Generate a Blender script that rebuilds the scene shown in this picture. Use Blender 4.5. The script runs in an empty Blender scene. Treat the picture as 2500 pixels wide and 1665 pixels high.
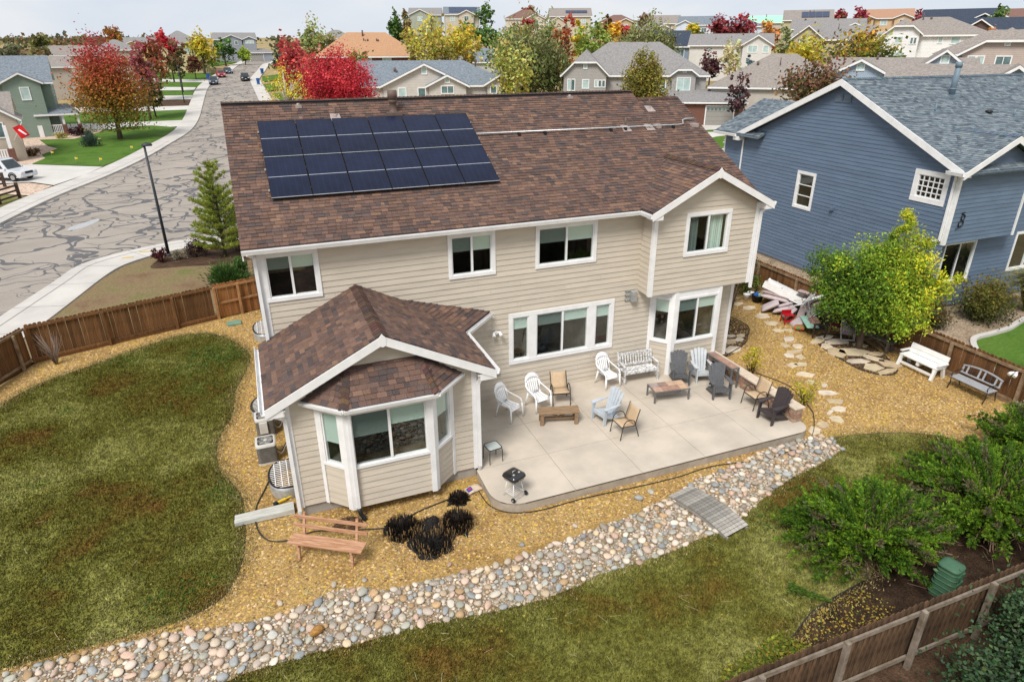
import bpy,math,random
import numpy as np
from mathutils import Vector,Matrix
R = math.radians
SC = bpy.context.scene
COL = SC.collection
random.seed(7)
RNG = np.random.default_rng(11)
# ------------------------------------------------------------------ camera
CAM = np.array([0.1746,-16.9448,10.0316])
YAW,PITCH,ROLL = 0.3725,0.4221,-0.0044
cam_data = bpy.data.cameras.new('camera')
cam_data.lens = 23.06
cam_data.sensor_width = 36.0
cam_data.clip_start = 0.1
cam_data.clip_end = 9000.0
cam = bpy.data.objects.new('camera',cam_data)
COL.objects.link(cam)
_f = Vector((math.sin(YAW),math.cos(YAW),0)); _r = Vector((math.cos(YAW),-math.sin(YAW),0)); _u = Vector((0,0,1))
_f2 = _f*math.cos(PITCH)-_u*math.sin(PITCH); _u2 = _f*math.sin(PITCH)+_u*math.cos(PITCH)
_r3 = _r*math.cos(ROLL)+_u2*math.sin(ROLL); _u3 = _u2*math.cos(ROLL)-_r*math.sin(ROLL)
_m = Matrix((_r3,_u3,-_f2)).transposed().to_4x4()
_m.translation = Vector(CAM)
cam.matrix_world = _m
SC.camera = cam
# ------------------------------------------------------------------ sky and sun
SUN_EL,SUN_AZ = R(52),R(226)  # soft sun behind the clouds, left behind the camera
world = bpy.data.worlds.new('World')
SC.world = world
world.use_nodes = True
nt = world.node_tree
for n in list(nt.nodes):
 nt.nodes.remove(n)
w_out = nt.nodes.new('ShaderNodeOutputWorld')
w_bg = nt.nodes.new('ShaderNodeBackground')
w_sky = nt.nodes.new('ShaderNodeTexSky')
w_sky.sky_type = 'NISHITA'
w_sky.sun_disc = False
w_sky.sun_elevation = SUN_EL
w_sky.sun_rotation = SUN_AZ
w_sky.air_density = 1.0
w_sky.dust_density = 2.0
w_tc = nt.nodes.new('ShaderNodeTexCoord')
w_map = nt.nodes.new('ShaderNodeMapping')
w_map.inputs['Scale'].default_value = (1.3,1.3,5.0)
w_n = nt.nodes.new('ShaderNodeTexNoise')
w_n.inputs['Scale'].default_value = 2.3
w_n.inputs['Detail'].default_value = 6
w_n.inputs['Roughness'].default_value = 0.55
w_n.inputs['Distortion'].default_value = 0.4
w_r = nt.nodes.new('ShaderNodeValToRGB')
w_r.color_ramp.elements[0].position = 0.36
w_r.color_ramp.elements[0].color = (5.0,5.45,6.1,1)
w_r.color_ramp.elements[1].position = 0.62
w_r.color_ramp.elements[1].color = (5.9,6.1,6.4,1)
w_mix = nt.nodes.new('ShaderNodeMix')
w_mix.data_type = 'RGBA'
w_mix.inputs['Factor'].default_value = 0.94
w_bg.inputs['Strength'].default_value = 0.1
L = nt.links.new
L(w_tc.outputs['Generated'],w_map.inputs['Vector'])
L(w_map.outputs['Vector'],w_n.inputs['Vector'])
L(w_n.outputs['Fac'],w_r.inputs['Fac'])
L(w_sky.outputs['Color'],w_mix.inputs[6])
L(w_r.outputs['Color'],w_mix.inputs[7])
L(w_mix.outputs[2],w_bg.inputs['Color'])
L(w_bg.outputs['Background'],w_out.inputs['Surface'])
sun_d = bpy.data.lights.new('sun','SUN')
sun_d.energy = 2.6
sun_d.angle = R(20)
sun_d.color = (1.0,0.95,0.88)
sun = bpy.data.objects.new('sun',sun_d)
COL.objects.link(sun)
_sd = Vector((math.sin(SUN_AZ)*math.cos(SUN_EL),math.cos(SUN_AZ)*math.cos(SUN_EL),math.sin(SUN_EL)))
sun.rotation_euler = (-_sd).to_track_quat('-Z','Y').to_euler()
sun.location = (0,-20,60)
SC.view_settings.view_transform = 'Standard'
SC.view_settings.look = 'None'
SC.view_settings.exposure = 0.52
SC.view_settings.gamma = 1.0
SC.view_settings.use_curve_mapping = False
SC.cycles.max_bounces = 6
SC.cycles.diffuse_bounces = 3
SC.cycles.glossy_bounces = 3
SC.cycles.transparent_max_bounces = 6
SC.cycles.transmission_bounces = 3
SC.cycles.caustics_reflective = False
SC.cycles.caustics_refractive = False
SC.cycles.use_denoising = True
# ------------------------------------------------------------------ object helpers
def link(o,parent=None):
 COL.objects.link(o)
 if parent is not None:
  o.parent = parent
 return o
def tag(o,label=None,cat=None,group=None,kind=None):
 if label:o['label'] = label
 if cat:o['category'] = cat
 if group:o['group'] = group
 if kind:o['kind'] = kind
 return o
def thing(name,label,cat,loc=(0,0,0),rz=0.0,group=None,parent=None):
 o = bpy.data.objects.new(name,None)
 o.empty_display_size = 0.2
 link(o,parent)
 o.location = loc
 o.rotation_euler = (0,0,rz)
 return tag(o,label,cat,group)
def npmesh(name,V,F,mats,cols=None,midx=None,smooth=False):
 """V (n,3); F (m,k) int array (all same k) -> mesh, cols (m,3) per face."""
 me = bpy.data.meshes.new(name)
 V = np.asarray(V,np.float32); F = np.asarray(F,np.int32)
 m,k = F.shape
 me.vertices.add(len(V)); me.vertices.foreach_set('co',V.ravel())
 me.loops.add(m*k); me.loops.foreach_set('vertex_index',F.ravel())
 me.polygons.add(m)
 me.polygons.foreach_set('loop_start',np.arange(0,m*k,k,dtype=np.int32))
 if midx is not None:
  me.polygons.foreach_set('material_index',np.asarray(midx,np.int32))
 if smooth:
  me.polygons.foreach_set('use_smooth',np.ones(m,bool))
 if cols is not None:
  a = me.attributes.new('Col','FLOAT_COLOR','FACE')
  c = np.ones((m,4),np.float32); c[:,:3] = cols
  a.data.foreach_set('color',c.ravel())
 for x in mats:me.materials.append(x)
 me.update(calc_edges=True)
 return me
class MB:
 def __init__(s):
  s.v = []; s.f = []; s.m = []; s.c = []; s.sm = []
 def add(s,verts,faces,mat=0,col=None,smooth=False):
  n = len(s.v)
  s.v+=[tuple(p)for p in verts]
  for f in faces:
   s.f.append(tuple(i+n for i in f)); s.m.append(mat); s.c.append(col); s.sm.append(smooth)
  return s
 def box(s,x0,x1,y0,y1,z0,z1,mat=0,col=None):
  return s.add([(x0,y0,z0),(x1,y0,z0),(x1,y1,z0),(x0,y1,z0),(x0,y0,z1),(x1,y0,z1),(x1,y1,z1),(x0,y1,z1)],
  [(0,3,2,1),(4,5,6,7),(0,1,5,4),(1,2,6,5),(2,3,7,6),(3,0,4,7)],mat,col)
 def beam(s,a,b,w,h,up=(0,0,1),mat=0,col=None):
  a = Vector(a); b = Vector(b); d = (b-a).normalized(); up = Vector(up)
  if abs(d.dot(up))>0.98:up = Vector((0,1,0))
  x = d.cross(up).normalized()*(w/2); y = x.normalized().cross(d).normalized()*(h/2)
  P = [a-x-y,a+x-y,a+x+y,a-x+y,b-x-y,b+x-y,b+x+y,b-x+y]
  return s.add(P,[(0,1,2,3),(7,6,5,4),(0,4,5,1),(1,5,6,2),(2,6,7,3),(3,7,4,0)],mat,col)
 def tube(s,pts,r,n=6,mat=0,closed=False,caps=True,smooth=True,col=None):
  P = [Vector(p)for p in pts]; N = len(P)
  rr = r if isinstance(r,(list,tuple))else [r]*N
  base = len(s.v); prev = None
  for i,p in enumerate(P):
   if closed:t = P[(i+1)%N]-P[i-1]
   else:t = P[min(i+1,N-1)]-P[max(i-1,0)]
   if t.length<1e-9:t = Vector((0,0,1))
   t.normalize()
   if prev is None:
    a = Vector((0,0,1))if abs(t.z)<.9 else Vector((1,0,0))
    prev = t.cross(a).normalized()
   x = (prev-t*prev.dot(t))
   if x.length<1e-6:x = t.cross(Vector((1,.3,.2)))
   x.normalize(); y = t.cross(x); prev = x
   for k in range(n):
    a = 2*math.pi*k/n
    s.v.append(tuple(p+(x*math.cos(a)+y*math.sin(a))*rr[i]))
  for i in range(N if closed else N-1):
   j = (i+1)%N
   for k in range(n):
    k2 = (k+1)%n
    s.f.append((base+i*n+k,base+i*n+k2,base+j*n+k2,base+j*n+k)); s.m.append(mat); s.c.append(col); s.sm.append(smooth)
  if caps and not closed:
   s.f.append(tuple(base+k for k in range(n))[::-1]); s.m.append(mat); s.c.append(col); s.sm.append(False)
   s.f.append(tuple(base+(N-1)*n+k for k in range(n))); s.m.append(mat); s.c.append(col); s.sm.append(False)
  return s
 def prism(s,poly,vec,mat=0,col=None):
  n = len(poly); vec = Vector(vec)
  P = [Vector(p)for p in poly]; Q = [p+vec for p in P]
  F = [tuple(range(n))[::-1],tuple(range(n,2*n))]+[(i,(i+1)%n,n+(i+1)%n,n+i)for i in range(n)]
  return s.add(P+Q,F,mat,col)
 def lathe(s,prof,c=(0,0,0),n=16,mat=0,smooth=True):
  base = len(s.v); N = len(prof)
  for (r,z)in prof:
   for k in range(n):
    a = 2*math.pi*k/n
    s.v.append((c[0]+r*math.cos(a),c[1]+r*math.sin(a),c[2]+z))
  for i in range(N-1):
   for k in range(n):
    k2 = (k+1)%n
    s.f.append((base+i*n+k,base+i*n+k2,base+(i+1)*n+k2,base+(i+1)*n+k)); s.m.append(mat); s.c.append(None); s.sm.append(smooth)
  s.f.append(tuple(base+k for k in range(n))[::-1]); s.m.append(mat); s.c.append(None); s.sm.append(False)
  s.f.append(tuple(base+(N-1)*n+k for k in range(n))); s.m.append(mat); s.c.append(None); s.sm.append(False)
  return s
 def mesh(s,name,mats):
  me = bpy.data.meshes.new(name)
  me.from_pydata(s.v,[],s.f)
  if not isinstance(mats,(list,tuple)):mats = [mats]
  for x in mats:me.materials.append(x)
  if len(mats)>1:me.polygons.foreach_set('material_index',s.m)
  if any(s.sm):me.polygons.foreach_set('use_smooth',s.sm)
  if any(c is not None for c in s.c):
   a = me.attributes.new('Col','FLOAT_COLOR','FACE')
   buf = []
   for c in s.c:buf+=[*(c or (0.5,0.5,0.5)),1.0]
   a.data.foreach_set('color',buf)
  me.update()
  return me
 def build(s,name,mats,parent=None,bevel=0.0):
  o = bpy.data.objects.new(name,s.mesh(name,mats))
  if bevel:
   b = o.modifiers.new('bevel','BEVEL'); b.width = bevel; b.segments = 2; b.limit_method = 'ANGLE'; b.angle_limit = R(40)
  return link(o,parent)
def clip_half(poly,a,b,c):
 """keep a*u+b*v<=c"""
 out = []
 n = len(poly)
 for i in range(n):
  p,q = poly[i],poly[(i+1)%n]
  dp = a*p[0]+b*p[1]-c; dq = a*q[0]+b*q[1]-c
  if dp<=0:out.append(p)
  if (dp<0<dq)or (dq<0<dp):
   t = dp/(dp-dq); out.append((p[0]+(q[0]-p[0])*t,p[1]+(q[1]-p[1])*t))
 return out
def clip_convex(poly,conv):
 """clip poly by convex counter-clockwise polygon"""
 for i in range(len(conv)):
  p,q = conv[i],conv[(i+1)%len(conv)]
  ex,ey = q[0]-p[0],q[1]-p[1]
  a,b = ey,-ex
  poly = clip_half(poly,a,b,a*p[0]+b*p[1])
  if len(poly)<3:return []
 return poly
def area(poly):
 return 0.5*sum(poly[i][0]*poly[(i+1)%len(poly)][1]-poly[(i+1)%len(poly)][0]*poly[i][1]for i in range(len(poly)))
def inpoly(P,poly):
 x,y = P[:,0],P[:,1]; ins = np.zeros(len(P),bool); n = len(poly)
 for i in range(n):
  x1,y1 = poly[i]; x2,y2 = poly[(i+1)%n]
  if y1==y2:continue
  c = ((y1>y)!=(y2>y))&(x<(x2-x1)*(y-y1)/(y2-y1)+x1)
  ins^=c
 return ins
def catmull(pts,n=6,closed=False):
 P = [np.array(p,float)for p in pts]; out = []; N = len(P)
 rng_ = range(N)if closed else range(N-1)
 for i in rng_:
  p0 = P[i-1]if (closed or i>0)else P[0]; p1 = P[i]; p2 = P[(i+1)%N]; p3 = P[(i+2)%N]if (closed or i+2<N)else P[-1]
  for k in range(n):
   t = k/n
   out.append(tuple(0.5*((2*p1)+(-p0+p2)*t+(2*p0-5*p1+4*p2-p3)*t*t+(-p0+3*p1-3*p2+p3)*t**3)))
 if not closed:out.append(tuple(P[-1]))
 return out
def emit_parts(pieces,name,parent,mats,limit=300):
 """pieces: (verts, faces, color, size). The largest on view become objects, the rest one stuff mesh."""
 def key(p):
  c = np.mean(np.array(p[0]),axis=0); return -p[3]/(np.sum((c-CAM)**2)+1e-6)
 pieces = sorted(pieces,key=key)
 for v,f,c,s in pieces[:limit]:
  mb = MB(); mb.add(v,f,0,c); mb.build(name,mats,parent)
 if len(pieces)>limit:
  mb = MB()
  for v,f,c,s in pieces[limit:]:mb.add(v,f,0,c)
  o = mb.build(name+'_field',mats,parent); o['kind'] = 'stuff'
  # ------------------------------------------------------------------ materials
MATS = {}
def pm(name,col,rough=0.75,var=0.12,ns=6.0,bump=0.15,bs=60.0,spec=0.3,metal=0.0,src=None,col2=None,ramp=(0.35,0.65),coat=0.0,stretch=None,coords='Object',rr=(0.62,1.3)):
 """procedural principled: noise between two tones, fine bump. src: None | 'attr' (face colour) | 'obj' (object colour) | 'rand' (object random)"""
 if name in MATS:return MATS[name]
 m = bpy.data.materials.new(name); m.use_nodes = True
 t = m.node_tree; N = t.nodes; LK = t.links.new
 b = N['Principled BSDF']
 b.inputs['Roughness'].default_value = rough
 b.inputs['Specular IOR Level'].default_value = spec
 b.inputs['Metallic'].default_value = metal
 if coat:b.inputs['Coat Weight'].default_value = coat; b.inputs['Coat Roughness'].default_value = 0.08
 tc = N.new('ShaderNodeTexCoord'); vec = tc.outputs[coords]
 if coords=='World':
  vec = None
 if stretch:
  mp = N.new('ShaderNodeMapping'); mp.inputs['Scale'].default_value = stretch; LK(vec,mp.inputs['Vector']); vec = mp.outputs['Vector']
 no = N.new('ShaderNodeTexNoise'); no.inputs['Scale'].default_value = ns; no.inputs['Detail'].default_value = 5; no.inputs['Roughness'].default_value = 0.6
 LK(vec,no.inputs['Vector'])
 mr = N.new('ShaderNodeMapRange'); mr.inputs['From Min'].default_value = ramp[0]; mr.inputs['From Max'].default_value = ramp[1]
 LK(no.outputs['Fac'],mr.inputs['Value'])
 mx = N.new('ShaderNodeMix'); mx.data_type = 'RGBA'
 LK(mr.outputs['Result'],mx.inputs['Factor'])
 c2 = col2
 if src in ('attr','obj'):
  if src=='attr':
   a = N.new('ShaderNodeAttribute'); a.attribute_name = 'Col'; cs = a.outputs['Color']
  else:
   a = N.new('ShaderNodeObjectInfo'); cs = a.outputs['Color']
  for k,s in ((6,1-var),(7,1+var)):
   q = N.new('ShaderNodeVectorMath'); q.operation = 'SCALE'; q.inputs['Scale'].default_value = s; LK(cs,q.inputs[0]); LK(q.outputs['Vector'],mx.inputs[k])
  outc = mx.outputs[2]
 else:
  if c2 is None:
   c1 = [min(1,x*(1-var))for x in col[:3]]; c2 = [min(1,x*(1+var))for x in col[:3]]
  else:c1 = col
  mx.inputs[6].default_value = (*c1,1); mx.inputs[7].default_value = (*c2,1)
  outc = mx.outputs[2]
  if src=='rand':
   oi = N.new('ShaderNodeObjectInfo'); q = N.new('ShaderNodeMapRange'); q.inputs['To Min'].default_value = rr[0]; q.inputs['To Max'].default_value = rr[1]
   LK(oi.outputs['Random'],q.inputs['Value']); s = N.new('ShaderNodeVectorMath'); s.operation = 'SCALE'; LK(outc,s.inputs[0]); LK(q.outputs['Result'],s.inputs['Scale']); outc = s.outputs['Vector']
 LK(outc,b.inputs['Base Color'])
 if bump:
  n2 = N.new('ShaderNodeTexNoise'); n2.inputs['Scale'].default_value = bs; n2.inputs['Detail'].default_value = 3
  LK(vec,n2.inputs['Vector'])
  bp = N.new('ShaderNodeBump'); bp.inputs['Strength'].default_value = bump; bp.inputs['Distance'].default_value = 0.02
  LK(n2.outputs['Fac'],bp.inputs['Height']); LK(bp.outputs['Normal'],b.inputs['Normal'])
 MATS[name] = m
 return m
def glass_mat(name,tint=(0.86,0.93,0.90),refl=1.0):
 if name in MATS:return MATS[name]
 m = bpy.data.materials.new(name); m.use_nodes = True
 t = m.node_tree; N = t.nodes; LK = t.links.new
 N.remove(N['Principled BSDF']); out = N['Material Output']
 tr = N.new('ShaderNodeBsdfTransparent'); tr.inputs['Color'].default_value = (*tint,1)
 gl = N.new('ShaderNodeBsdfGlossy'); gl.inputs['Roughness'].default_value = 0.02; gl.inputs['Color'].default_value = (0.95,1,0.97,1)
 tc = N.new('ShaderNodeTexCoord'); no = N.new('ShaderNodeTexNoise'); no.inputs['Scale'].default_value = 1.2
 LK(tc.outputs['Object'],no.inputs['Vector'])
 bp = N.new('ShaderNodeBump'); bp.inputs['Strength'].default_value = 0.03; LK(no.outputs['Fac'],bp.inputs['Height']); LK(bp.outputs['Normal'],gl.inputs['Normal'])
 fr = N.new('ShaderNodeFresnel'); fr.inputs['IOR'].default_value = 1.9
 mu = N.new('ShaderNodeMath'); mu.operation = 'MULTIPLY'; LK(fr.outputs['Fac'],mu.inputs[0]); ge = N.new('ShaderNodeNewGeometry'); iv = N.new('ShaderNodeMath'); iv.operation = 'MULTIPLY_ADD'; iv.inputs[1].default_value = -refl; iv.inputs[2].default_value = refl; LK(ge.outputs['Backfacing'],iv.inputs[0]); LK(iv.outputs[0],mu.inputs[1])
 mx = N.new('ShaderNodeMixShader'); LK(mu.outputs[0],mx.inputs['Fac']); LK(tr.outputs[0],mx.inputs[1]); LK(gl.outputs[0],mx.inputs[2])
 LK(mx.outputs[0],out.inputs['Surface'])
 MATS[name] = m
 return m
def siding_mat(name,col,pitch=0.17,var=0.05):
 """flat wall whose laps are too far to build: lap lines as fine relief"""
 if name in MATS:return MATS[name]
 m = pm(name,col,rough=0.7,var=var,ns=1.2,bump=0)
 t = m.node_tree; N = t.nodes; LK = t.links.new; b = N['Principled BSDF']
 tc = N.new('ShaderNodeTexCoord'); sp = N.new('ShaderNodeSeparateXYZ'); LK(tc.outputs['Object'],sp.inputs[0])
 d = N.new('ShaderNodeMath'); d.operation = 'DIVIDE'; d.inputs[1].default_value = pitch; LK(sp.outputs['Z'],d.inputs[0])
 fr = N.new('ShaderNodeMath'); fr.operation = 'FRACT'; LK(d.outputs[0],fr.inputs[0])
 bp = N.new('ShaderNodeBump'); bp.invert = True ; bp.inputs['Strength'].default_value = 0.6; bp.inputs['Distance'].default_value = 0.02
 LK(fr.outputs[0],bp.inputs['Height']); LK(bp.outputs['Normal'],b.inputs['Normal'])
 return m
def roof_mat(name,col,col2):
 """distant shingles: courses and tabs as colour grain and fine relief"""
 if name in MATS:return MATS[name]
 m = bpy.data.materials.new(name); m.use_nodes = True
 t = m.node_tree; N = t.nodes; LK = t.links.new; b = N['Principled BSDF']
 b.inputs['Roughness'].default_value = 0.9; b.inputs['Specular IOR Level'].default_value = 0.15
 tc = N.new('ShaderNodeTexCoord')
 mp = N.new('ShaderNodeMapping'); mp.inputs['Scale'].default_value = (1,1,2.2); LK(tc.outputs['Object'],mp.inputs[0])
 br = N.new('ShaderNodeTexNoise'); br.inputs['Scale'].default_value = 4.5; br.inputs['Detail'].default_value = 4; br.inputs['Roughness'].default_value = 0.75; LK(mp.outputs[0],br.inputs['Vector'])
 rp = N.new('ShaderNodeMapRange'); rp.inputs['From Min'].default_value = 0.36; rp.inputs['From Max'].default_value = 0.64; LK(br.outputs['Fac'],rp.inputs['Value'])
 n2 = N.new('ShaderNodeTexNoise'); n2.inputs['Scale'].default_value = 0.35; LK(tc.outputs['Object'],n2.inputs['Vector'])
 mx = N.new('ShaderNodeMix'); mx.data_type = 'RGBA'; mx.inputs[6].default_value = (*col,1); mx.inputs[7].default_value = (*col2,1); LK(rp.outputs['Result'],mx.inputs['Factor'])
 m2 = N.new('ShaderNodeMix'); m2.data_type = 'RGBA'; m2.blend_type = 'MULTIPLY'; m2.inputs['Factor'].default_value = 0.35; LK(mx.outputs[2],m2.inputs[6]); LK(n2.outputs['Color'],m2.inputs[7])
 LK(mx.outputs[2],b.inputs['Base Color'])
 bp = N.new('ShaderNodeBump'); bp.inputs['Strength'].default_value = 0.5; bp.inputs['Distance'].default_value = 0.04; LK(br.outputs['Fac'],bp.inputs['Height']); LK(bp.outputs['Normal'],b.inputs['Normal'])
 MATS[name] = m
 return m
WHITE = pm('white_trim_paint',(0.77,0.77,0.77),rough=0.5,var=0.06,ns=3,bump=0.04)
GLASS = glass_mat('window_glass')
FARGLASS = pm('far_window_glass',(0.10,0.16,0.16),rough=0.08,var=0.5,ns=0.9,bump=0,spec=0.8)
FARBLIND = pm('far_window_blind',(0.42,0.55,0.53),rough=0.3,var=0.15,ns=1.5,bump=0,spec=0.6)
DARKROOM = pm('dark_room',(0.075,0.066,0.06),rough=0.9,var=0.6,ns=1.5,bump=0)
SHADE = pm('roller_shade_cloth',(0.50,0.575,0.545),rough=0.9,var=0.06,ns=40,bump=0.05,stretch=(1,1,4))
SCREEN = glass_mat('insect_screen',(0.55,0.56,0.57),0.0)
BEIGE = pm('beige_siding_paint',(0.555,0.495,0.41),src='rand',rr=(.955,1.035),rough=0.65,var=0.07,ns=1.1,bump=0.12,bs=30,stretch=(1,1,6))
BLUE = pm('blue_siding_paint',(0.118,0.168,0.245),rough=0.6,var=0.09,ns=1.1,bump=0.12,bs=30,stretch=(1,1,6),src='rand',rr=(.94,1.05))
SHINGLE = pm('brown_shingle',(0.1,0.07,0.05),rough=0.92,var=0.22,ns=45,bump=0.5,bs=160,spec=0.12,src='attr')
CONCRETE = pm('patio_concrete',(0.50,0.44,0.365),rough=0.85,var=0.12,ns=0.9,bump=0.12,bs=90)
FOUND = pm('foundation_concrete',(0.34,0.31,0.28),rough=0.9,var=0.15,ns=2,bump=0.3,bs=25)
WALK = pm('sidewalk_concrete',(0.50,0.475,0.44),rough=0.85,var=0.10,ns=0.5,bump=0.1,bs=30)
BLACK = pm('black_plastic',(0.015,0.015,0.017),rough=0.4,var=0.2,bump=0.03)
IRON = pm('dark_bronze_metal',(0.045,0.037,0.032),rough=0.45,var=0.2,bump=0.03,metal=0.3)
GALV = pm('galvanised_steel',(0.55,0.57,0.58),rough=0.4,var=0.15,ns=9,bump=0.08,metal=0.6)
# ------------------------------------------------------------------ terrain
G = -0.25  # level of the yard
_ctl = np.array([
# street running north
(-8,45,-.30),(-8,60,-.32),(-8,80,-.15),(-6,100,.45),(-4,117,1.1),(-2,133,1.75),(-2,150,2.45),(-2,175,3.8),(0,205,5.4),(0,240,6.4),(0,300,7.5),
(-22,50,-.3),(-22,65,-.3),(-22,85,-.2),(-24,105,.5),(-26,130,2.4),(-28,155,4.2),(-24,190,5.2),(-50,60,-.6),(-60,120,0.5),(-60,200,1.5),(-90,300,3),(-50,300,5),(-40,30,-.4),(-60,30,-.6),
(6,45,.0),(6,60,.2),(8,80,.9),(10,100,1.8),(12,130,3.2),(14,160,4.6),
(22,40,.6),(22,62,2.4),(28,60,2.3),(24,105,4.7),(36,100,4.6),(30,135,6),(40,150,8),(30,190,7),
(47,62,1.4),(58,55,1.0),(44,45,.6),(64,53,2.2),(55,25,1.6),(60,34,2.4),(73,33,3.0),(92,56,5.1),(48,115,5),(62,84,4),(72,74,3.6),(80,98,4.8),(83,89,4),(75,55,3.5),(100,81,5.6),(98,110,8),(90,46,4.6),
(62,215,13.3),(70,202,12.6),(85,186,11.8),(101,190,12.2),(115,182,11.3),(115,159,10.2),(100,139,9.4),(118,145,9.6),(120,130,9.1),(157,165,11.3),(131,120,9.1),(121,103,8.6),(143,108,8.7),(144,91,7.7),(123,68,6.3),(166,94,9),(75,165,11),(86,133,9),(60,250,13),(110,240,12),(200,200,12),(220,120,9.5),(200,60,8),(130,30,5),(90,0,2.5),(60,0,.8),(50,-20,0)],float)
def terrain(x,y):
 x = np.asarray(x,float); y = np.asarray(y,float); sh = x.shape
 X = np.stack([x.ravel(),y.ravel()],1); out = np.empty(len(X))
 for s in range(0,len(X),4000):
  q = X[s:s+4000]
  d2 = ((q[:,None,:]-_ctl[None,:,:2])**2).sum(2)
  w = np.exp(-d2/(2*13.0**2))+1e-4/(1+d2/900.0)**1.5
  z = (w*_ctl[None,:,2]).sum(1)/w.sum(1)
  dist = np.maximum(np.maximum(q[:,1]-34,(q[:,0]-38)*1.0),-(q[:,0]+400))
  t = np.clip(dist/22.0,0,1); t = t*t*(3-2*t)
  z = -0.30*(1-t)+z*t
  r = np.hypot(q[:,0],q[:,1])
  far = np.clip((r-260)/900.0,0,1)
  z = z*(1-far)+far*(12+16*np.sin(q[:,0]/700+1.3)*np.cos(q[:,1]/900))+np.clip((r-1500)/5000,0,1)*55
  out[s:s+4000] = z
 return out.reshape(sh)
def hz(x,y):return float(terrain(np.array([x]),np.array([y]))[0])
from mathutils.geometry import delaunay_2d_cdt
def multi_noise_mat(name,stops,scale=0.8,detail=6,rough=0.95,bump=0.4,bs=25,fine=0.35,fs=30,attr=False,dist=0.3,lo=0.3,hi=0.7):
 """ground: a big noise runs through several tones, a fine noise adds grain"""
 m = bpy.data.materials.new(name); m.use_nodes = True
 t = m.node_tree; N = t.nodes; LK = t.links.new; b = N['Principled BSDF']
 b.inputs['Roughness'].default_value = rough; b.inputs['Specular IOR Level'].default_value = 0.1
 tc = N.new('ShaderNodeTexCoord')
 no = N.new('ShaderNodeTexNoise'); no.inputs['Scale'].default_value = scale; no.inputs['Detail'].default_value = detail; no.inputs['Roughness'].default_value = 0.62; no.inputs['Distortion'].default_value = dist
 LK(tc.outputs['Object'],no.inputs['Vector'])
 mr = N.new('ShaderNodeMapRange'); mr.inputs['From Min'].default_value = lo; mr.inputs['From Max'].default_value = hi; LK(no.outputs['Fac'],mr.inputs['Value'])
 rp = N.new('ShaderNodeValToRGB'); LK(mr.outputs['Result'],rp.inputs['Fac'])
 el = rp.color_ramp.elements
 for i,c in enumerate(stops):
  p = i/(len(stops)-1)
  if i==0:e = el[0]; e.position = 0
  elif i==len(stops)-1:e = el[-1]; e.position = 1
  else:e = el.new(p)
  e.color = (*c,1)
 n2 = N.new('ShaderNodeTexNoise'); n2.inputs['Scale'].default_value = fs; n2.inputs['Detail'].default_value = 4; n2.inputs['Roughness'].default_value = 0.7; LK(tc.outputs['Object'],n2.inputs['Vector'])
 q = N.new('ShaderNodeMapRange'); q.inputs['From Min'].default_value = 0.3; q.inputs['From Max'].default_value = 0.7; q.inputs['To Min'].default_value = 1-fine; q.inputs['To Max'].default_value = 1+fine; LK(n2.outputs['Fac'],q.inputs['Value'])
 sc = N.new('ShaderNodeVectorMath'); sc.operation = 'SCALE'; LK(rp.outputs['Color'],sc.inputs[0]); LK(q.outputs['Result'],sc.inputs['Scale'])
 out = sc.outputs['Vector']
 if attr:
  a = N.new('ShaderNodeAttribute'); a.attribute_name = 'Col'
  mu = N.new('ShaderNodeVectorMath'); mu.operation = 'MULTIPLY'; LK(out,mu.inputs[0]); LK(a.outputs['Color'],mu.inputs[1]); out = mu.outputs['Vector']
 LK(out,b.inputs['Base Color'])
 if bump:
  n3 = N.new('ShaderNodeTexNoise'); n3.inputs['Scale'].default_value = bs; n3.inputs['Detail'].default_value = 3; LK(tc.outputs['Object'],n3.inputs['Vector'])
  bp = N.new('ShaderNodeBump'); bp.inputs['Strength'].default_value = bump; bp.inputs['Distance'].default_value = 0.04; LK(n3.outputs['Fac'],bp.inputs['Height']); LK(bp.outputs['Normal'],b.inputs['Normal'])
 MATS[name] = m
 return m
LAWN_STOPS = [(0.150,0.080,0.022),(0.135,0.092,0.020),(0.128,0.112,0.022),(0.135,0.135,0.028),(0.185,0.182,0.045),(0.250,0.245,0.075),(0.120,0.150,0.028)]
LAWN = multi_noise_mat('yard_lawn',LAWN_STOPS,scale=0.36,detail=9,fine=0.5,fs=7,lo=0.33,hi=0.67)
BLADE = multi_noise_mat('yard_grass_blade',LAWN_STOPS,scale=0.36,detail=9,fine=0.5,fs=7,bump=0,attr=True,lo=0.33,hi=0.67)
GREENLAWN = multi_noise_mat('watered_lawn',[(0.045,0.095,0.015),(0.075,0.15,0.022),(0.095,0.165,0.03)],scale=0.5,fine=0.25,fs=8)
FRONTDIRT = multi_noise_mat('dry_front_yard',[(0.15,0.095,0.055),(0.20,0.14,0.08),(0.19,0.15,0.075),(0.12,0.14,0.04)],scale=0.45,fine=0.3,fs=12)
MULCH = multi_noise_mat('bark_mulch',[(0.04,0.024,0.016),(0.08,0.048,0.03),(0.12,0.075,0.048)],scale=3,fine=0.5,fs=30,bump=0.8,bs=30)
GRAVEL = multi_noise_mat('gravel_bed',[(0.26,0.155,0.055),(0.35,0.22,0.075),(0.40,0.265,0.10),(0.43,0.285,0.055)],scale=0.9,fine=0.55,fs=22,bump=1.0,bs=28)
RIVERDIRT = multi_noise_mat('river_bed_silt',[(0.16,0.11,0.07),(0.26,0.19,0.12),(0.32,0.25,0.17)],scale=2,fine=0.5,fs=20,bump=0.8,bs=24)
FIELD = multi_noise_mat('far_field',[(0.16,0.15,0.06),(0.28,0.22,0.11),(0.36,0.27,0.14),(0.14,0.16,0.05)],scale=0.03,detail=8,fine=0.2,fs=0.6,bump=0)
STREETMAT = None
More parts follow.
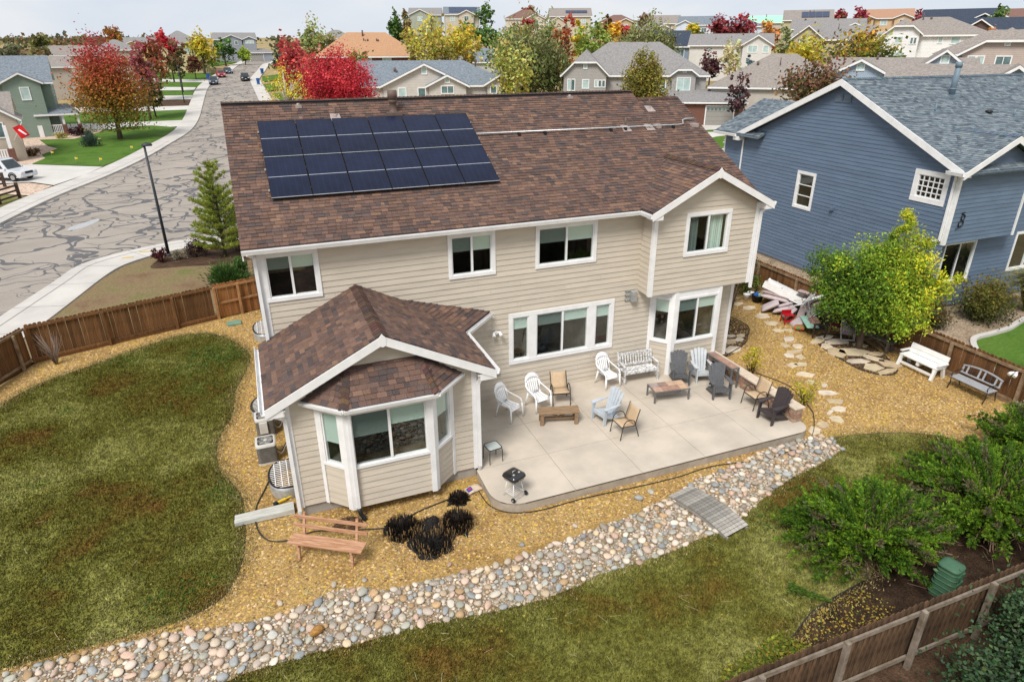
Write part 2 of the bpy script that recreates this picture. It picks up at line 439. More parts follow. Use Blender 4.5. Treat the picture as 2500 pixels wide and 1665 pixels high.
def make_road():
 m = multi_noise_mat('worn_asphalt',[(0.265,0.235,0.205),(0.315,0.28,0.245),(0.355,0.315,0.275)],scale=0.25,detail=8,fine=0.12,fs=18,bump=0.1,bs=60)
 t = m.node_tree; N = t.nodes; LK = t.links.new; b = N['Principled BSDF']
 src = b.inputs['Base Color'].links[0].from_socket
 tc = N.new('ShaderNodeTexCoord')
 wn = N.new('ShaderNodeTexNoise'); wn.inputs['Scale'].default_value = 0.34; wn.inputs['Detail'].default_value = 2; LK(tc.outputs['Object'],wn.inputs['Vector'])
 ad = N.new('ShaderNodeVectorMath'); ad.operation = 'MULTIPLY_ADD'; ad.inputs[1].default_value = (5,5,0); LK(wn.outputs['Color'],ad.inputs[0]); LK(tc.outputs['Object'],ad.inputs[2])
 lines = None
 for sc,th,mk,rnd in ((0.17,0.019,0.18,(1,.40,1)),(0.27,0.025,0.30,(.55,1,1)),(0.42,0.033,0.40,(1,.7,1)),(0.75,0.04,0.50,(.6,1,1))):
  mp = N.new('ShaderNodeMapping'); mp.inputs['Scale'].default_value = rnd; mp.inputs['Location'].default_value = (sc*31,sc*7,0); LK(ad.outputs[0],mp.inputs[0])
  vo = N.new('ShaderNodeTexVoronoi'); vo.voronoi_dimensions = '2D'; vo.feature = 'DISTANCE_TO_EDGE'; vo.inputs['Scale'].default_value = sc; LK(mp.outputs[0],vo.inputs['Vector'])
  n = N.new('ShaderNodeTexNoise'); n.inputs['Scale'].default_value = 0.16; n.inputs['Detail'].default_value = 2; LK(mp.outputs[0],n.inputs['Vector'])
  wv = N.new('ShaderNodeMapRange'); wv.inputs['From Min'].default_value = mk; wv.inputs['From Max'].default_value = mk+0.16; wv.inputs['To Max'].default_value = th; LK(n.outputs['Fac'],wv.inputs['Value'])
  lt = N.new('ShaderNodeMath'); lt.operation = 'LESS_THAN'; LK(vo.outputs['Distance'],lt.inputs[0]); LK(wv.outputs['Result'],lt.inputs[1])
  if lines is None:lines = lt.outputs[0]
  else:
   mxx = N.new('ShaderNodeMath'); mxx.operation = 'MAXIMUM'; LK(lines,mxx.inputs[0]); LK(lt.outputs[0],mxx.inputs[1]); lines = mxx.outputs[0]
 mul = N.new('ShaderNodeMath'); mul.operation = 'MULTIPLY'; mul.inputs[1].default_value = 0.85; LK(lines,mul.inputs[0])
 mx = N.new('ShaderNodeMix'); mx.data_type = 'RGBA'; mx.inputs[7].default_value = (0.085,0.088,0.10,1); LK(mul.outputs[0],mx.inputs['Factor']); LK(src,mx.inputs[6]); LK(mx.outputs[2],b.inputs['Base Color'])
 return m
ROAD = make_road()
def structure(o):return tag(o,kind='structure')
def sheet(name,poly,mat,off=0.0,step=None,flat=None,thick=0.0):
 """ground sheet over a polygon; flat = constant z, else draped over the terrain"""
 pts = [Vector((p[0],p[1]))for p in poly]; n = len(pts)
 edges = [(i,(i+1)%n)for i in range(n)]
 if step:
 # densify outline, add interior grid
  dp = []
  for i in range(n):
   a,b = pts[i],pts[(i+1)%n]; k = max(1,int((b-a).length/step))
   for j in range(k):dp.append(a.lerp(b,j/k))
  pts = dp; n = len(pts); edges = [(i,(i+1)%n)for i in range(n)]
  P = np.array([tuple(p)for p in pts]); lo = P.min(0); hi = P.max(0)
  gx,gy = np.meshgrid(np.arange(lo[0]+step/2,hi[0],step),np.arange(lo[1]+step/2,hi[1],step))
  Q = np.stack([gx.ravel(),gy.ravel()],1); Q = Q[inpoly(Q,[tuple(p)for p in pts])]
  pts = pts+[Vector(q)for q in Q]
 r = delaunay_2d_cdt(pts,edges,[],1,1e-5)
 V2 = np.array([tuple(v)for v in r[0]]); F = [tuple(f)for f in r[2]]
 z = np.full(len(V2),flat+off)if flat is not None else terrain(V2[:,0],V2[:,1])+off
 V = [(V2[i,0],V2[i,1],z[i])for i in range(len(V2))]
 FF = []
 for f in F:
  a = area([V[i]for i in f]); FF.append(f if a>0 else f[::-1])
 mb = MB(); mb.add(V,FF)
 if thick:
  m = len(poly)if not step else n
  zb = [(p[0],p[1],(flat+off if flat is not None else hz(p[0],p[1])+off))for p in (tuple(q)for q in pts[:m])]
  sgn = area([(q[0],q[1])for q in zb])
  for i in range(m):
   a,b = zb[i],zb[(i+1)%m]
   q = [(a[0],a[1],a[2]),(b[0],b[1],b[2]),(b[0],b[1],b[2]-thick),(a[0],a[1],a[2]-thick)]
   mb.add(q,[(0,3,2,1)if sgn>0 else (0,1,2,3)])
 return structure(mb.build(name,mat))
 # base terrain
def ticks(lo,hi,a,b,s):
 t = list(np.arange(a,b+.01,s)); x = b; d = s
 while x<hi:d*=1.35; x+=d; t.append(x)
 x = a; d = s
 while x>lo:d*=1.35; x-=d; t.insert(0,x)
 return np.array(t)
tx = ticks(-5000,5000,-66,176,3.6); ty = ticks(-400,6500,-26,262,3.6)
TX,TY = np.meshgrid(tx,ty); TZ = terrain(TX,TY)-0.06
nx,ny = len(tx),len(ty)
ii = np.arange(nx*ny).reshape(ny,nx)
F = np.stack([ii[:-1,:-1],ii[:-1,1:],ii[1:,1:],ii[1:,:-1]],2).reshape(-1,4)
o = bpy.data.objects.new('ground',npmesh('ground',np.stack([TX,TY,TZ],2).reshape(-1,3),F,[FIELD],smooth=True))
structure(link(o))
# yard sheets
YARD = [(-13,-16),(24.9,-16),(24.9,20),(16,21),(15.5,14),(-0.2,11.65),(-8.05,9.0),(-9.6,5),(-12.5,-4)]
sheet('gravel_ground',[(-14,-11.5),(21.2,-11.5),(21.2,14),(15.3,14),(15.3,11.6),(-0.2,11.6),(-8.05,8.95),(-9.6,5),(-13,-4)],GRAVEL,flat=G)
LAWN_L = catmull([(-9.6,3.2),(-8.6,4.9),(-8.01,6.27),(-7.35,7.14),(-6.28,7.81),(-5.38,8.5),(-4.28,9.22),(-3.5,9.62),(-2.65,9.62),(-2.0,9.2),(-1.36,8.16),(-0.92,7.02),(-0.9,6.11),(-1.16,4.94),(-1.39,3.87),(-1.47,2.45),(-1.73,1.6),(-1.87,0.9),(-1.9,0.29),(-1.8,-0.47),(-1.54,-1.19),(-1.29,-1.92),(-1.22,-2.62),(-1.22,-3.6),(-1.3,-4.4),(-1.55,-5.15),(-1.9,-5.5),(-2.6,-5.72)],4)+[(-5.4,-5.7),(-12.5,-5.9),(-13,-4),(-11,0)]
RIV_UP = [(-12,-6.1),(-5.4,-5.85),(-3.7,-5.85),(-2.7,-5.92),(-2.0,-6.08),(-1.34,-6.2),(-0.44,-6.25),(0.02,-6.15),(0.4,-6.0),(0.96,-6.1),(1.48,-6.4),(2.25,-6.45),(3.49,-6.5),(4.0,-6.6),(4.84,-6.48),(5.5,-6.42),(6.25,-6.33),(7.0,-6.25),(7.59,-6.2),(8.2,-6.0),(8.7,-6.0),(9.77,-5.58),(10.6,-5.5),(11.3,-5.4),(11.9,-5.25),(12.6,-5.15),(13.5,-5.1),(14.2,-5.15),(14.5,-5.4)]
RIV_LO = [(14.35,-5.95),(13.2,-6.25),(11.9,-6.5),(10.71,-6.9),(9.87,-7.25),(8.99,-7.48),(8.37,-7.51),(7.47,-7.63),(6.73,-7.64),(5.75,-7.64),(5.22,-7.76),(4.39,-7.83),(3.3,-7.75),(2.0,-7.55),(0.77,-7.53),(-0.11,-7.43),(-1.31,-7.43),(-3.0,-7.7),(-6,-8.3),(-12,-9)]
RIVER = RIV_UP+RIV_LO
LAWN_R = RIV_LO[::-1]+[(14.4,-5.7)]+catmull([(14.5,-5.4),(15.17,-5.5),(16.15,-5.75),(16.89,-6.08),(17.5,-6.51),(17.8,-7.2),(17.6,-8.4)],4)+[(15,-8.8),(12,-9.4),(10.9,-9.85),(10.01,-9.96),(9.22,-10.1),(8.5,-10.4),(7.81,-10.67),(6.5,-11.1),(5.4,-11.5),(-12,-11.45)]
sheet('lawn_left',LAWN_L,LAWN,flat=G,off=0.008,step=1.2)
sheet('lawn_right',LAWN_R,LAWN,flat=G,off=0.008,step=1.2)
riverbed = sheet('river_bed',RIVER,RIVERDIRT,flat=G,off=0.012,step=1.0)
sheet('mulch_bed_side',catmull([(15.1,0.2),(16.4,0.75),(17.1,1.36),(17.75,2.2),(17.6,3.6),(16.9,5.2),(15.2,6.0),(15.0,2.0)],5,True),MULCH,flat=G,off=0.006)
sheet('shade_dark_litter',[(13.0,-11.48),(5.3,-11.48),(6.5,-11.08),(7.81,-10.64),(8.5,-10.37),(9.22,-10.07),(10.01,-9.93),(10.9,-9.82),(12.4,-9.2),(15,-8.6),(17.5,-8.2),(21.1,-7.4),(21.1,-11.45)],multi_noise_mat('litter_painted_shade',[(0.022,0.014,0.010),(0.045,0.028,0.018),(0.075,0.046,0.028)],scale=3,fine=0.6,fs=30,bump=0.9,bs=30),flat=G,off=0.004)  # ground litter toned near black: shade under the junipers painted into its colour
sheet('camera_side_dirt',[(-14,-11.45),(24,-11.45),(24,-16.5),(-14,-16.5)],MULCH,flat=G,off=0.002)
# neighbour's side yard
sheet('neighbour_gravel',[(21.3,16),(21.3,-11),(34,-11),(34,16)],multi_noise_mat('neighbour_pebbles',[(0.22,0.16,0.11),(0.34,0.26,0.18),(0.42,0.33,0.25)],scale=1.5,fine=0.6,fs=18,bump=0.9,bs=24),flat=G,off=-0.005)
NLAWN = catmull([(22.6,-4.9),(23.4,-3.5),(24.7,-2.25),(26.0,-2.1),(27.1,-2.0),(28.6,-1.6),(31,-1.2)],5)+[(34,-1.5),(34,-9),(22.4,-9)]
sheet('neighbour_lawn',NLAWN,GREENLAWN,flat=G,off=0.01)
mb = MB(); kp = catmull([(22.5,-5.0),(23.4,-3.5),(24.7,-2.2),(26.0,-2.03),(27.1,-1.93),(28.6,-1.53),(31,-1.1),(33,-1.0)],6)
for a,b in zip(kp[:-1],kp[1:]):mb.beam((a[0],a[1],G+.05),(b[0],b[1],G+.05),.2,.13)
structure(mb.build('white_curb',WALK))
# fronts, road, pavements
sheet('front_yard',[(-8.05,9.1),(-0.2,11.75),(0,14),(15,14),(21,14),(40,24.5),(30,25.6),(2,23.5),(-3.3,22.7),(-4.4,22.4),(-5.4,21.8),(-6.6,20.5),(-7.3,18.6),(-8.4,13.7),(-9.6,9.0),(-10.6,4.6)],FRONTDIRT,flat=-0.2)
sheet('front_mulch',catmull([(-5.3,19.6),(-4.6,21.6),(-2.6,22.2),(-0.6,22.4),(0.6,20.0),(-1.5,18.9),(-3.6,19.2)],5,True),MULCH,flat=-0.2,off=0.006)
W_EDGE = [(-19.5,-8),(-18.3,5),(-17.0,20),(-15.3,33),(-13.7,42),(-11.3,50.3),(-9.4,59),(-7.8,69),(-6.5,77),(-5.8,85),(-5.5,96),(-5.5,110),(-5.3,137),(-4.4,151),(-2,172),(0,185),(4,219),(7,238)]
E_NEAR = [(-15.5,-8),(-12.8,5),(-10.5,14.35),(-9.4,18.8),(-8.8,21.3),(-7.4,22.9),(-5.4,24.15),(-3.6,24.8),(2,25.7),(30,28),(62,30)]
E_FAR = [(62,39),(30,37),(9,37.5),(5.4,40),(4.0,46),(3.7,60),(3.5,85),(3.4,115),(3.3,136),(3.3,147),(3.6,157),(7.5,193),(11,215),(14,238)]
we = [tuple(p)for p in catmull(W_EDGE,4)]; en = [tuple(p)for p in catmull(E_NEAR,4)]; ef = [tuple(p)for p in catmull(E_FAR,4)]
sheet('road',en+ef+we[::-1],ROAD,off=0.03,step=3.0)
def offset_line(line,d):
 out = []
 for i in range(len(line)):
  a = np.array(line[max(i-1,0)]); b = np.array(line[min(i+1,len(line)-1)]); t = (b-a)/(np.linalg.norm(b-a)+1e-9)
  out.append((line[i][0]-t[1]*d,line[i][1]+t[0]*d))
 return out
wo = offset_line(we,2.15)
sheet('pavement_west',we+wo[::-1],WALK,off=0.15,step=3.0,thick=0.2)
eo = [tuple(p)for p in catmull([(-13.3,-8),(-10.6,4.6),(-8.4,13.8),(-7.3,18.7),(-6.6,20.6),(-5.4,21.9),(-4.4,22.5),(-3.3,22.8),(2,23.6),(30,25.7),(62,27.8)],4)]
sheet('pavement_near',eo+en[::-1],WALK,off=0.15,step=3.0,thick=0.2)
efo = offset_line(ef,-2.1)
sheet('pavement_east',efo+ef[::-1],WALK,off=0.15,step=3.0,thick=0.2)
# joints across and gutter lines along the pavements
JOINT = pm('pavement_joint',(0.20,0.185,0.17),var=0.2,bump=0)
mb = MB()
for edge,dd in ((we,2.1),(en,-2.1)):
 acc = 0
 for a,b in zip(edge[:-1],edge[1:]):
  a = np.array(a); b = np.array(b); ln = np.linalg.norm(b-a); t = (b-a)/ln; nrm = np.array([-t[1],t[0]])*dd
  if a[1]>70 or a[0]>4:break
  mb.add([(*(a+nrm*.28),hz(*(a+nrm*.28))+.156),(*(b+nrm*.28),hz(*(b+nrm*.28))+.156),(*(b+nrm*.30),hz(*(b+nrm*.3))+.156),(*(a+nrm*.30),hz(*(a+nrm*.3))+.156)],[(0,1,2,3)if dd>0 else (3,2,1,0)])
  k = acc
  while k<ln:
   p = a+t*k; q = p+nrm; s = t*.02
   mb.add([(*(p),hz(*p)+.156),(*(p+s),hz(*p)+.156),(*(q+s),hz(*q)+.156),(*q,hz(*q)+.156)],[(0,1,2,3)if dd>0 else (3,2,1,0)])
   k+=3.0
  acc = k-ln
structure(mb.build('pavement_joints',JOINT))
# west side: lawns and driveways
DRIVE = pm('driveway_concrete',(0.52,0.50,0.47),rough=0.85,var=0.08,ns=0.4,bump=0.08,bs=20)
sheet('corner_lawn',[(-19.3,60.2),(-18.9,63.8),(-19.8,66.6),(-19.2,71.3),(-20.7,73.8),(-22.8,80),(-19.0,79),(-17.2,84.1),(-15.3,88.5),(-11.4,88.3),(-8.2,84.6),(-8.5,79),(-9.9,70),(-11.3,61.0),(-12.6,55.4)],GREENLAWN,off=0.12,step=3)
sheet('driveway',[(-33,58),(-19.3,60.0),(-12.6,55.3),(-13.4,51.3),(-14.9,47.0),(-17.0,49.4),(-33,50.5)],DRIVE,off=0.1,step=3)
sheet('rock_bed',[(-33,50),(-17.1,49.2),(-15.0,46.9),(-15.7,43.2),(-18,44.8),(-33,46)],multi_noise_mat('pink_rock',[(0.36,0.25,0.19),(0.52,0.40,0.31),(0.60,0.48,0.40)],scale=2.5,fine=0.5,fs=6,bump=1,bs=6),off=0.08,step=3)
sheet('verge',[(-33,46),(-18,44.8),(-15.8,43.0),(-17.6,36),(-19,25),(-33,25)],multi_noise_mat('pale_verge',[(0.20,0.15,0.07),(0.15,0.16,0.05),(0.26,0.20,0.10)],scale=0.6,fine=0.3,fs=6),off=0.06,step=4)
sheet('porch_rock',[(-19.3,60.2),(-18.9,63.8),(-19.8,66.6),(-19.2,71.3),(-20.7,73.8),(-22.8,80),(-19.0,79),(-17.2,84.0),(-17.0,88),(-26,88),(-26,60)],MATS['pink_rock'],off=0.07,step=3)
for i,(y0,y1)in enumerate(((85.2,92.0),(105,110.6),(119.8,126.2),(135.4,141.8),(152,158))):
 sheet('driveway',[(-26,y0+4),(-7.7 if y0<150 else -6.4,y0),(-7.6 if y0<150 else -6.2,y1),(-26,y1+4)],DRIVE,off=0.1,step=4)
for i,(y0,y1,mt)in enumerate(((92.2,104.8,GREENLAWN),(110.8,119.6,MULCH),(126.4,135.2,GREENLAWN),(142,151.8,GREENLAWN),(158.2,176,GREENLAWN))):
 sheet('verge_lawn',[(-26,y0+4),(-7.7 if y0<140 else -6.6,y0),(-7.6 if y0<140 else (-4.4 if y0>155 else -6.2),y1),(-26,y1+4)],mt,off=0.08,step=4)
sheet('verge_lawn',[(-4,200),(2.0,221),(-6,226),(-14,205)],GREENLAWN,off=0.1,step=4)
sheet('end_driveway',[(7.5,236),(14,240),(14,250),(3,250)],DRIVE,off=0.1,step=4)
for pl in ([(6.2,100),(6.0,118),(18,118),(18,100)],[(5.6,124),(5.6,140),(18,140),(18,124)],[(5.7,146),(6.2,160),(18,160),(18,146)]):
 sheet('verge_lawn',pl,GREENLAWN,off=0.1,step=4)
sheet('side_lawn',[(38,26),(52,28),(56,47),(48.5,48.5),(40,40)],GREENLAWN,off=0.1,step=3)
sheet('garage_drive',[(49.5,51),(53.8,48.6),(51,43),(46,40),(44,43)],DRIVE,off=0.13,step=3)
# ------------------------------------------------------------------ scattered ground cover
def scatter_pts(poly,n,zone=None):
 P = np.array(poly); lo = P.min(0); hi = P.max(0)
 if zone is not None:lo = np.maximum(lo,zone[0]); hi = np.minimum(hi,zone[1])
 Q = lo+RNG.random((n,2))*(hi-lo)
 return Q[inpoly(Q,poly)]
def visible_filter(Q,z=G,margin=1.06):
 P = np.concatenate([Q,np.full((len(Q),1),z)],1)-CAM
 f = np.array(_f2); r = np.array(_r3); u = np.array(_u3)
 d = P@f; x = (P@r)/d; y = (P@u)/d
 k = 36/23.06/2
 return Q[(d>1)&(np.abs(x)<k*margin)&(np.abs(y)<k*681/1024*margin)]
def blades(name,Q,z,h,w,mat,bright=(0.6,1.45),lean=0.8,cols=None):
 n = len(Q); a = RNG.random(n)*2*np.pi; hh = h*(0.5+RNG.random(n)); ww = w*(0.6+0.8*RNG.random(n))
 dx,dy = np.cos(a)*ww/2,np.sin(a)*ww/2
 la = RNG.random(n)*2*np.pi; ll = hh*lean*RNG.random(n)
 V = np.empty((n,3,3)); zz = np.full(n,z)
 V[:,0] = np.stack([Q[:,0]-dx,Q[:,1]-dy,zz],1); V[:,1] = np.stack([Q[:,0]+dx,Q[:,1]+dy,zz],1)
 V[:,2] = np.stack([Q[:,0]+np.cos(la)*ll,Q[:,1]+np.sin(la)*ll,zz+hh],1)
 F = np.arange(3*n).reshape(n,3)
 b = bright[0]+(bright[1]-bright[0])*RNG.random((n,1))
 C = np.repeat(b,3,1)if cols is None else cols*b
 o = bpy.data.objects.new(name,npmesh(name,V.reshape(-1,3),F,[mat],C))
 return link(o)
Q = visible_filter(scatter_pts(LAWN_L,330000))
tag(blades('lawn_grass',Q,G+.006,.045,.030,BLADE),'short patchy olive and brown grass of the oval lawn left of the house','grass',kind='stuff')
Q = visible_filter(scatter_pts(LAWN_R,420000))
tag(blades('lawn_grass',Q,G+.006,.045,.026,BLADE),'short patchy green and brown grass below the dry river bed','grass',kind='stuff')
def edge_band(poly,n,w):
 """points close to a polygon's outline"""
 P = np.array(poly); Q = np.roll(P,-1,0); ln = np.linalg.norm(Q-P,axis=1); i = RNG.choice(len(P),n,p=ln/ln.sum()); t = RNG.random((n,1))
 return P[i]+(Q[i]-P[i])*t+RNG.normal(size=(n,2))*w
for pl,lb in ((LAWN_L,'pale dry grass fringing the oval lawn'),(LAWN_R,'pale dry grass fringing the lower lawn')):
 Q = visible_filter(edge_band(pl,30000,.16)); c = np.array([(0.36,0.29,0.13),(0.26,0.22,0.08),(0.20,0.19,0.06),(0.42,0.33,0.17)])[RNG.integers(0,4,len(Q))]
 tag(blades('dry_fringe',Q,G+.006,.045,.022,pm('dry_grass_blade',(0.3,0.25,0.1),rough=.9,var=.1,ns=5,bump=0,src='attr'),cols=c),lb,'grass',kind='stuff')
def pebbles(name,Q,z,size,mat,palette,flat=0.6):
 n = len(Q)
 T = np.array([(1,0,0),(0,1,0),(-1,0,0),(0,-1,0),(0,0,1)],float)
 TF = np.array([(0,1,4),(1,2,4),(2,3,4),(3,0,4)])
 a = RNG.random(n)*2*np.pi; s = size*(0.55+0.9*RNG.random(n)**2); e = 0.6+0.6*RNG.random(n)
 jit = 1+0.35*(RNG.random((n,5,3))-.5)
 V = T[None]*jit
 V[:,:,0]*=(s*e)[:,None]; V[:,:,1]*=(s/e*.9)[:,None]; V[:,:,2]*=(s*flat)[:,None]
 ca,sa = np.cos(a)[:,None],np.sin(a)[:,None]
 x = V[:,:,0]*ca-V[:,:,1]*sa; y = V[:,:,0]*sa+V[:,:,1]*ca
 W = np.stack([x+Q[:,:1],y+Q[:,1:2],V[:,:,2]+z],2)
 F = (TF[None]+(np.arange(n)*5)[:,None,None]).reshape(-1,3)
 pal = np.array(palette); c = pal[RNG.integers(0,len(pal),n)]*(0.6+0.75*RNG.random((n,1)))
 return link(bpy.data.objects.new(name,npmesh(name,W.reshape(-1,3),F,[mat],np.repeat(c,4,0))))
PEB = pm('gravel_pebble',(0.4,0.3,0.2),rough=0.85,var=0.15,ns=20,bump=0,src='attr',spec=0.2)
GPAL = [(0.43,0.27,0.09),(0.33,0.20,0.08),(0.47,0.315,0.14),(0.22,0.13,0.06),(0.48,0.315,0.06),(0.50,0.37,0.21),(0.35,0.225,0.11)]
GPOLY = [(-12,-9),(-9.3,5),(-8.0,8.9),(-0.2,11.5),(15.3,11.6),(21.1,11),(21.1,-8),(17,-6.5),(14.5,-5),(13.5,-5.1),(8,-6),(3.5,-6.4),(-2,-6.1)]
Q = scatter_pts(GPOLY,260000)
keep = ~inpoly(Q,LAWN_L)&~inpoly(Q,LAWN_R)&~((Q[:,0]>0.05)&(Q[:,0]<14.95)&(Q[:,1]>-.1))&~((Q[:,0]>0.1)&(Q[:,0]<4.5)&(Q[:,1]>-3.3))&~((Q[:,0]>4.45)&(Q[:,0]<14.05)&(Q[:,1]>-5.1))
Q = visible_filter(Q[keep])
tag(pebbles('gravel',Q,G,0.031,PEB,GPAL),'tan and brown crushed gravel spread around the house','gravel',kind='stuff')
# ------------------------------------------------------------------ builders for near houses
BROWN_PAL = [((0.142,0.090,0.073),5),((0.168,0.104,0.080),4),((0.110,0.077,0.069),3),((0.088,0.069,0.066),2),((0.195,0.120,0.086),2),((0.128,0.083,0.069),4)]
BLUE_PAL = [((0.150,0.182,0.210),5),((0.180,0.216,0.243),4),((0.120,0.148,0.176),3),((0.098,0.120,0.145),2),((0.21,0.245,0.265),2)]
def shingle_plane(out,poly3,U,pal,exp=0.132,seed=0,wmin=0.10,wmax=0.27):
 """tabs of laminated shingle over a convex roof facet (3-D points, counter-clockwise from above); U along the eave"""
 rn = random.Random(seed); P = [Vector(p)for p in poly3]; U = Vector(U).normalized()
 Nn = (P[1]-P[0]).cross(P[2]-P[0]).normalized()
 if Nn.z<0:Nn = -Nn
 V = Nn.cross(U).normalized()
 O = P[0]
 q = [((p-O).dot(U),(p-O).dot(V))for p in P]
 if area(q)<0:q = q[::-1]
 u0 = min(a for a,b in q); u1 = max(a for a,b in q); v0 = min(b for a,b in q); v1 = max(b for a,b in q)
 cols = [c for c,w in pal for _ in range(w)]
 k = 0; v = v0
 while v<v1-1e-3:
  u = u0-rn.random()*0.3; hi = v+exp+0.03
  prev = None
  while u<u1:
   w = rn.uniform(wmin,wmax)
   quad = [(u+.003,v),(u+w-.003,v),(u+w-.003,hi),(u+.003,hi)]
   pg = clip_convex(quad,q)
   if len(pg)>=3 and abs(area(pg))>2e-4:
    t = rn.choice((0.024,0.024,0.012,0.016)); c = rn.choice(cols)
    if rn.random()<0.12 and prev:c = prev
    prev = c
    j = rn.uniform(0.85,1.15); c = tuple(x*j for x in c)
    top = []; bot = []
    for a,b in pg:
     f = 1-(b-v)/(exp+.03)
     w0 = O+U*a+V*b
     top.append(w0+Nn*(0.006+t*f)); bot.append(w0-Nn*0.004)
    n = len(pg)
    vs = [tuple(x)for x in top+bot]
    fs = [tuple(range(n))]+[(n+i,n+(i+1)%n,(i+1)%n,i)for i in range(n)]
    out.append((vs,fs,c,abs(area(pg))))
   u+=w
  v+=exp; k+=1
def ridge_caps(out,a,b,side,pal,step=0.13,half=0.15,drop=0.075,seed=0):
 """bent cap tabs from a to b; side = horizontal unit across the ridge"""
 rn = random.Random(seed); a = Vector(a); b = Vector(b); d = (b-a); n = max(1,int(d.length/step)); d.normalize(); s = Vector(side).normalized()
 cols = [c for c,w in pal for _ in range(w)]
 for i in range(n):
  p = a+d*(i*step); q = p+d*(step*1.35); c = rn.choice(cols); c = tuple(x*rn.uniform(.8,1.05)for x in c)
  up = Vector((0,0,1)); h0,h1 = 0.055,0.03
  vs = [p+s*half+up*(h0-drop),p+up*h0,p-s*half+up*(h0-drop),q+s*half+up*(h1-drop),q+up*h1,q-s*half+up*(h1-drop),
  p+s*half+up*(h0-drop-.02),p-s*half+up*(h0-drop-.02)]
  out.append(([tuple(x)for x in vs],[(0,1,4,3),(1,2,5,4),(0,6,7,2,1)],c,half*2*step))
def slab(mb,poly3,t,mat=0):
 mb.prism(poly3,(0,0,-t),mat)
def siding(out,O,U,N,poly,holes,exp=0.165,z0=None,seed=0,length=3.6):
 """lap boards over a wall: O world origin, U horizontal, N outward; poly convex in (u,z); holes are (u0,u1,z0,z1)"""
 rn = random.Random(seed)
 O = Vector(O); U = Vector(U).normalized(); N = Vector(N).normalized()
 q = poly if area(poly)>0 else poly[::-1]
 zs = [b for a,b in q]; us = [a for a,b in q]
 z = min(zs)if z0 is None else z0
 flip = U.cross(Vector((0,0,1))).dot(N)<0
 while z<max(zs):
  hi = z+exp
  rects = [(min(us),max(us),z,hi)]
  for (a0,a1,b0,b1)in holes:
   nr = []
   for (u0,u1,w0,w1)in rects:
    if a1<=u0 or a0>=u1 or b1<=w0 or b0>=w1:nr.append((u0,u1,w0,w1)); continue
    if a0>u0:nr.append((u0,a0,w0,w1))
    if a1<u1:nr.append((a1,u1,w0,w1))
    m0,m1 = max(u0,a0),min(u1,a1)
    if b0>w0:nr.append((m0,m1,w0,b0))
    if b1<w1:nr.append((m0,m1,b1,w1))
   rects = nr
  fin = []
  for (u0,u1,w0,w1)in rects:  # butt joints along long runs
   if u1-u0>length*1.3:
    c = u0+rn.uniform(.35,1)*length
    while c<u1-.8:fin.append((u0,c-.0015,w0,w1)); u0 = c+.0015; c+=length
   fin.append((u0,u1,w0,w1))
  for (u0,u1,w0,w1)in fin:
   pg = clip_convex([(u0,w0),(u1,w0),(u1,w1+(.012 if w1==hi else 0)),(u0,w1+(.012 if w1==hi else 0))],q)
   if len(pg)<3 or abs(area(pg))<1e-3:continue
   n = len(pg); fr = []; bk = []
   for a,b in pg:
    f = 1-(b-z)/exp
    p = O+U*a+Vector((0,0,b))
    fr.append(p+N*(0.004+0.018*f)); bk.append(p-N*0.012)
   vs = [tuple(x)for x in fr+bk]
   fs = [tuple(range(n)),tuple(range(n,2*n))[::-1]]+[(n+i,n+(i+1)%n,(i+1)%n,i)for i in range(n)]
   if flip:fs = [f[::-1]for f in fs]
   out.append((vs,fs,None,abs(area(pg))))
  z = hi
def frame_pt(O,U,N):
 O = Vector(O); U = Vector(U).normalized(); N = Vector(N).normalized()
 return lambda u,n,z:tuple(O+U*u+N*n+Vector((0,0,z)))
def obox(mb,P,u0,u1,n0,n1,z0,z1,mat=0):
 v = [P(u0,n0,z0),P(u1,n0,z0),P(u1,n1,z0),P(u0,n1,z0),P(u0,n0,z1),P(u1,n0,z1),P(u1,n1,z1),P(u0,n1,z1)]
 f = [(0,3,2,1),(4,5,6,7),(0,1,5,4),(1,2,6,5),(2,3,7,6),(3,0,4,7)]
 a = Vector(v[1])-Vector(v[0]); b = Vector(v[3])-Vector(v[0])
 if a.cross(b).z<0:f = [x[::-1]for x in f]
 mb.add(v,f,mat)
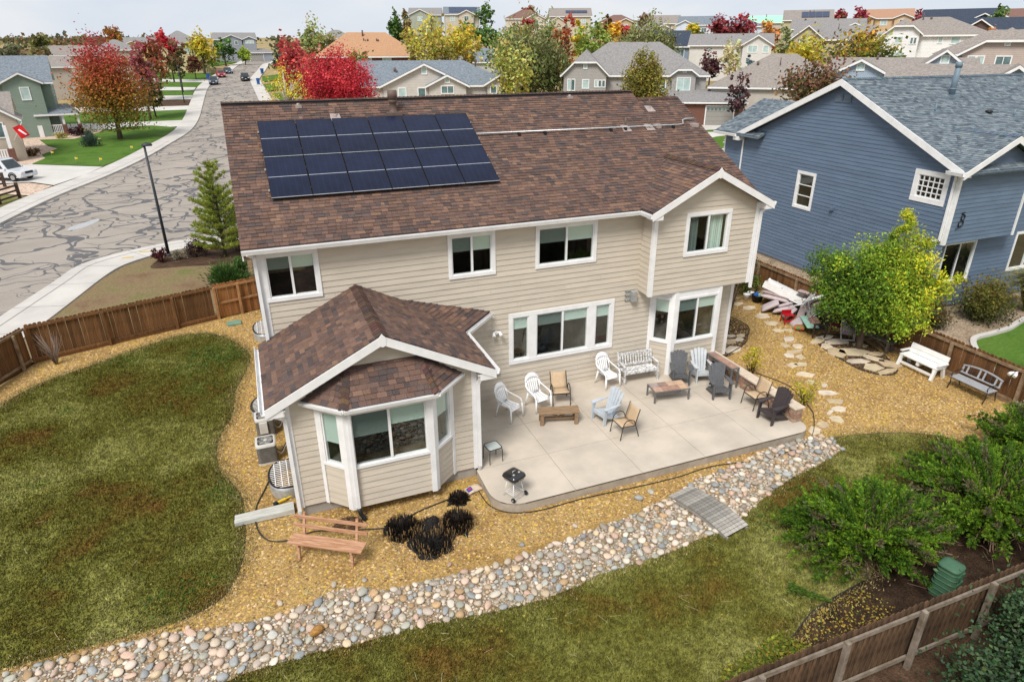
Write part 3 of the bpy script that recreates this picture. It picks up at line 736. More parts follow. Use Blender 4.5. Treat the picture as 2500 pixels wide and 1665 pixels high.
def window(parent,O,U,N,rect,trim=0.1,lights=2,shades=(0.3,0.3),screen=(0,),room=1.6,sill=False,grid=None,curtain=None,trim_mat=None,ext=.3,dn=.5):
 """rect = outer trim (u0,u1,z0,z1). window > sash, pane, roller_shade, insect_screen, room_box"""
 P = frame_pt(O,U,N); u0,u1,z0,z1 = rect; tm = trim_mat or WHITE
 mb = MB(); e = 0.045
 obox(mb,P,u0,u1,0,e,z1-trim,z1); obox(mb,P,u0,u1,0,e+.004,z0,z0+trim)
 obox(mb,P,u0,u0+trim,0,e-.003,z0+trim,z1-trim); obox(mb,P,u1-trim,u1,0,e-.003,z0+trim,z1-trim)
 w = mb.build('window',tm,parent)
 a0,a1,b0,b1 = u0+trim,u1-trim,z0+trim,z1-trim
 mb = MB(); s = 0.035
 obox(mb,P,a0,a1,-.06,.018,b1-s,b1); obox(mb,P,a0,a1,-.06,.02,b0,b0+s)
 obox(mb,P,a0,a0+s,-.06,.016,b0+s,b1-s); obox(mb,P,a1-s,a1,-.06,.016,b0+s,b1-s)
 wl = (a1-a0)/lights
 for i in range(1,lights):obox(mb,P,a0+wl*i-.03,a0+wl*i+.03,-.05,.026,b0+s,b1-s)
 if grid:
  gx,gz = grid
  for i in range(1,gx):c = a0+(a1-a0)*i/gx; obox(mb,P,c-.018,c+.018,-.02,.012,b0+s,b1-s)
  for i in range(1,gz):c = b0+(b1-b0)*i/gz; obox(mb,P,a0+s,a1-s,-.02,.014,c-.018,c+.018)
 mb.build('sash',tm,w)
 for i in range(lights):
  c0,c1 = a0+wl*i+(.03 if i else s),a0+wl*(i+1)-(.03 if i<lights-1 else s)
  mb = MB(); mb.add([P(c0,-.02,b0+s),P(c1,-.02,b0+s),P(c1,-.02,b1-s),P(c0,-.02,b1-s)],[(0,1,2,3)if Vector(U).cross(Vector((0,0,1))).dot(Vector(N))>0 else (3,2,1,0)]); mb.build('pane',GLASS,w)
  sh = shades[i]if i<len(shades)else 0
  if sh:
   mb = MB(); zz = b1-s-(b1-b0)*sh
   obox(mb,P,c0-.01,c1+.01,-.040,-.035,zz,b1-s); obox(mb,P,c0-.01,c1+.01,-.048,-.033,zz-.03,zz)
   mb.build('roller_shade',SHADE,w)
  if curtain and curtain[i]:
   mb = MB(); k0,k1 = curtain[i]; n = 26; vs = []
   for j in range(n+1):
    u = c0+(c1-c0)*(k0+(k1-k0)*j/n); d = -.12+.035*math.sin(j*1.9)+.01*math.sin(j*.7)
    vs+=[P(u,d,b0),P(u,d,b1)]
   mb.add(vs,[(2*j,2*j+2,2*j+3,2*j+1)for j in range(n)]); mb.build('curtain',SHADE,w)
  if i in screen:
   mb = MB(); mb.add([P(c0+.004,.003,b0+s),P(c1-.004,.003,b0+s),P(c1-.004,.003,b1-s),P(c0+.004,.003,b1-s)],[(0,1,2,3)]); mb.build('insect_screen',SCREEN,w)
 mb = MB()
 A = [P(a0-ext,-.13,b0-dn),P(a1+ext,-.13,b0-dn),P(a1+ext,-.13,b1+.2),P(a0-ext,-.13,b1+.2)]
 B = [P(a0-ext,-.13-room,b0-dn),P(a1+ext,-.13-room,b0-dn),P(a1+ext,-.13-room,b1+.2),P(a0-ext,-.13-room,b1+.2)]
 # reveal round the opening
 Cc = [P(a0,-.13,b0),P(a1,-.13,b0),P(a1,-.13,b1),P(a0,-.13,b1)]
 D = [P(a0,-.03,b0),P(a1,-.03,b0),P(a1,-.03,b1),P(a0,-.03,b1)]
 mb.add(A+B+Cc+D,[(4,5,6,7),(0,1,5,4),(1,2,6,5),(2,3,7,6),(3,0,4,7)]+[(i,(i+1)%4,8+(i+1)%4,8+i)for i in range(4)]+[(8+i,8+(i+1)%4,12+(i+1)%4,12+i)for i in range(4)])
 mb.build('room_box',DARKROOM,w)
 return w
def gutter(parent,pts,out=0.12,h=0.11,name='gutter',mat=None):
 """open trough along a polyline; pts at the roof edge, outside to the right of travel"""
 mb = MB()
 for a,b in zip(pts[:-1],pts[1:]):
  a = Vector(a); b = Vector(b); d = (b-a).normalized(); s = Vector((d.y,-d.x,0)).normalized()
  t = 0.012
  def q(p,o,z):return tuple(p+s*o+Vector((0,0,z)))
  prof = [(0,-.0),(0,-h),(out*.75,-h),(out,-.01),(out,.005),(out-t,.005),(out*.75-t,-h+t),(t,-h+t),(t,-.0)]
  n = len(prof); vs = [q(a,o,z)for o,z in prof]+[q(b,o,z)for o,z in prof]
  mb.add(vs,[(i,i+1,n+i+1,n+i)for i in range(n-1)]+[(0,7,6,1),(1,6,5,2),(2,5,4,3),(n,n+1,n+6,n+7),(n+1,n+2,n+5,n+6)])
 return mb.build(name,mat or WHITE,parent)
def downspout(parent,pts,w=0.085,d=0.065,mat=None):
 mb = MB()
 for a,b in zip(pts[:-1],pts[1:]):
  e = (Vector(b)-Vector(a)).normalized()*.02
  mb.beam(Vector(a)-e,Vector(b)+e,w,d,(0,1,0.01))
 return mb.build('downspout',mat or WHITE,parent)
 # ------------------------------------------------------------------ main house
house = thing('beige_house','two-storey beige lap-sided house with brown shingle roof and solar panels','house')
S_ = 0.518; NR = math.sqrt(1+S_*S_)
XL,XR,YE,ZE,YR = -0.33,15.32,-0.32,5.58,5.35
ZR = ZE+S_*(YR-YE); Y2 = 4.88; Z2 = ZE+S_*(Y2-YE); X1 = 13.58
sh = []
shingle_plane(sh,[(XL,YE,ZE),(X1,YE,ZE),(X1,YR,ZR),(XL,YR,ZR)],(1,0,0),BROWN_PAL,seed=1)
shingle_plane(sh,[(X1,YE,ZE),(XR,YE,ZE),(XR,Y2,Z2),(X1,Y2,Z2)],(1,0,0),BROWN_PAL,seed=2)
BX0,BX1,BXM,BY,BYF,BZE,BZA = 11.12,14.89,13.0,-0.65,-0.98,5.61,6.73
yv0 = (BZE-ZE)/S_+YE; yv1 = (BZA-ZE)/S_+YE
shingle_plane(sh,[(10.83,yv0+.05,BZE),(10.83,BYF,BZE),(BXM,BYF,BZA),(BXM,yv1+.05,BZA)],(0,-1,0),BROWN_PAL,seed=3)
shingle_plane(sh,[(15.17,BYF,BZE),(15.17,yv0+.05,BZE),(BXM,yv1+.05,BZA),(BXM,BYF,BZA)],(0,1,0),BROWN_PAL,seed=4)
AX0,AX1,AXM,AY,AYF,AZE,AZA = 0.09,4.52,2.31,-3.32,-3.61,2.93,4.25
EL,ER = -0.32,4.95
shingle_plane(sh,[(EL,0.0,AZE),(EL,AYF,AZE),(AXM,AYF,AZA),(AXM,0,AZA)],(0,-1,0),BROWN_PAL,seed=5)
V1 = (3.46,0.0,3.68)
shingle_plane(sh,[(ER,AYF,AZE),(ER,-1.15,AZE),V1,(AXM,0,AZA),(AXM,AYF,AZA)],(0,1,0),BROWN_PAL,seed=6)
shingle_plane(sh,[(ER,-1.15,AZE),(6.1,-0.0,AZE),V1],(1.15,1.15,0),BROWN_PAL,seed=7)
BF = -4.1; BZ = 2.85; BT = 3.49
bl,br,fl,fr_ = (0.42,AY,BZ),(4.2,AY,BZ),(1.26,BF,BZ),(3.37,BF,BZ)
tl,tr_ = (1.47,AY,BT),(3.21,AY,BT)
shingle_plane(sh,[fl,fr_,tr_,tl],(1,0,0),BROWN_PAL,seed=8)
shingle_plane(sh,[bl,fl,tl],(fl[0]-bl[0],fl[1]-bl[1],0),BROWN_PAL,seed=9)
shingle_plane(sh,[fr_,br,tr_],(br[0]-fr_[0],br[1]-fr_[1],0),BROWN_PAL,seed=10)
CAPP = [((0.105,0.066,0.052),3),((0.085,0.056,0.048),2),((0.13,0.08,0.058),2)]
ridge_caps(sh,(XL,YR,ZR),(X1,YR,ZR),(0,1,0),CAPP,seed=1)
ridge_caps(sh,(X1,Y2,Z2),(XR,Y2,Z2),(0,1,0),CAPP,seed=2)
ridge_caps(sh,(BXM,BYF,BZA),(BXM,yv1,BZA),(1,0,0),CAPP,seed=3)
ridge_caps(sh,(AXM,AYF,AZA),(AXM,0,AZA),(1,0,0),CAPP,seed=4)
ridge_caps(sh,fl,tl,(0.8,-.45,0),CAPP,half=.12,drop=.05,seed=5)
ridge_caps(sh,fr_,tr_,(.8,.45,0),CAPP,half=.12,drop=.05,seed=6)
# roof decks (closed slabs under the shingles) with the rear slopes
ROOFB = roof_mat('brown_roof_rear',(0.07,0.048,0.040),(0.14,0.085,0.06))
roof = MB()
zb = ZE+S_*(YR-YE)-S_*(11.0-YR)
slab(roof,[(XL,YE,ZE-.01),(X1,YE,ZE-.01),(X1,YR,ZR-.01),(XL,YR,ZR-.01)],.1)
slab(roof,[(X1,YE,ZE-.012),(XR,YE,ZE-.012),(XR,Y2,Z2-.012),(X1,Y2,Z2-.012)],.1)
slab(roof,[(XL,YR,ZR-.01),(X1,YR,ZR-.01),(X1,11.0,zb),(XL,11.0,zb)],.1)
slab(roof,[(X1,Y2,Z2-.012),(XR,Y2,Z2-.012),(XR,10.2,Z2-S_*(10.2-Y2)),(X1,10.2,Z2-S_*(10.2-Y2))],.1)
slab(roof,[(10.83,yv0,BZE-.01),(10.83,BYF,BZE-.01),(BXM,BYF,BZA-.01),(BXM,yv1,BZA-.01)],.08)
slab(roof,[(15.17,BYF,BZE-.01),(15.17,yv0,BZE-.01),(BXM,yv1,BZA-.01),(BXM,BYF,BZA-.01)],.08)
slab(roof,[(EL,-.005,AZE-.01),(EL,AYF,AZE-.01),(AXM,AYF,AZA-.01),(AXM,-.005,AZA-.01)],.08)
slab(roof,[(ER,AYF,AZE-.012),(ER,-1.15,AZE-.012),(V1[0],-.005,V1[2]-.012),(AXM,-.005,AZA-.012),(AXM,AYF,AZA-.012)],.08)
slab(roof,[(ER,-1.15,AZE-.013),(6.1,-.005,AZE-.013),(V1[0],-.005,V1[2]-.013)],.08)
slab(roof,[fl,fr_,tr_,tl],.06); slab(roof,[bl,fl,tl],.06); slab(roof,[fr_,br,tr_],.06)
roof_o = roof.build('roof',ROOFB,house)
emit_parts(sh,'shingle',roof_o,[SHINGLE])
mb = MB(); mb.box(XL,X1,YR-.16,YR-.10,ZR-.075,ZR-.015); mb.box(XL,X1,YR-.17,YR+.1,ZR-.0,ZR+.012); mb.build('ridge_vent',BLACK,roof_o)
# siding
bd = []
HW = [(0.07,1.46,4.07,5.36),(4.90,6.29,4.07,5.36),(7.53,9.53,4.06,5.35)]
TRI = (6.68,10.27,1.08,2.75)
sk = .04
def hole(r,t=0.06):return (r[0]+t,r[1]-t,r[2]+t,r[3]-t)
siding(bd,(0,0,0),(1,0,0),(0,-1,0),[(0,.0),(11.12,.0),(11.12,5.5),(0,5.5)],[hole(w)for w in HW]+[hole(TRI)],seed=1)
siding(bd,(0,0,0),(1,0,0),(0,-1,0),[(11.12,.0),(14.89,.0),(14.89,2.93),(11.12,2.93)],[(11.7,14.35,.05,2.9)],seed=2)
WB = (12.21,13.87,4.07,5.43)
siding(bd,(0,BY,0),(1,0,0),(0,-1,0),[(BX0,2.93),(BX1,2.93),(BX1,5.56),(BXM,6.58),(BX0,5.56)],[hole(WB)],seed=3,z0=2.93)
siding(bd,(BX0,0,0),(0,-1,0),(-1,0,0),[(0,2.93),(.65,2.93),(.65,5.56),(0,5.56)],[],seed=4,z0=2.93)
siding(bd,(BX1,BY,0),(0,1,0),(1,0,0),[(0,2.93),(.65,2.93),(.65,5.56),(0,5.56)],[],seed=5,z0=2.93)
siding(bd,(0,10.7,0),(0,-1,0),(-1,0,0),[(0,.05),(10.7,.05),(10.7,5.62),(5.35,8.36),(0,5.62)],[],seed=6)
siding(bd,(BX1,0,0),(0,1,0),(1,0,0),[(0,.05),(9.8,.05),(9.8,5.6),(4.88,8.15),(0,5.6)],[],seed=7)
siding(bd,(0,AY,0),(1,0,0),(0,-1,0),[(AX0,.05),(AX1,.05),(AX1,2.96),(AXM,4.08),(AX0,2.96)],[(.78,3.84,.1,2.7)],seed=8,z0=.05)
siding(bd,(AX0,0,0),(0,-1,0),(-1,0,0),[(0,.05),(3.32,.05),(3.32,2.95),(0,2.95)],[],seed=9,z0=.05)
siding(bd,(AX1,AY,0),(0,1,0),(1,0,0),[(0,.05),(2.25,.05),(2.25,2.95),(0,2.95)],[],seed=10,z0=.05)
DO = Vector((4.52,-1.07,0)); DU = Vector((1.07,1.07,0)).normalized(); DN = Vector((1,-1,0)).normalized()
siding(bd,DO,DU,DN,[(0,.05),(1.51,.05),(1.51,2.9),(0,2.9)],[(.35,1.2,.05,2.1)],seed=11,z0=.05)
# bay of the front room
BAYP = [(.72,-3.32),(1.25,-3.85),(3.27,-3.85),(3.90,-3.32)]
def bay(P4,zb,zs,zt,seed):
 for i in range(3):
  a = Vector((*P4[i],0)); b = Vector((*P4[i+1],0)); U = (b-a); ln = U.length; U.normalize(); N = Vector((U.y,-U.x,0))
  siding(bd,a,U,N,[(0,zb),(ln,zb),(ln,zs),(0,zs)],[],seed=seed+i,z0=zb)
  yield a,U,N,ln
bays = list(bay(BAYP,.05,1.16,2.75,20))
LBAY = [(11.65,0.0),(12.15,-.6),(13.9,-.6),(14.4,0.0)]
lbays = list(bay(LBAY,.0,1.12,2.9,30))
emit_parts(bd,'siding_board',house,[BEIGE])
# rear wall, foundation, soffits
mb = MB(); mb.box(0.02,14.87,10.5,10.7,0,5.6); mb.build('rear_wall',siding_mat('beige_far_wall',(0.46,0.41,0.34)),house)
mb = MB(); mb.box(.03,14.86,.03,10.66,-.6,.03); mb.box(.12,4.49,-3.29,.05,-.6,.045); mb.add([(4.4,-1.3,-.6),(5.6,.02,-.6),(4.4,.02,-.6),(4.4,-1.3,.045),(5.6,.02,.045),(4.4,.02,.045)],[(0,1,4,3),(3,4,5)])
mb.build('foundation',FOUND,house)
mb = MB()
mb.box(XL,11.1,YE,.0,ZE-.135,ZE-.112); mb.box(BX0,BX1,BY+.005,-.02,2.90,2.925)
mb.box(EL,AX0,AYF,0,AZE-.12,AZE-.095); mb.box(AX1,ER,AYF,-1.1,AZE-.12,AZE-.095)
mb.prism([(BAYP[0][0],BAYP[0][1],.03),(BAYP[1][0],BAYP[1][1],.03),(BAYP[2][0],BAYP[2][1],.03),(BAYP[3][0],BAYP[3][1],.03)],(0,0,.015))
mb.build('soffit',WHITE,house)
# bay heads and posts
for k,(segs,zs,zt,rectz,sh3)in enumerate(((bays,1.16,2.75,(1.14,2.66),((.55,),(.42,.30),(.4,))),(lbays,1.12,2.92,(1.10,2.70),((.27,),(.25,.22),(.25,))))):
 for i,(a,U,N,ln)in enumerate(segs):
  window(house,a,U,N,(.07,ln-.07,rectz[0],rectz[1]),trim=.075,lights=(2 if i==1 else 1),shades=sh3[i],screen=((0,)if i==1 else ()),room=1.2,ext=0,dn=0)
  P = frame_pt(a,U,N); mb = MB(); obox(mb,P,0,ln,-.02,.03,rectz[1],zt); mb.build('head_board',WHITE,house)
 pts = BAYP if k==0 else LBAY
 for i,p in enumerate(pts):
  w = .075 if i in (0,3)else .105
  mb = MB()
  if i==0:d1 = d2 = segs[0][1]
  elif i==3:d1 = d2 = segs[2][1]
  else:d1,d2 = segs[i-1][1],segs[i][1]
  pv = Vector((*p,0)); n1 = Vector((d1.y,-d1.x,0)); n2 = Vector((d2.y,-d2.x,0)); nb = (n1+n2).normalized()
  if i in (0,3):
   poly = [pv+d1*(w*(1 if i==0 else -1))+n1*.045,pv+n1*.045-d1*(.02 if i==0 else -.02),pv-n1*.05,pv+d1*(w*(1 if i==0 else -1))-n1*.05]
  else:
   poly = [pv-d1*w+n1*.048,pv+nb*.052,pv+d2*w+n2*.048,pv+d2*w-n2*.04,pv-nb*.04,pv-d1*w-n1*.04]
  pz0 = .02 if k==0 else 0.0
  mb.prism([(q.x,q.y,pz0)for q in poly],(0,0,zt-pz0)); mb.build('corner_post',WHITE,house)
  # windows of the flat walls
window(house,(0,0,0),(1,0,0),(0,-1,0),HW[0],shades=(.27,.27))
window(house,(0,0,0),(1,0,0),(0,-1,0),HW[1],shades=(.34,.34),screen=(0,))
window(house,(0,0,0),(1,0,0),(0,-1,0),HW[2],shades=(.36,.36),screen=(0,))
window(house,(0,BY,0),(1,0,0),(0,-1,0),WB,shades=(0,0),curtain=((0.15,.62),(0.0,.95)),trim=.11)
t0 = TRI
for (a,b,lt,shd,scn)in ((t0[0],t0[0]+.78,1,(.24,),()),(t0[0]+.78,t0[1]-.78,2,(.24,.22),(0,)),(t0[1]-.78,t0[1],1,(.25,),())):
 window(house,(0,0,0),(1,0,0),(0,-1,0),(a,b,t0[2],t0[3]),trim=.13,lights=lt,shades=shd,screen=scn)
 # patio door on the diagonal
P = frame_pt(DO,DU,DN); mb = MB(); obox(mb,P,.32,.42,0,.05,.0,2.15); obox(mb,P,1.13,1.23,0,.05,0,2.15); obox(mb,P,.42,1.13,0,.05,2.05,2.15); obox(mb,P,.42,1.13,-.02,.02,0,.35); dr = mb.build('patio_door',WHITE,house)
mb = MB(); obox(mb,P,.42,1.13,-.01,-.005,.35,2.05); mb.build('pane',FARGLASS,dr)
# white corner boards
for (x0,x1,y0,y1,z0,z1)in ((-.03,.1,-.03,.1,2.9,5.47),(BX0-.03,BX0+.1,BY-.03,BY+.1,2.9,5.56),(BX1-.1,BX1+.03,BY-.03,BY+.1,2.9,5.56),(BX1-.1,BX1+.03,-.03,.1,0,2.9),(AX1-.1,AX1+.03,AY-.03,AY+.08,.02,2.85),(AX0-.03,AX0+.08,AY-.03,AY+.08,.02,2.85)):
 mb = MB(); mb.box(x0,x1,y0,y1,z0,z1); mb.build('corner_board',WHITE,house)
 # rake fascias
def rake(parent,a,b,h,y,t=.035,name='rake_board',mat=None):
 mb = MB(); mb.prism([(a[0],y,a[1]),(b[0],y,b[1]),(b[0],y,b[1]-h),(a[0],y,a[1]-h)],(0,t,0)); return mb.build(name,mat or WHITE,parent)
rake(house,(EL-.02,AZE-.02),(AXM,AZA-.015),.21,AYF-.03); rake(house,(AXM,AZA-.015),(ER+.02,AZE-.02),.21,AYF-.03)
rake(house,(10.80,BZE-.02),(BXM,BZA-.015),.21,BYF-.03); rake(house,(BXM,BZA-.015),(15.2,BZE-.02),.21,BYF-.03)
for (mx_,mz,my)in ((AXM,AZA,AYF),(BXM,BZA,BYF)):
 mb = MB(); mb.prism([(mx_-.09,my-.04,mz-.06),(mx_,my-.04,mz+.045),(mx_+.09,my-.04,mz-.06),(mx_+.07,my-.04,mz-.24),(mx_,my-.04,mz-.27),(mx_-.07,my-.04,mz-.24)],(0,.02,0)); mb.build('peak_cap',WHITE,house)
for (x,y,z,w)in ((EL+.17,AYF-.01,AZE-.14,.38),(ER-.19,AYF-.01,AZE-.14,.38),(10.99,BYF-.01,BZE-.12,.34),(15.03,BYF-.01,BZE-.12,.3)):
 mb = MB(); mb.box(x-w/2,x+w/2,y,AY if y<-2 else BY,z-.1,z+.06); mb.build('eave_return',WHITE,house)
for x in (XL-.03,XR):
 mb = MB(); zr = ZR if x<1 else Z2; yr = YR if x<1 else Y2
 x+=.035 if x<1 else -.035; mb.prism([(x,YE,ZE-.12),(x,yr,zr-.12),(x,11.0,zr-S_*(11-yr)-.12),(x,11.0,zr-S_*(11-yr)-.28),(x,yr,zr-.28),(x,YE,ZE-.28)],(.03,0,0)); mb.build('rake_board',WHITE,house)
 # gutters and downspouts
gutter(house,[(XL,YE,ZE-.02),(10.83,YE,ZE-.02)]); gutter(house,[(10.83-.005,YE,ZE-.02),(10.83-.005,BYF,ZE-.02)][::1],out=.11)
gutter(house,[(EL,0,AZE-.02),(EL,AYF-.02,AZE-.02)]); gutter(house,[(ER,AYF-.02,AZE-.02),(ER,-1.18,AZE-.02),(6.1,-.03,AZE-.02)])
gutter(house,[bl,fl,fr_,br],out=.09,h=.09)
gutter(house,[(15.17,BYF,BZE-.02),(15.17,yv0,BZE-.02)],out=.11)
downspout(house,[(EL-.06,AYF+.12,2.80),(-.03,AYF+.10,2.62),(.04,AY-.07,2.5),(.04,AY-.07,-.05)])
downspout(house,[(ER+.05,AYF+.12,2.80),(4.62,AYF+.2,2.62),(4.57,AY-.07,2.5),(4.57,AY-.07,.08)])
downspout(house,[(-.2,YE-.06,5.47),(-.07,-.09,5.3),(-.07,-.09,3.06)])
downspout(house,[(1.36,BF+.13,2.76),(1.36,-3.93,2.62),(1.36,-3.93,.06)],w=.075)
downspout(house,[(15.2,BYF+.15,5.5),(14.97,BY-.06,5.25),(14.97,BY-.06,2.75)])
mb = MB(); mb.tube([(1.36,-3.93,.08),(1.37,-3.95,-.05),(1.44,-4.0,-.2),(1.47,-4.03,-.24)],.05,8); mb.build('drain_elbow',BLACK,house)
mb = MB(); mb.tube([(.04,AY-.07,-.02),(.05,AY-.12,-.24)],.05,8); mb.tube([(4.57,AY-.07,.1),(4.52,AY-.1,-.2)],.055,8); mb.build('drain_elbow',FOUND,house)
# roof pipes and conduit
PIPE = pm('brown_vent_paint',(0.13,0.09,0.075),rough=0.6,bump=0.05); LEAD = pm('lead_flashing',(0.34,0.28,0.26),rough=0.6,var=0.2,ns=12)
def roofz(y):return ZE+S_*(y-YE)
f = thing('flue_pipe',None,None,parent=house)
FB = (4.64,4.62); fz = roofz(FB[1])
mb = MB(); mb.lathe([(.20,-.12),(.13,.06),(.105,.1),(.105,.3),(.16,.34),(.125,.38),(.125,.4)],(FB[0],FB[1],fz),18); mb.lathe([(.12,.4),(.15,.41),(.15,.66),(.12,.665)],(FB[0],FB[1],fz),18)
fo = mb.build('flue',PIPE,roof_o); bpy.data.objects.remove(f)
mb = MB(); mb.box(FB[0]-.24,FB[0]+.24,FB[1]-.24,FB[1]+.2,fz-.1,fz+.02); mb.build('flashing',PIPE,fo)
for (x,y,h)in ((2.83,4.52,.3),(12.26,3.33,.36),(13.76,4.3,.33),(13.18,3.33,.36)):
 mb = MB(); mb.tube([(x,y,roofz(y)-.05),(x,y,roofz(y)+h)],.035,8); p = mb.build('vent_pipe',PIPE,roof_o)
 mb = MB(); z = roofz(y); mb.add([(x-.16,y-.22,roofz(y-.22)+.035),(x+.16,y-.22,roofz(y-.22)+.035),(x+.14,y+.12,roofz(y+.12)+.035),(x-.14,y+.12,roofz(y+.12)+.035)],[(0,1,2,3)]); mb.lathe([(.07,-.06),(.045,.1)],(x,y,z),10); mb.build('flashing',LEAD,p)
for (x,y)in ((1.84,5.08),(10.98,5.08)):
 mb = MB(); mb.box(x-.09,x+.09,y-.12,y+.12,roofz(y)-.04,roofz(y)+.05); mb.lathe([(.04,0),(.06,.07),(.03,.1)],(x,y,roofz(y)),8); mb.build('roof_anchor',LEAD,roof_o)
mb = MB(); mb.box(13.42,13.62,3.2,3.42,roofz(3.3)-.05,roofz(3.3)+.1); mb.build('junction_box',LEAD,roof_o)
mb = MB(); mb.box(14.86,15.1,3.12,3.42,roofz(3.25)-.03,roofz(3.25)+.1); mb.build('junction_box',LEAD,roof_o)
mb = MB(); cz = .11
mb.tube([(6.9,3.27,roofz(3.27)+cz),(14.3,3.21,roofz(3.21)+cz),(14.52,3.24,roofz(3.24)+cz),(14.62,3.44,roofz(3.44)+cz),(14.78,3.5,roofz(3.5)+cz),(15.14,3.5,roofz(3.5)+cz)],.022,8); cd = mb.build('conduit',GALV,roof_o)
for x in (8.33,9.24,11.64,12.2,14.1):
 mb = MB(); y = 3.25-(x-7)*.006; mb.box(x-.04,x+.04,y-.06,y+.05,roofz(y)-.02,roofz(y)+.09); mb.build('clip',BLACK,cd)
 # wall fittings
mb = MB(); P = frame_pt((10.84,0,0),(1,0,0),(0,-1,0)); obox(mb,P,-.02,.14,.0,.2,2.62,2.95)
for zz in (2.62,2.78,2.95-.02):obox(mb,P,-.2,-.02,.03,.05,zz,zz+.025)
for uu in (-.2,-.12,-.045):obox(mb,P,uu,uu+.02,.03,.05,2.62,2.95)
mb.build('bracket_lamp',GALV,house)
mb = MB(); mb.tube([(6.26,-.02,2.24),(6.26,-.1,2.26)],.05,10)
for dx in (-.09,.09):mb.tube([(6.26,-.08,2.27),(6.26+dx,-.13,2.27),(6.26+dx*1.3,-.22,2.18)],[.02,.04,.065],10)
mb.build('flood_light',WHITE,house)
mb = MB(); mb.box(6.25,6.35,-.09,-.02,.86,.98); mb.build('outlet_box',pm('almond_plastic',(0.5,0.42,0.3)),house)
# ------------------------------------------------------------------ solar array
arr = thing('solar_array','twelve dark blue solar panels in two rows on the brown roof','solar panels',(0.58,YE,ZE))
CELL = pm('solar_cell',(0.010,0.014,0.036),rough=0.22,var=0.35,ns=0.8,bump=0,spec=0.16)
def cell_lines():
 t = CELL.node_tree; N = t.nodes; LK = t.links.new; b = N['Principled BSDF']; src = b.inputs['Base Color'].links[0].from_socket
 tc = N.new('ShaderNodeTexCoord'); sp = N.new('ShaderNodeSeparateXYZ'); LK(tc.outputs['Object'],sp.inputs[0]); prev = None
 for ax,pz in (('X',.1705),('Y',.0745)):
  d = N.new('ShaderNodeMath'); d.operation = 'DIVIDE'; d.inputs[1].default_value = pz; LK(sp.outputs[ax],d.inputs[0])
  f = N.new('ShaderNodeMath'); f.operation = 'FRACT'; LK(d.outputs[0],f.inputs[0])
  l = N.new('ShaderNodeMath'); l.operation = 'LESS_THAN'; l.inputs[1].default_value = .05 if ax=='X' else .09; LK(f.outputs[0],l.inputs[0])
  if prev:q = N.new('ShaderNodeMath'); q.operation = 'MAXIMUM'; LK(prev,q.inputs[0]); LK(l.outputs[0],q.inputs[1]); prev = q.outputs[0]
  else:prev = l.outputs[0]
 m = N.new('ShaderNodeMath'); m.operation = 'MULTIPLY'; m.inputs[1].default_value = .55; LK(prev,m.inputs[0])
 mx = N.new('ShaderNodeMix'); mx.data_type = 'RGBA'; mx.inputs[7].default_value = (.03,.036,.055,1); LK(m.outputs[0],mx.inputs['Factor']); LK(src,mx.inputs[6]); LK(mx.outputs[2],b.inputs['Base Color'])
cell_lines()
FRAME = pm('panel_frame_black',(0.02,0.02,0.024),rough=0.35,bump=0,metal=0.5); SILVER = pm('panel_edge_silver',(0.55,0.58,0.62),rough=0.35,bump=0,metal=0.4)
ang = math.atan(S_)
PW,PH = 1.035,1.73
pan_m = MB(); pan_m.box(.012,PW-.012,.012,PH-.012,.0,.035); pan_m = pan_m.mesh('solar_panel',[CELL])
fm = MB(); fm.box(0,PW,0,.012,-.005,.04); fm.box(0,PW,PH-.012,PH,-.005,.04); fm.box(0,.012,.012,PH-.012,-.005,.04); fm.box(PW-.012,PW,.012,PH-.012,-.005,.04); fm = fm.mesh('frame',[FRAME])
sm_ = MB(); sm_.box(.015,PW-.015,PH/2-.008,PH/2+.008,.03,.0375); sm_.box(0.0,PW,-.004,.009,.03,.043); sm_ = sm_.mesh('bus_strip',[SILVER])
base = thing('rail_frame',None,None,parent=arr); bpy.data.objects.remove(base)
for r in range(2):
 for c in range(6):
  y = 1.69+r*1.757; x = c*1.054
  q = bpy.data.objects.new('solar_panel',pan_m); link(q,arr); q.rotation_euler = (ang,0,0)
  q.location = (x,y*math.cos(ang)-.10*math.sin(ang),y*math.sin(ang)+.10*math.cos(ang))
  link(bpy.data.objects.new('frame',fm),q); link(bpy.data.objects.new('bus_strip',sm_),q)
for t in (2.1,3.0,3.86,4.76):
 mb = MB(); a = Vector((-.04,t*math.cos(ang)-.065*math.sin(ang),t*math.sin(ang)+.065*math.cos(ang))); mb.beam(a,a+Vector((6.4,0,0)),.04,.05); mb.build('rail',SILVER,arr)
 for x in (.0,1.26,2.5,3.8,5.0,6.3):
  mb = MB(); p = Vector((x,t*math.cos(ang),t*math.sin(ang))); mb.box(p.x-.03,p.x+.03,p.y-.04,p.y+.04,p.z-.02,p.z+.06); mb.build('roof_mount',FRAME,arr)
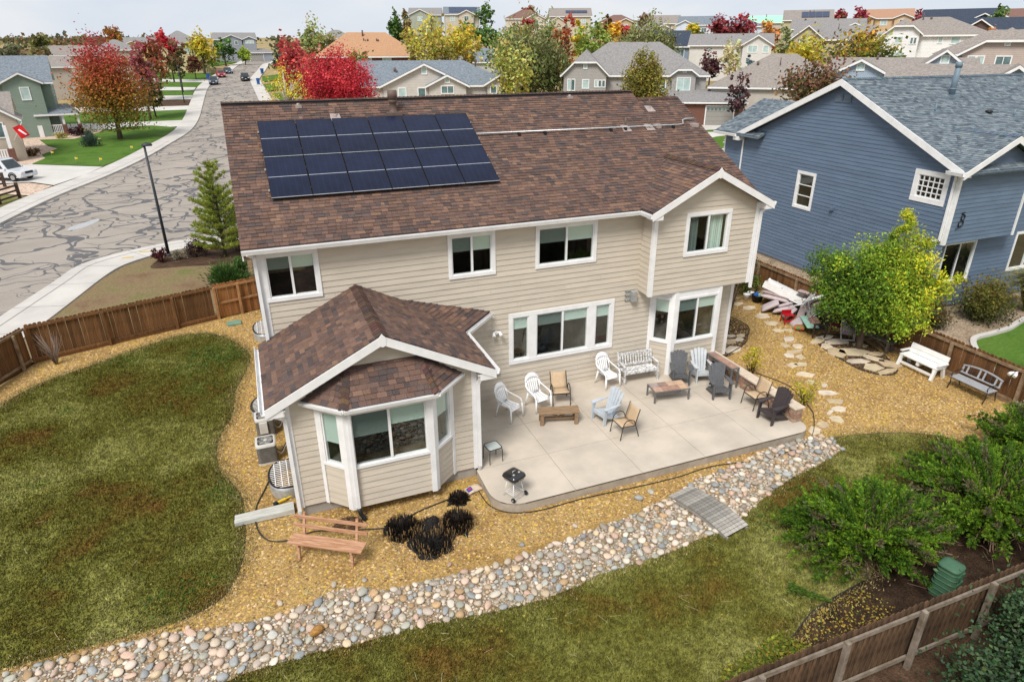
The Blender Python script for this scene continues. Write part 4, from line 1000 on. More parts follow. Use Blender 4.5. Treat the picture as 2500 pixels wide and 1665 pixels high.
  # ------------------------------------------------------------------ patio
def arc(cx,cy,r,a0,a1,n=7):return [(cx+r*math.cos(R(a0+(a1-a0)*i/n)),cy+r*math.sin(R(a0+(a1-a0)*i/n)))for i in range(n+1)]
PATIO = [(4.56,0.0)]+[(4.56,-3.36),(4.46,-3.42),(4.44,-4.35)]+arc(5.14,-4.40,.70,180,270)+arc(13.62,-4.68,.42,-90,0)+[(14.04,-0.02)]
patio = thing('patio',None,None); patio['kind'] = 'structure'
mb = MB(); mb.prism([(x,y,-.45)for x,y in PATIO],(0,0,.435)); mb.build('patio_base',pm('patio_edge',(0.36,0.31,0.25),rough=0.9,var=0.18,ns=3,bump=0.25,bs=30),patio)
xs = [4.0,6.48,8.40,10.34,12.25,14.5]; ys = [-5.6,-3.40,-1.74,0.3]
for i in range(5):
 for j in range(3):
  gcell = .006
  pg = clip_convex(PATIO,[(xs[i]+gcell,ys[j]+gcell),(xs[i+1]-gcell,ys[j]+gcell),(xs[i+1]-gcell,ys[j+1]-gcell),(xs[i]+gcell,ys[j+1]-gcell)])
  if len(pg)<3:continue
  if area(pg)<0:pg = pg[::-1]
  mb = MB(); mb.prism([(x,y,-.04)for x,y in pg],(0,0,.04)); mb.build('slab',CONCRETE,patio)
  # low block wall at the end of the patio
bw = thing('seat_wall','low tan stone block wall with pale caps along the patio end','block wall',(0,0,0))
BLOCK = pm('stone_block',(0.3,0.2,0.14),rough=0.9,var=0.3,ns=9,bump=0.6,bs=25,src='obj'); CAP = pm('cap_stone',(0.58,0.48,0.38),rough=0.85,var=0.12,ns=5,bump=0.25,bs=40)
rn = random.Random(3)
WX0,WX1 = 13.76,14.06
for k in range(4):
 z = .0+k*.105; y = -4.62+(k%2)*.0
 while y<-.35:
  l = rn.choice((.16,.22,.3,.26)); e = min(y+l,-.3)
  mb = MB(); j = rn.uniform(-.012,.012); mb.box(WX0+j,WX1+j*.5,y+.004,e-.004,z+.003,z+.102)
  o = mb.build('block',BLOCK,bw,bevel=.01); c = rn.choice([(0.30,0.19,0.13),(0.36,0.25,0.18),(0.24,0.16,0.12),(0.42,0.30,0.20),(0.34,0.20,0.15)]); o.color = (*c,1)
  y = e
y = -4.66
while y<-.4:
 l = rn.uniform(.40,.5); e = min(y+l,-.28)
 mb = MB(); mb.box(WX0-.04,WX1+.03,y+.003,e-.003,.425,.49); mb.build('cap',CAP,bw,bevel=.012); y = e
 # ------------------------------------------------------------------ furniture
def plastic(name,c,rough=0.45):return pm(name,c,rough=rough,var=0.08,ns=5,bump=0.05,bs=20)
WPL = plastic('white_plastic',(0.80,0.80,0.80),0.35)
def loft(mb,rows,mat=0,close=False):
 """grid of points -> quads, smooth"""
 n = len(rows[0]); vs = [p for r in rows for p in r]; fs = []
 for i in range(len(rows)-1):
  for k in range(n-(0 if close else 1)):
   k2 = (k+1)%n; fs.append((i*n+k,i*n+k2,(i+1)*n+k2,(i+1)*n+k))
 mb.add(vs,fs,mat,smooth=True)
def solid(o,t):
 m = o.modifiers.new('thick','SOLIDIFY'); m.thickness = t; m.offset = 0
 return o
def white_chair(loc,rz,label):
 t = thing('plastic_chair',label,'chair',loc,rz,'white plastic armchairs')
 # seat: dished slatted sheet; front at -y
 mb = MB(); n = 5
 for i in range(n):
  x0 = -.21+i*.084+.008; x1 = x0+.070
  loft(mb,[[(x,y,.41+.035*(abs(x)/.21)**2-.03*math.sin((y+.22)/.44*math.pi)*.6-(0.03 if y<-.2 else 0))for x in (x0,(x0+x1)/2,x1)]for y in np.linspace(-.24,.2,7)])
 loft(mb,[[(x,y,.405-(.05 if y<-.24 else 0))for x in np.linspace(-.23,.23,5)]for y in (-.27,-.245,-.20)])
 solid(mb.build('seat',WPL,t),.014)
 mb = MB()  # tall back: five close slats under an arched top
 def bkp(x,q):return (x,.2+.22*q,.42+.58*q)
 for i in range(5):
  x = -.13+i*.065; loft(mb,[[bkp(x*(1+.25*q)-.029,q),bkp(x*(1+.25*q)+.029,q)]for q in np.linspace(0,.74,5)])
 rows = []
 for a in np.linspace(-90,90,13):
  c,s_ = math.sin(R(a)),math.cos(R(a)); rows.append([bkp(.262*c,.60+.42*s_),bkp(.19*c,.62+.11*s_)])
 loft(mb,rows); loft(mb,[[bkp(-.19,-.02),bkp(-.18,.09)],[bkp(.19,-.02),bkp(.18,.09)]])
 solid(mb.build('backrest',WPL,t),.014)
 for s in (-1,1):
  mb = MB(); rows = []
  for (x,y,z,w)in ((.225,.335,.78,.07),(.262,.26,.675,.065),(.285,.1,.63,.06),(.287,-.08,.605,.06),(.285,-.2,.585,.06),(.280,-.26,.52,.06),(.272,-.275,.40,.06)):
   rows.append([(s*(x-w/2),y,z),(s*(x+w/2),y,z-.01)])
  loft(mb,rows); solid(mb.build('armrest',WPL,t),.016)
  mb = MB(); mb.tube([(s*.265,-.27,.45),(s*.275,-.29,.2),(s*.285,-.31,0)],[.034,.028,.022],6); mb.build('leg',WPL,t)
  mb = MB(); mb.tube([(s*.22,.22,.46),(s*.245,.27,.2),(s*.26,.31,0)],[.034,.026,.02],6); mb.build('leg',WPL,t)
  mb = MB(); rows = [[(s*.262,.335,.78),(s*.20,.33,.77)],[(s*.255,.26,.58),(s*.215,.25,.58)],[(s*.235,.20,.43),(s*.2,.195,.43)]]; loft(mb,rows); solid(mb.build('side_rail',WPL,t),.014)
 return t
white_chair((6.22,-1.22,0),R(30),'white plastic armchair turned right, leftmost on the patio')
white_chair((7.24,-1.02,0),R(12),'white plastic armchair beside the tan sling chair behind the wooden table')
white_chair((9.90,-.52,0),R(8),'white plastic armchair against the wall beside the slatted bench')
SLING = pm('tan_sling_fabric',(0.50,0.37,0.24),rough=0.85,var=0.08,ns=20,bump=0.1,bs=150)
def sling_chair(loc,rz,label,recline=0.0):
 t = thing('sling_chair',label,'chair',loc,rz,'tan sling chairs with bronze frames')
 w = .25; bt = (.30+recline,.84-recline*.25)
 mb = MB(); loft(mb,[[(x,y,z)for x in (-w,-.1,.1,w)]for (y,z)in ((-.25,.40),(-.22,.42),(-.08,.395),(.08,.375),(.16,.38))]); solid(mb.build('seat',SLING,t),.008)
 mb = MB(); loft(mb,[[(x,.16+(bt[0]-.16)*s,.38+(bt[1]-.38)*s-.02*math.sin(s*3.1))for x in (-w,-.1,.1,w)]for s in np.linspace(0,1,6)]); solid(mb.build('backrest',SLING,t),.008)
 for s in (-1,1):
  mb = MB(); mb.tube([(s*w,-.26,.40),(s*w,0,.385),(s*w,.15,.37),(s*w,.18,.41),(s*w,bt[0]+.01,bt[1]+.02)],.014,6); mb.build('side_frame',IRON,t)
  mb = MB(); mb.tube([(s*(w+.02),-.29,0),(s*(w+.02),-.23,.36),(s*(w+.02),-.20,.50),(s*(w+.02),-.12,.585),(s*(w+.02),.0,.60),(s*(w+.02),.12,.55),(s*(w+.02),.18,.42)],.014,6); mb.build('armrest',IRON,t)
  mb = MB(); mb.tube([(s*(w+.02),.17,.42),(s*(w+.02),.25,.2),(s*(w+.02),.31,0)],.014,6); mb.build('leg',IRON,t)
 mb = MB(); mb.tube([(-w,-.26,.40),(w,-.26,.40)],.012,6); mb.tube([(-w-.02,-.22,.36),(w+.02,-.22,.36)],.009,6); mb.build('crossbar',IRON,t)
 return t
sling_chair((8.02,-.92,0),R(-14),'tan sling chair facing the camera behind the wooden table',.12)
sling_chair((8.90,-3.30,0),R(-88),'tan sling chair turned left in the middle of the patio')
sling_chair((13.42,-3.37,0),R(-90),'tan sling chair turned left beside the block wall')
def adirondack(loc,rz,label,mat,name='adirondack_chair',slats=5):
 t = thing(name,label,'chair',loc,rz,'adirondack chairs')
 gap = .008; W = .46
 for i in range(6):  # seat slats, sloping down to the back
  y0 = -.28+i*.085; z = .355-i*.026
  mb = MB(); mb.add([(-W/2,y0,z),(W/2,y0,z),(W/2,y0+.078,z-.022),(-W/2,y0+.078,z-.022),(-W/2,y0,z-.02),(W/2,y0,z-.02),(W/2,y0+.078,z-.042),(-W/2,y0+.078,z-.042)],[(0,1,2,3),(7,6,5,4),(0,4,5,1),(1,5,6,2),(2,6,7,3),(3,7,4,0)])
  mb.build('seat_slat',mat,t)
 mb = MB(); mb.box(-W/2,W/2,-.305,-.283,.25,.36); mb.build('front_rail',mat,t)
 nb = slats
 for i in range(nb):  # fan back
  f = (i-(nb-1)/2)/((nb-1)/2)
  xb,xt = f*.155,f*.235; wb,wt = .066,.098
  h = .95-.09*f*f; yb,yt = .13,.40
  c = [(xb-wb/2,yb,.2),(xb+wb/2,yb,.2),(xt+wt/2,yt-.01,h-.02),(xt+wt*.2,yt,h),(xt-wt*.2,yt,h),(xt-wt/2,yt-.01,h-.02)]
  mb = MB(); mb.prism(c,(0,.022,0)); mb.build('back_slat',mat,t)
 for z,y in ((.30,.19),(.60,.305)):
  mb = MB(); mb.box(-.24,.24,y+.02,y+.05,z-.03,z+.03); mb.build('back_rail',mat,t)
 for s in (-1,1):
  mb = MB(); mb.prism([(s*.21,-.32,.535),(s*.34,-.32,.535),(s*.36,-.22,.535),(s*.335,.1,.53),(s*.30,.28,.525),(s*.255,.28,.525),(s*.235,0,.53)],(0,0,.024)); mb.build('armrest',mat,t)
  mb = MB(); mb.prism([(s*.245,-.33,0),(s*.245,-.24,0),(s*.245,-.20,.53),(s*.245,-.31,.53)],(s*.04,0,0)); mb.build('leg',mat,t)
  mb = MB(); mb.prism([(s*.225,-.28,.34),(s*.225,-.28,.25),(s*.225,.36,0),(s*.225,.44,0),(s*.225,.22,.2)],(s*.03,0,0)); mb.build('leg',mat,t)
 return t
DGREY = pm('dark_grey_resin',(0.105,0.108,0.115),rough=0.6,var=0.25,ns=12,bump=0.15,stretch=(6,1,1)); LGREY = plastic('pale_blue_grey_resin',(0.47,0.52,0.57)); LG2 = plastic('pale_grey_resin',(0.52,0.55,0.57)); DBR = plastic('dark_brown_resin',(0.05,0.040,0.042))
adirondack((8.80,-2.42,0),R(-78),'pale blue-grey adirondack chair turned left in front of the tan sling chair',LGREY)
adirondack((12.20,-1.18,0),R(-24),'dark grey adirondack chair beside the white bay post',DGREY,slats=6)
adirondack((12.97,-1.28,0),R(-14),'pale grey adirondack chair against the wall between two dark ones',LG2)
adirondack((12.80,-2.42,0),R(-18),'dark grey adirondack chair in front of the tiled console table',DGREY,slats=6)
adirondack((13.33,-4.22,0),R(-84),'dark brown adirondack chair at the end of the block wall',DBR,slats=6)
# weathered wooden coffee table with truss legs
OLDW = pm('weathered_brown_wood',(0.20,0.115,0.06),rough=0.85,var=0.35,ns=4,bump=0.35,bs=25,stretch=(1,9,9),col2=(0.34,0.24,0.15))
t = thing('wooden_table','low weathered brown wooden table with braced legs on the patio','table',(7.45,-2.02,0),R(-16))
for y0,y1 in ((-.205,-.004),(.004,.205)):
 mb = MB(); mb.box(-.6,.6,y0,y1,.37,.41); mb.build('plank',OLDW,t,bevel=.006)
for sx in (-1,1):
 for sy in (-1,1):
  mb = MB(); mb.box(sx*.5-.05,sx*.5+.05,sy*.14-.05,sy*.14+.05,0,.368); mb.build('leg',OLDW,t,bevel=.005)
 mb = MB(); mb.box(sx*.5-.04,sx*.5+.04,-.09,.09,.10,.17); mb.build('stretcher',OLDW,t)
mb = MB(); mb.box(-.45,.45,-.035,.035,.11,.175); mb.build('stretcher',OLDW,t)
for s in (-1,1):
 mb = MB(); mb.beam((s*.02,0,.18),(s*.33,0,.37),.05,.05,(0,1,0)); mb.build('brace',OLDW,t)
 # slatted bench, flaking white paint
FLAKE = pm('flaking_white_wood',(0.30,0.29,0.28),rough=0.8,var=0.2,ns=7,bump=0.25,col2=(0.74,0.74,0.74),ramp=(0.42,0.54),stretch=(2,2,5))
t = thing('slatted_bench','grey slatted garden bench with flaking white paint against the wall','bench',(11.02,-.50,0),R(-3))
L2 = .60
for i in range(5):
 mb = MB(); y = -.24+i*.085; mb.box(-L2,L2,y,y+.07,.40-i*.006,.425-i*.006); mb.build('seat_slat',FLAKE,t)
mb = MB(); mb.box(-L2,L2,-.265,-.243,.34,.415); mb.build('front_rail',FLAKE,t)
for i in range(12):
 x = -.53+i*.0963; mb = MB(); mb.add([(x-.02,.20,.5),(x+.02,.20,.5),(x+.02,.285,.80),(x-.02,.285,.80),(x-.02,.215,.5),(x+.02,.215,.5),(x+.02,.30,.80),(x-.02,.30,.80)],[(0,1,2,3),(7,6,5,4),(0,4,5,1),(1,5,6,2),(2,6,7,3),(3,7,4,0)]); mb.build('back_slat',FLAKE,t)
mb = MB(); mb.beam((-L2,.295,.82),(L2,.295,.82),.035,.08); mb.build('top_rail',FLAKE,t)
mb = MB(); mb.beam((-L2,.205,.48),(L2,.205,.48),.035,.06); mb.build('back_rail',FLAKE,t)
for s in (-1,1):
 mb = MB(); mb.beam((s*L2,.16,0),(s*L2,.20,.46),.05,.05,(0,1,0)); mb.beam((s*L2,.19,.44),(s*L2,.31,.9),.05,.05,(0,1,0)); mb.build('leg',FLAKE,t)
 mb = MB(); mb.beam((s*L2,-.27,0),(s*L2,-.27,.60),.05,.05,(0,1,0)); mb.build('leg',FLAKE,t)
 mb = MB(); mb.beam((s*L2,-.31,.62),(s*L2,.24,.64),.06,.03); mb.build('armrest',FLAKE,t)
 mb = MB(); mb.beam((s*L2,-.26,.15),(s*L2,.17,.15),.03,.04); mb.build('stretcher',FLAKE,t)
 # tiled tables
TILE = pm('slate_tile',(0.4,0.3,0.25),rough=0.6,var=0.18,ns=8,bump=0.2,bs=30,src='obj'); TFR = pm('grey_table_metal',(0.18,0.18,0.185),rough=0.5,bump=0.05,metal=0.4)
TPAL = [(0.35,0.21,0.16),(0.46,0.30,0.22),(0.27,0.18,0.15),(0.50,0.34,0.23),(0.34,0.27,0.25),(0.42,0.25,0.19)]
def tile_table(name,label,loc,rz,L_,W_,h,nx,ny,seed):
 t = thing(name,label,'table',loc,rz); rn = random.Random(seed)
 mb = MB(); mb.box(-L_/2,L_/2,-W_/2,W_/2,h-.035,h-.012); mb.build('tray',TFR,t)
 dx,dy = (L_-.05)/nx,(W_-.05)/ny
 for i in range(nx):
  for j in range(ny):
   x,y = -L_/2+.025+i*dx,-W_/2+.025+j*dy
   mb = MB(); mb.box(x+.004,x+dx-.004,y+.004,y+dy-.004,h-.012,h+.003); o = mb.build('tile',TILE,t); o.color = (*rn.choice(TPAL),1)
 for sx in (-1,1):
  for sy in (-1,1):
   x,y = sx*(L_/2-.025),sy*(W_/2-.025)
   mb = MB(); mb.box(x-.022,x+.022,y-.022,y+.022,0,h-.036); mb.build('leg',TFR,t)
 zz = h-.12
 for sy in (-1,1):
  mb = MB(); y = sy*(W_/2-.025); mb.beam((-L_/2+.05,y,zz),(L_/2-.05,y,zz),.015,.015)
  for k in range(int(L_/.12)):
   x = -L_/2+.08+k*.12; mb.tube([(x+.04*math.cos(a),y,zz+.045+.035*math.sin(a))for a in np.linspace(0,5.2,8)],.006,4)
  mb.build('scroll_rail',TFR,t)
 return t
tile_table('tile_coffee_table','low coffee table topped with brown slate tiles on grey legs',(11.25,-1.95,0),R(-8),1.18,.60,.40,4,2,1)
tile_table('tile_console','tall narrow console table topped with slate tiles beside the block wall',(13.50,-1.62,0),R(90),1.30,.31,.74,4,1,2)
# glass side table
t = thing('glass_side_table','small square glass-topped side table with dark metal legs by the downspout','table',(5.02,-3.12,0),R(8))
def rrect(w,r,z,n=4):return [(sx*(w-r)+r*math.cos(R(a)),sy*(w-r)+r*math.sin(R(a)),z)for (sx,sy,a0)in ((1,1,0),(-1,1,90),(-1,-1,180),(1,-1,270))for a in np.linspace(a0,a0+90,n)]
mb = MB(); mb.tube(rrect(.19,.06,.43),.013,6,closed=True); mb.build('rim',IRON,t)
mb = MB(); mb.prism(rrect(.178,.05,.428),(0,0,.006)); mb.build('glass_top',pm('frosted_glass',(0.42,0.47,0.46),rough=0.15,var=0.05,bump=0.1,spec=0.6),t)
for sx in (-1,1):
 for sy in (-1,1):
  mb = MB(); mb.tube([(sx*.165,sy*.165,.425),(sx*.185,sy*.185,.36),(sx*.19,sy*.19,0)],.011,6); mb.build('leg',IRON,t)
  # charcoal grill
t = thing('charcoal_grill','black square charcoal grill on thin white wire legs at the patio corner','grill',(4.98,-4.74,0),R(24))
def tub(mb,prof):
 rows = [rrect(w,.06,z,4)for w,z in prof]; loft(mb,rows,close=True); mb.add(rows[-1],[tuple(range(len(rows[-1])))]); mb.add(rows[0],[tuple(range(len(rows[0])))[::-1]])
BKE = pm('black_enamel',(0.012,0.012,0.014),rough=0.15,var=0.3,bump=0.02,coat=0.6,spec=0.6)
mb = MB(); tub(mb,[(.13,.46),(.19,.50),(.215,.575)]); mb.build('bowl',BKE,t)
mb = MB(); tub(mb,[(.222,.578),(.222,.60),(.20,.655),(.14,.685)]); lid = mb.build('lid',BKE,t)
mb = MB(); mb.tube([(-.05,0,.685),(-.045,0,.72),(.045,0,.72),(.05,0,.685)],.01,6); mb.build('handle',GALV,lid)
for sx in (-1,1):
 mb = MB(); mb.lathe([(.03,0),(.032,.006),(.01,.01)],(sx*.09,-.08,.684),10); mb.build('vent',GALV,lid)
for sx in (-1,1):
 for sy in (-1,1):
  mb = MB(); mb.tube([(sx*.12,sy*.10,.48),(sx*.19,sy*.17,.03)],.009,6); mb.build('leg',WPL,t)
for k in range(6):
 mb = MB(); y = -.13+k*.052; mb.tube([(-.165,y,.14),(.165,y,.14)],.005,4); mb.build('rack_wire',WPL,t)
for sx in (-1,1):
 mb = MB(); mb.tube([(sx*.165,-.15,.14),(sx*.165,.15,.14)],.006,4); mb.build('rack_wire',WPL,t)
 mb = MB(); mb.tube([(sx*.2,-.19,.06),(sx*.235,-.19,.06)],.06,14,smooth=False); w_ = mb.build('wheel',BLACK,t)
 mb = MB(); mb.tube([(sx*.232,-.19,.06),(sx*.242,-.19,.06)],.022,10); mb.build('hub',GALV,w_)
mb = MB(); mb.tube([(-.2,-.19,.06),(.2,-.19,.06)],.007,6); mb.build('axle',GALV,t)
# ------------------------------------------------------------------ fences
PICK = pm('stained_picket',(0.105,0.047,0.018),rough=0.85,var=0.4,ns=3,bump=0.3,bs=30,stretch=(8,8,.7),col2=(0.20,0.098,0.036),src='rand')
RAILW = pm('weathered_fence_rail',(0.16,0.10,0.055),rough=0.9,var=0.3,ns=5,bump=0.3,bs=30,col2=(0.30,0.21,0.13))
GPICK = pm('grey_brown_picket',(0.045,0.025,0.013),rough=0.9,var=0.4,ns=5,bump=0.5,bs=35,stretch=(9,9,.5),col2=(0.165,0.095,0.05),src='rand',ramp=(.4,.62)); GRAIL = pm('grey_fence_rail',(0.15,0.115,0.08),rough=0.9,var=0.25,ns=5,bump=0.3,col2=(0.28,0.235,0.19))
def picket_mesh(name,h,w,mat):
 mb = MB(); c = .035; P2 = [(-w/2,0),(w/2,0),(w/2,h-c),(w/2-c,h),(-w/2+c,h),(-w/2,h-c)]
 mb.prism([(x,0,z)for x,z in P2],(0,.018,0)); return mb.mesh(name,[mat])
def fence(label,a,b,z0,z1,inner,pick,rail,post_sp=2.4,posts=True,w=.137,rails=(.18,.85),seed=0,kick=True,post_above=0.0):
 """pickets outside, rails and posts on the inner side; inner = unit vector"""
 a = np.array(a,float); b = np.array(b,float); L_ = np.linalg.norm(b-a); d = (b-a)/L_; rz = math.atan2(d[1],d[0]); rn = random.Random(seed)
 t = thing('wooden_fence',label,'fence',(a[0],a[1],z0),rz)
 s = 1 if (np.array(inner)@np.array([-d[1],d[0]]))>0 else -1
 h = z1-z0; pmsh = picket_mesh('picket',h,w-.006,pick)
 n = int(L_/w)
 for i in range(n):
  o = bpy.data.objects.new('picket',pmsh); link(o,t); o.location = ((i+.5)*w,(-.009-s*.02)+rn.uniform(-.004,.004),rn.uniform(-.015,.015)); o.rotation_euler = (0,rn.uniform(-.008,.008),0)
 for f in rails:
  x = 0
  while x<L_-.1:
   e = min(x+post_sp,L_); mb = MB(); mb.box(x+.003,e-.003,min(s*.012,s*.05),max(s*.012,s*.05),h*f-.045,h*f+.045); mb.build('rail',rail,t); x = e
 k = 0
 x = 0
 while x<L_+.1:
  mb = MB(); mb.box(x-.045,x+.045,min(s*.05,s*.14),max(s*.05,s*.14),-.2,h*.93+post_above); mb.build('post',rail,t,bevel=.006); x+=post_sp
 if kick:
  mb = MB(); mb.box(0,L_,min(s*.012,s*.04),max(s*.012,s*.04),.0,.10); mb.build('kickboard',rail,t)
 return t
fence('stained brown picket fence between the oval lawn and the street',(-8.05,9.0),(-2.0,11.05),G,1.2,(.3,-1),PICK,PICK,seed=1,rails=(.10,.93))
fence('newer orange-brown fence panel beside the left house corner',(-1.98,11.06),(0.35,11.8),G,1.22,(.3,-1),pm('fresh_picket',(0.22,0.09,0.03),rough=.85,var=.4,ns=3,stretch=(8,8,.7),col2=(0.34,0.16,0.055),src='rand'),pm('fresh_rail',(0.36,0.19,0.085),rough=.85,var=.25),seed=2,rails=(.45,.9),kick=False,post_sp=.95)
fence('brown picket fence turning away at the far left edge',(-10.2,4.0),(-8.08,8.97),G,1.18,(1,-.2),PICK,RAILW,seed=3,rails=(.12,.93),kick=False)
fence('brown stained picket fence between the gravel yard and the blue house',(21.2,-10.8),(21.2,10.4),G,1.06,(-1,0),PICK,RAILW,seed=4,rails=(.12,.90),post_sp=2.35)
fence('dark weathered fence crossing the lower right corner',(4.6,-11.62),(15.5,-11.62),G,1.2,(0,-1),GPICK,GRAIL,seed=5,rails=(.15,.88),kick=False,post_sp=1.75,post_above=.03)
# ------------------------------------------------------------------ river stones
STO = pm('river_stone',(0.4,0.35,0.3),rough=0.6,var=0.2,ns=7,bump=0.15,bs=18,src='obj',spec=0.35); STA = pm('river_stone_field',(0.4,0.35,0.3),rough=0.6,var=0.2,ns=9,bump=0.1,bs=18,src='attr',spec=0.35)
SPAL = np.array([(0.52,0.43,0.33),(0.44,0.38,0.31),(0.54,0.41,0.32),(0.48,0.33,0.25),(0.31,0.32,0.31),(0.27,0.28,0.28),(0.40,0.39,0.35),(0.56,0.49,0.40),(0.42,0.28,0.15),(0.33,0.28,0.23),(0.56,0.46,0.38),(0.36,0.35,0.29),(0.50,0.39,0.26),(0.60,0.54,0.45)])
import bmesh as _bm
def ico(sub):
 b = _bm.new(); _bm.ops.create_icosphere(b,subdivisions=sub,radius=1.0); V = np.array([v.co[:]for v in b.verts]); F = np.array([[v.index for v in f.verts]for f in b.faces]); b.free(); return V,F
IV,IF = ico(2)
def stone_variants(n,seed):
 r = np.random.default_rng(seed); out = []
 for i in range(n):
  d = r.normal(size=(5,3)); d/=np.linalg.norm(d,axis=1)[:,None]; V = IV.copy()
  for q in d:V*=(1-.30*np.clip((V@q)-.4,0,1)*2)[:,None]
  out.append(V)
 return out
SV = stone_variants(8,5)
pts = []; cellmap = {}
r5 = np.random.default_rng(5)
cand = scatter_pts(RIVER,34000); cand = visible_filter(cand,margin=1.08)
sizes = 0.030+0.085*r5.random(len(cand))**3.6
order = np.argsort(-sizes+r5.random(len(cand))*.01)
kept = []
cell = .26
for i in order:
 x,y = cand[i]; s = sizes[i]; cx,cy = int(x//cell),int(y//cell); ok = True
 for a in (-1,0,1):
  for b in (-1,0,1):
   for j in cellmap.get((cx+a,cy+b),()):
    if (cand[j][0]-x)**2+(cand[j][1]-y)**2<(.80*(s+sizes[j]))**2:ok = False ; break
   if not ok:break
  if not ok:break
 if ok:cellmap.setdefault((cx,cy),[]).append(i); kept.append(i)
 # a few strays on the gravel side
stray = [(0.5,-5.85,.09),(1.1,-5.95,.07),(7.9,-5.75,.12),(8.35,-5.6,.1),(6.0,-6.05,.07),(4.6,-6.2,.08),(2.9,-6.2,.07),(-.6,-5.95,.08),(-2.3,-5.95,.07),(11.0,-5.3,.08),(12.0,-5.28,.1),(1.0,-6.3,.13)]
inst = [(cand[i][0],cand[i][1],sizes[i])for i in kept]+stray
def size_on_view(t):return -(t[2]**2)/((t[0]-CAM[0])**2+(t[1]-CAM[1])**2+100)
inst.sort(key=size_on_view)
smesh = [npmesh('stone',v,IF,[STO],smooth=True)for v in SV]
AV = []; AF = []; AC = []; nv = 0
for k,(x,y,s)in enumerate(inst):
 e = r5.uniform(.78,1.3); sc = np.array([s*e,s/e**.6,s*r5.uniform(.45,.7)]); an = r5.uniform(0,6.28); c = SPAL[r5.integers(len(SPAL))]*r5.uniform(.8,1.2)
 z = G+.012+sc[2]*.35; vi = r5.integers(8)
 if k<300:
  o = bpy.data.objects.new('stone',smesh[vi]); link(o,riverbed); o.location = (x,y,z); o.scale = sc; o.rotation_euler = (r5.uniform(-.2,.2),r5.uniform(-.2,.2),an); o.color = (*c,1)
 else:
  V = SV[vi]*sc; ca,sa = math.cos(an),math.sin(an); V = np.stack([V[:,0]*ca-V[:,1]*sa+x,V[:,0]*sa+V[:,1]*ca+y,V[:,2]+z],1)
  AV.append(V); AF.append(IF+nv); AC.append(np.repeat(c[None],len(IF),0)); nv+=len(V)
o = bpy.data.objects.new('stone_field',npmesh('stone_field',np.concatenate(AV),np.concatenate(AF),[STA],np.concatenate(AC),smooth=True)); link(o,riverbed); o['kind'] = 'stuff'
# small fill between the cobbles
Q = visible_filter(scatter_pts(RIVER,42000)); fill = pebbles('cobble_fill',Q,G+.01,.03,PEB,[tuple(c*.85)for c in SPAL],.9); fill.parent = riverbed; fill['kind'] = 'stuff'
# ochre boulder
big = bpy.data.objects.new('boulder',npmesh('boulder',SV[2],IF,[pm('ochre_stone',(0.34,0.17,0.045),rough=.7,var=.35,ns=3,bump=.3,bs=8)],smooth=True)); link(big); big.scale = (.19,.12,.10); big.location = (-.02,-7.02,G+.08); big.rotation_euler = (0,0,.5)
tag(big,'large ochre boulder lying among the pale river stones','boulder')
# flat stepping stones
FLAG = pm('flagstone',(0.55,0.44,0.30),rough=0.85,var=0.18,ns=3,bump=0.25,bs=12,src='obj')
def flag(x,y,r,rn,parent,e=1.0,ang=0.0,z=G,col=None,n=None):
 n = n or rn.choice((5,6,6,7)); pts = []
 for i in range(n):
  a = 2*math.pi*(i+rn.uniform(-.3,.3))/n; q = r*rn.uniform(.78,1.15); px_,py_ = q*math.cos(a)*e,q*math.sin(a)/e
  pts.append((x+px_*math.cos(ang)-py_*math.sin(ang),y+px_*math.sin(ang)+py_*math.cos(ang),z-.02))
 mb = MB(); mb.prism(pts,(0,0,.055)); o = mb.build('flagstone',FLAG,parent,bevel=.012)
 c = col or rn.choice([(0.52,0.43,0.29),(0.58,0.48,0.35),(0.47,0.37,0.24),(0.55,0.47,0.38)]); o.color = (*c,1); return o
path = thing('stepping_stone_path',None,None); path['kind'] = 'structure'
rn = random.Random(8)
for (x,y,r,e)in ((19.4,5.0,.2,1.2),(19.05,4.3,.22,1.3),(19.18,3.75,.28,1.3),(19.09,2.8,.34,1.15),(18.9,2.05,.3,1.2),(18.62,1.35,.24,1.2),(18.98,1.25,.2,1.4),(18.4,.55,.26,1.3),(17.85,.15,.2,1.0),(18.2,-.07,.22,1.1),(17.78,-.42,.24,1.6),(17.35,-.62,.2,1.1),(17.62,-.86,.19,1.1),(16.9,-1.28,.22,1.2),(17.2,-1.35,.22,1.3),(16.77,-2.0,.24,1.3),(16.52,-2.48,.16,1.1),(16.45,-3.25,.27,1.3),(16.22,-3.78,.25,1.3),(15.98,-4.21,.2,1.2),(15.44,-4.65,.24,1.0),(14.85,-4.73,.2,1.2),(14.35,-4.9,.22,1.2),(16.75,-2.85,.13,1.2),(15.6,-4.25,.13,1.5)):
 flag(x,y,r,rn,path,e,rn.uniform(-.6,.6))
side = thing('side_stones',None,None); side['kind'] = 'structure'
for (x,y,r,e)in ((16.5,1.63,.2,1.3),(16.9,1.5,.22,1.3),(16.2,1.2,.26,1.3),(16.6,1.22,.2,1.2),(15.75,.55,.34,1.3),(15.9,1.6,.2,1.2)):flag(x,y,r,rn,side,e,rn.uniform(-.5,.5))
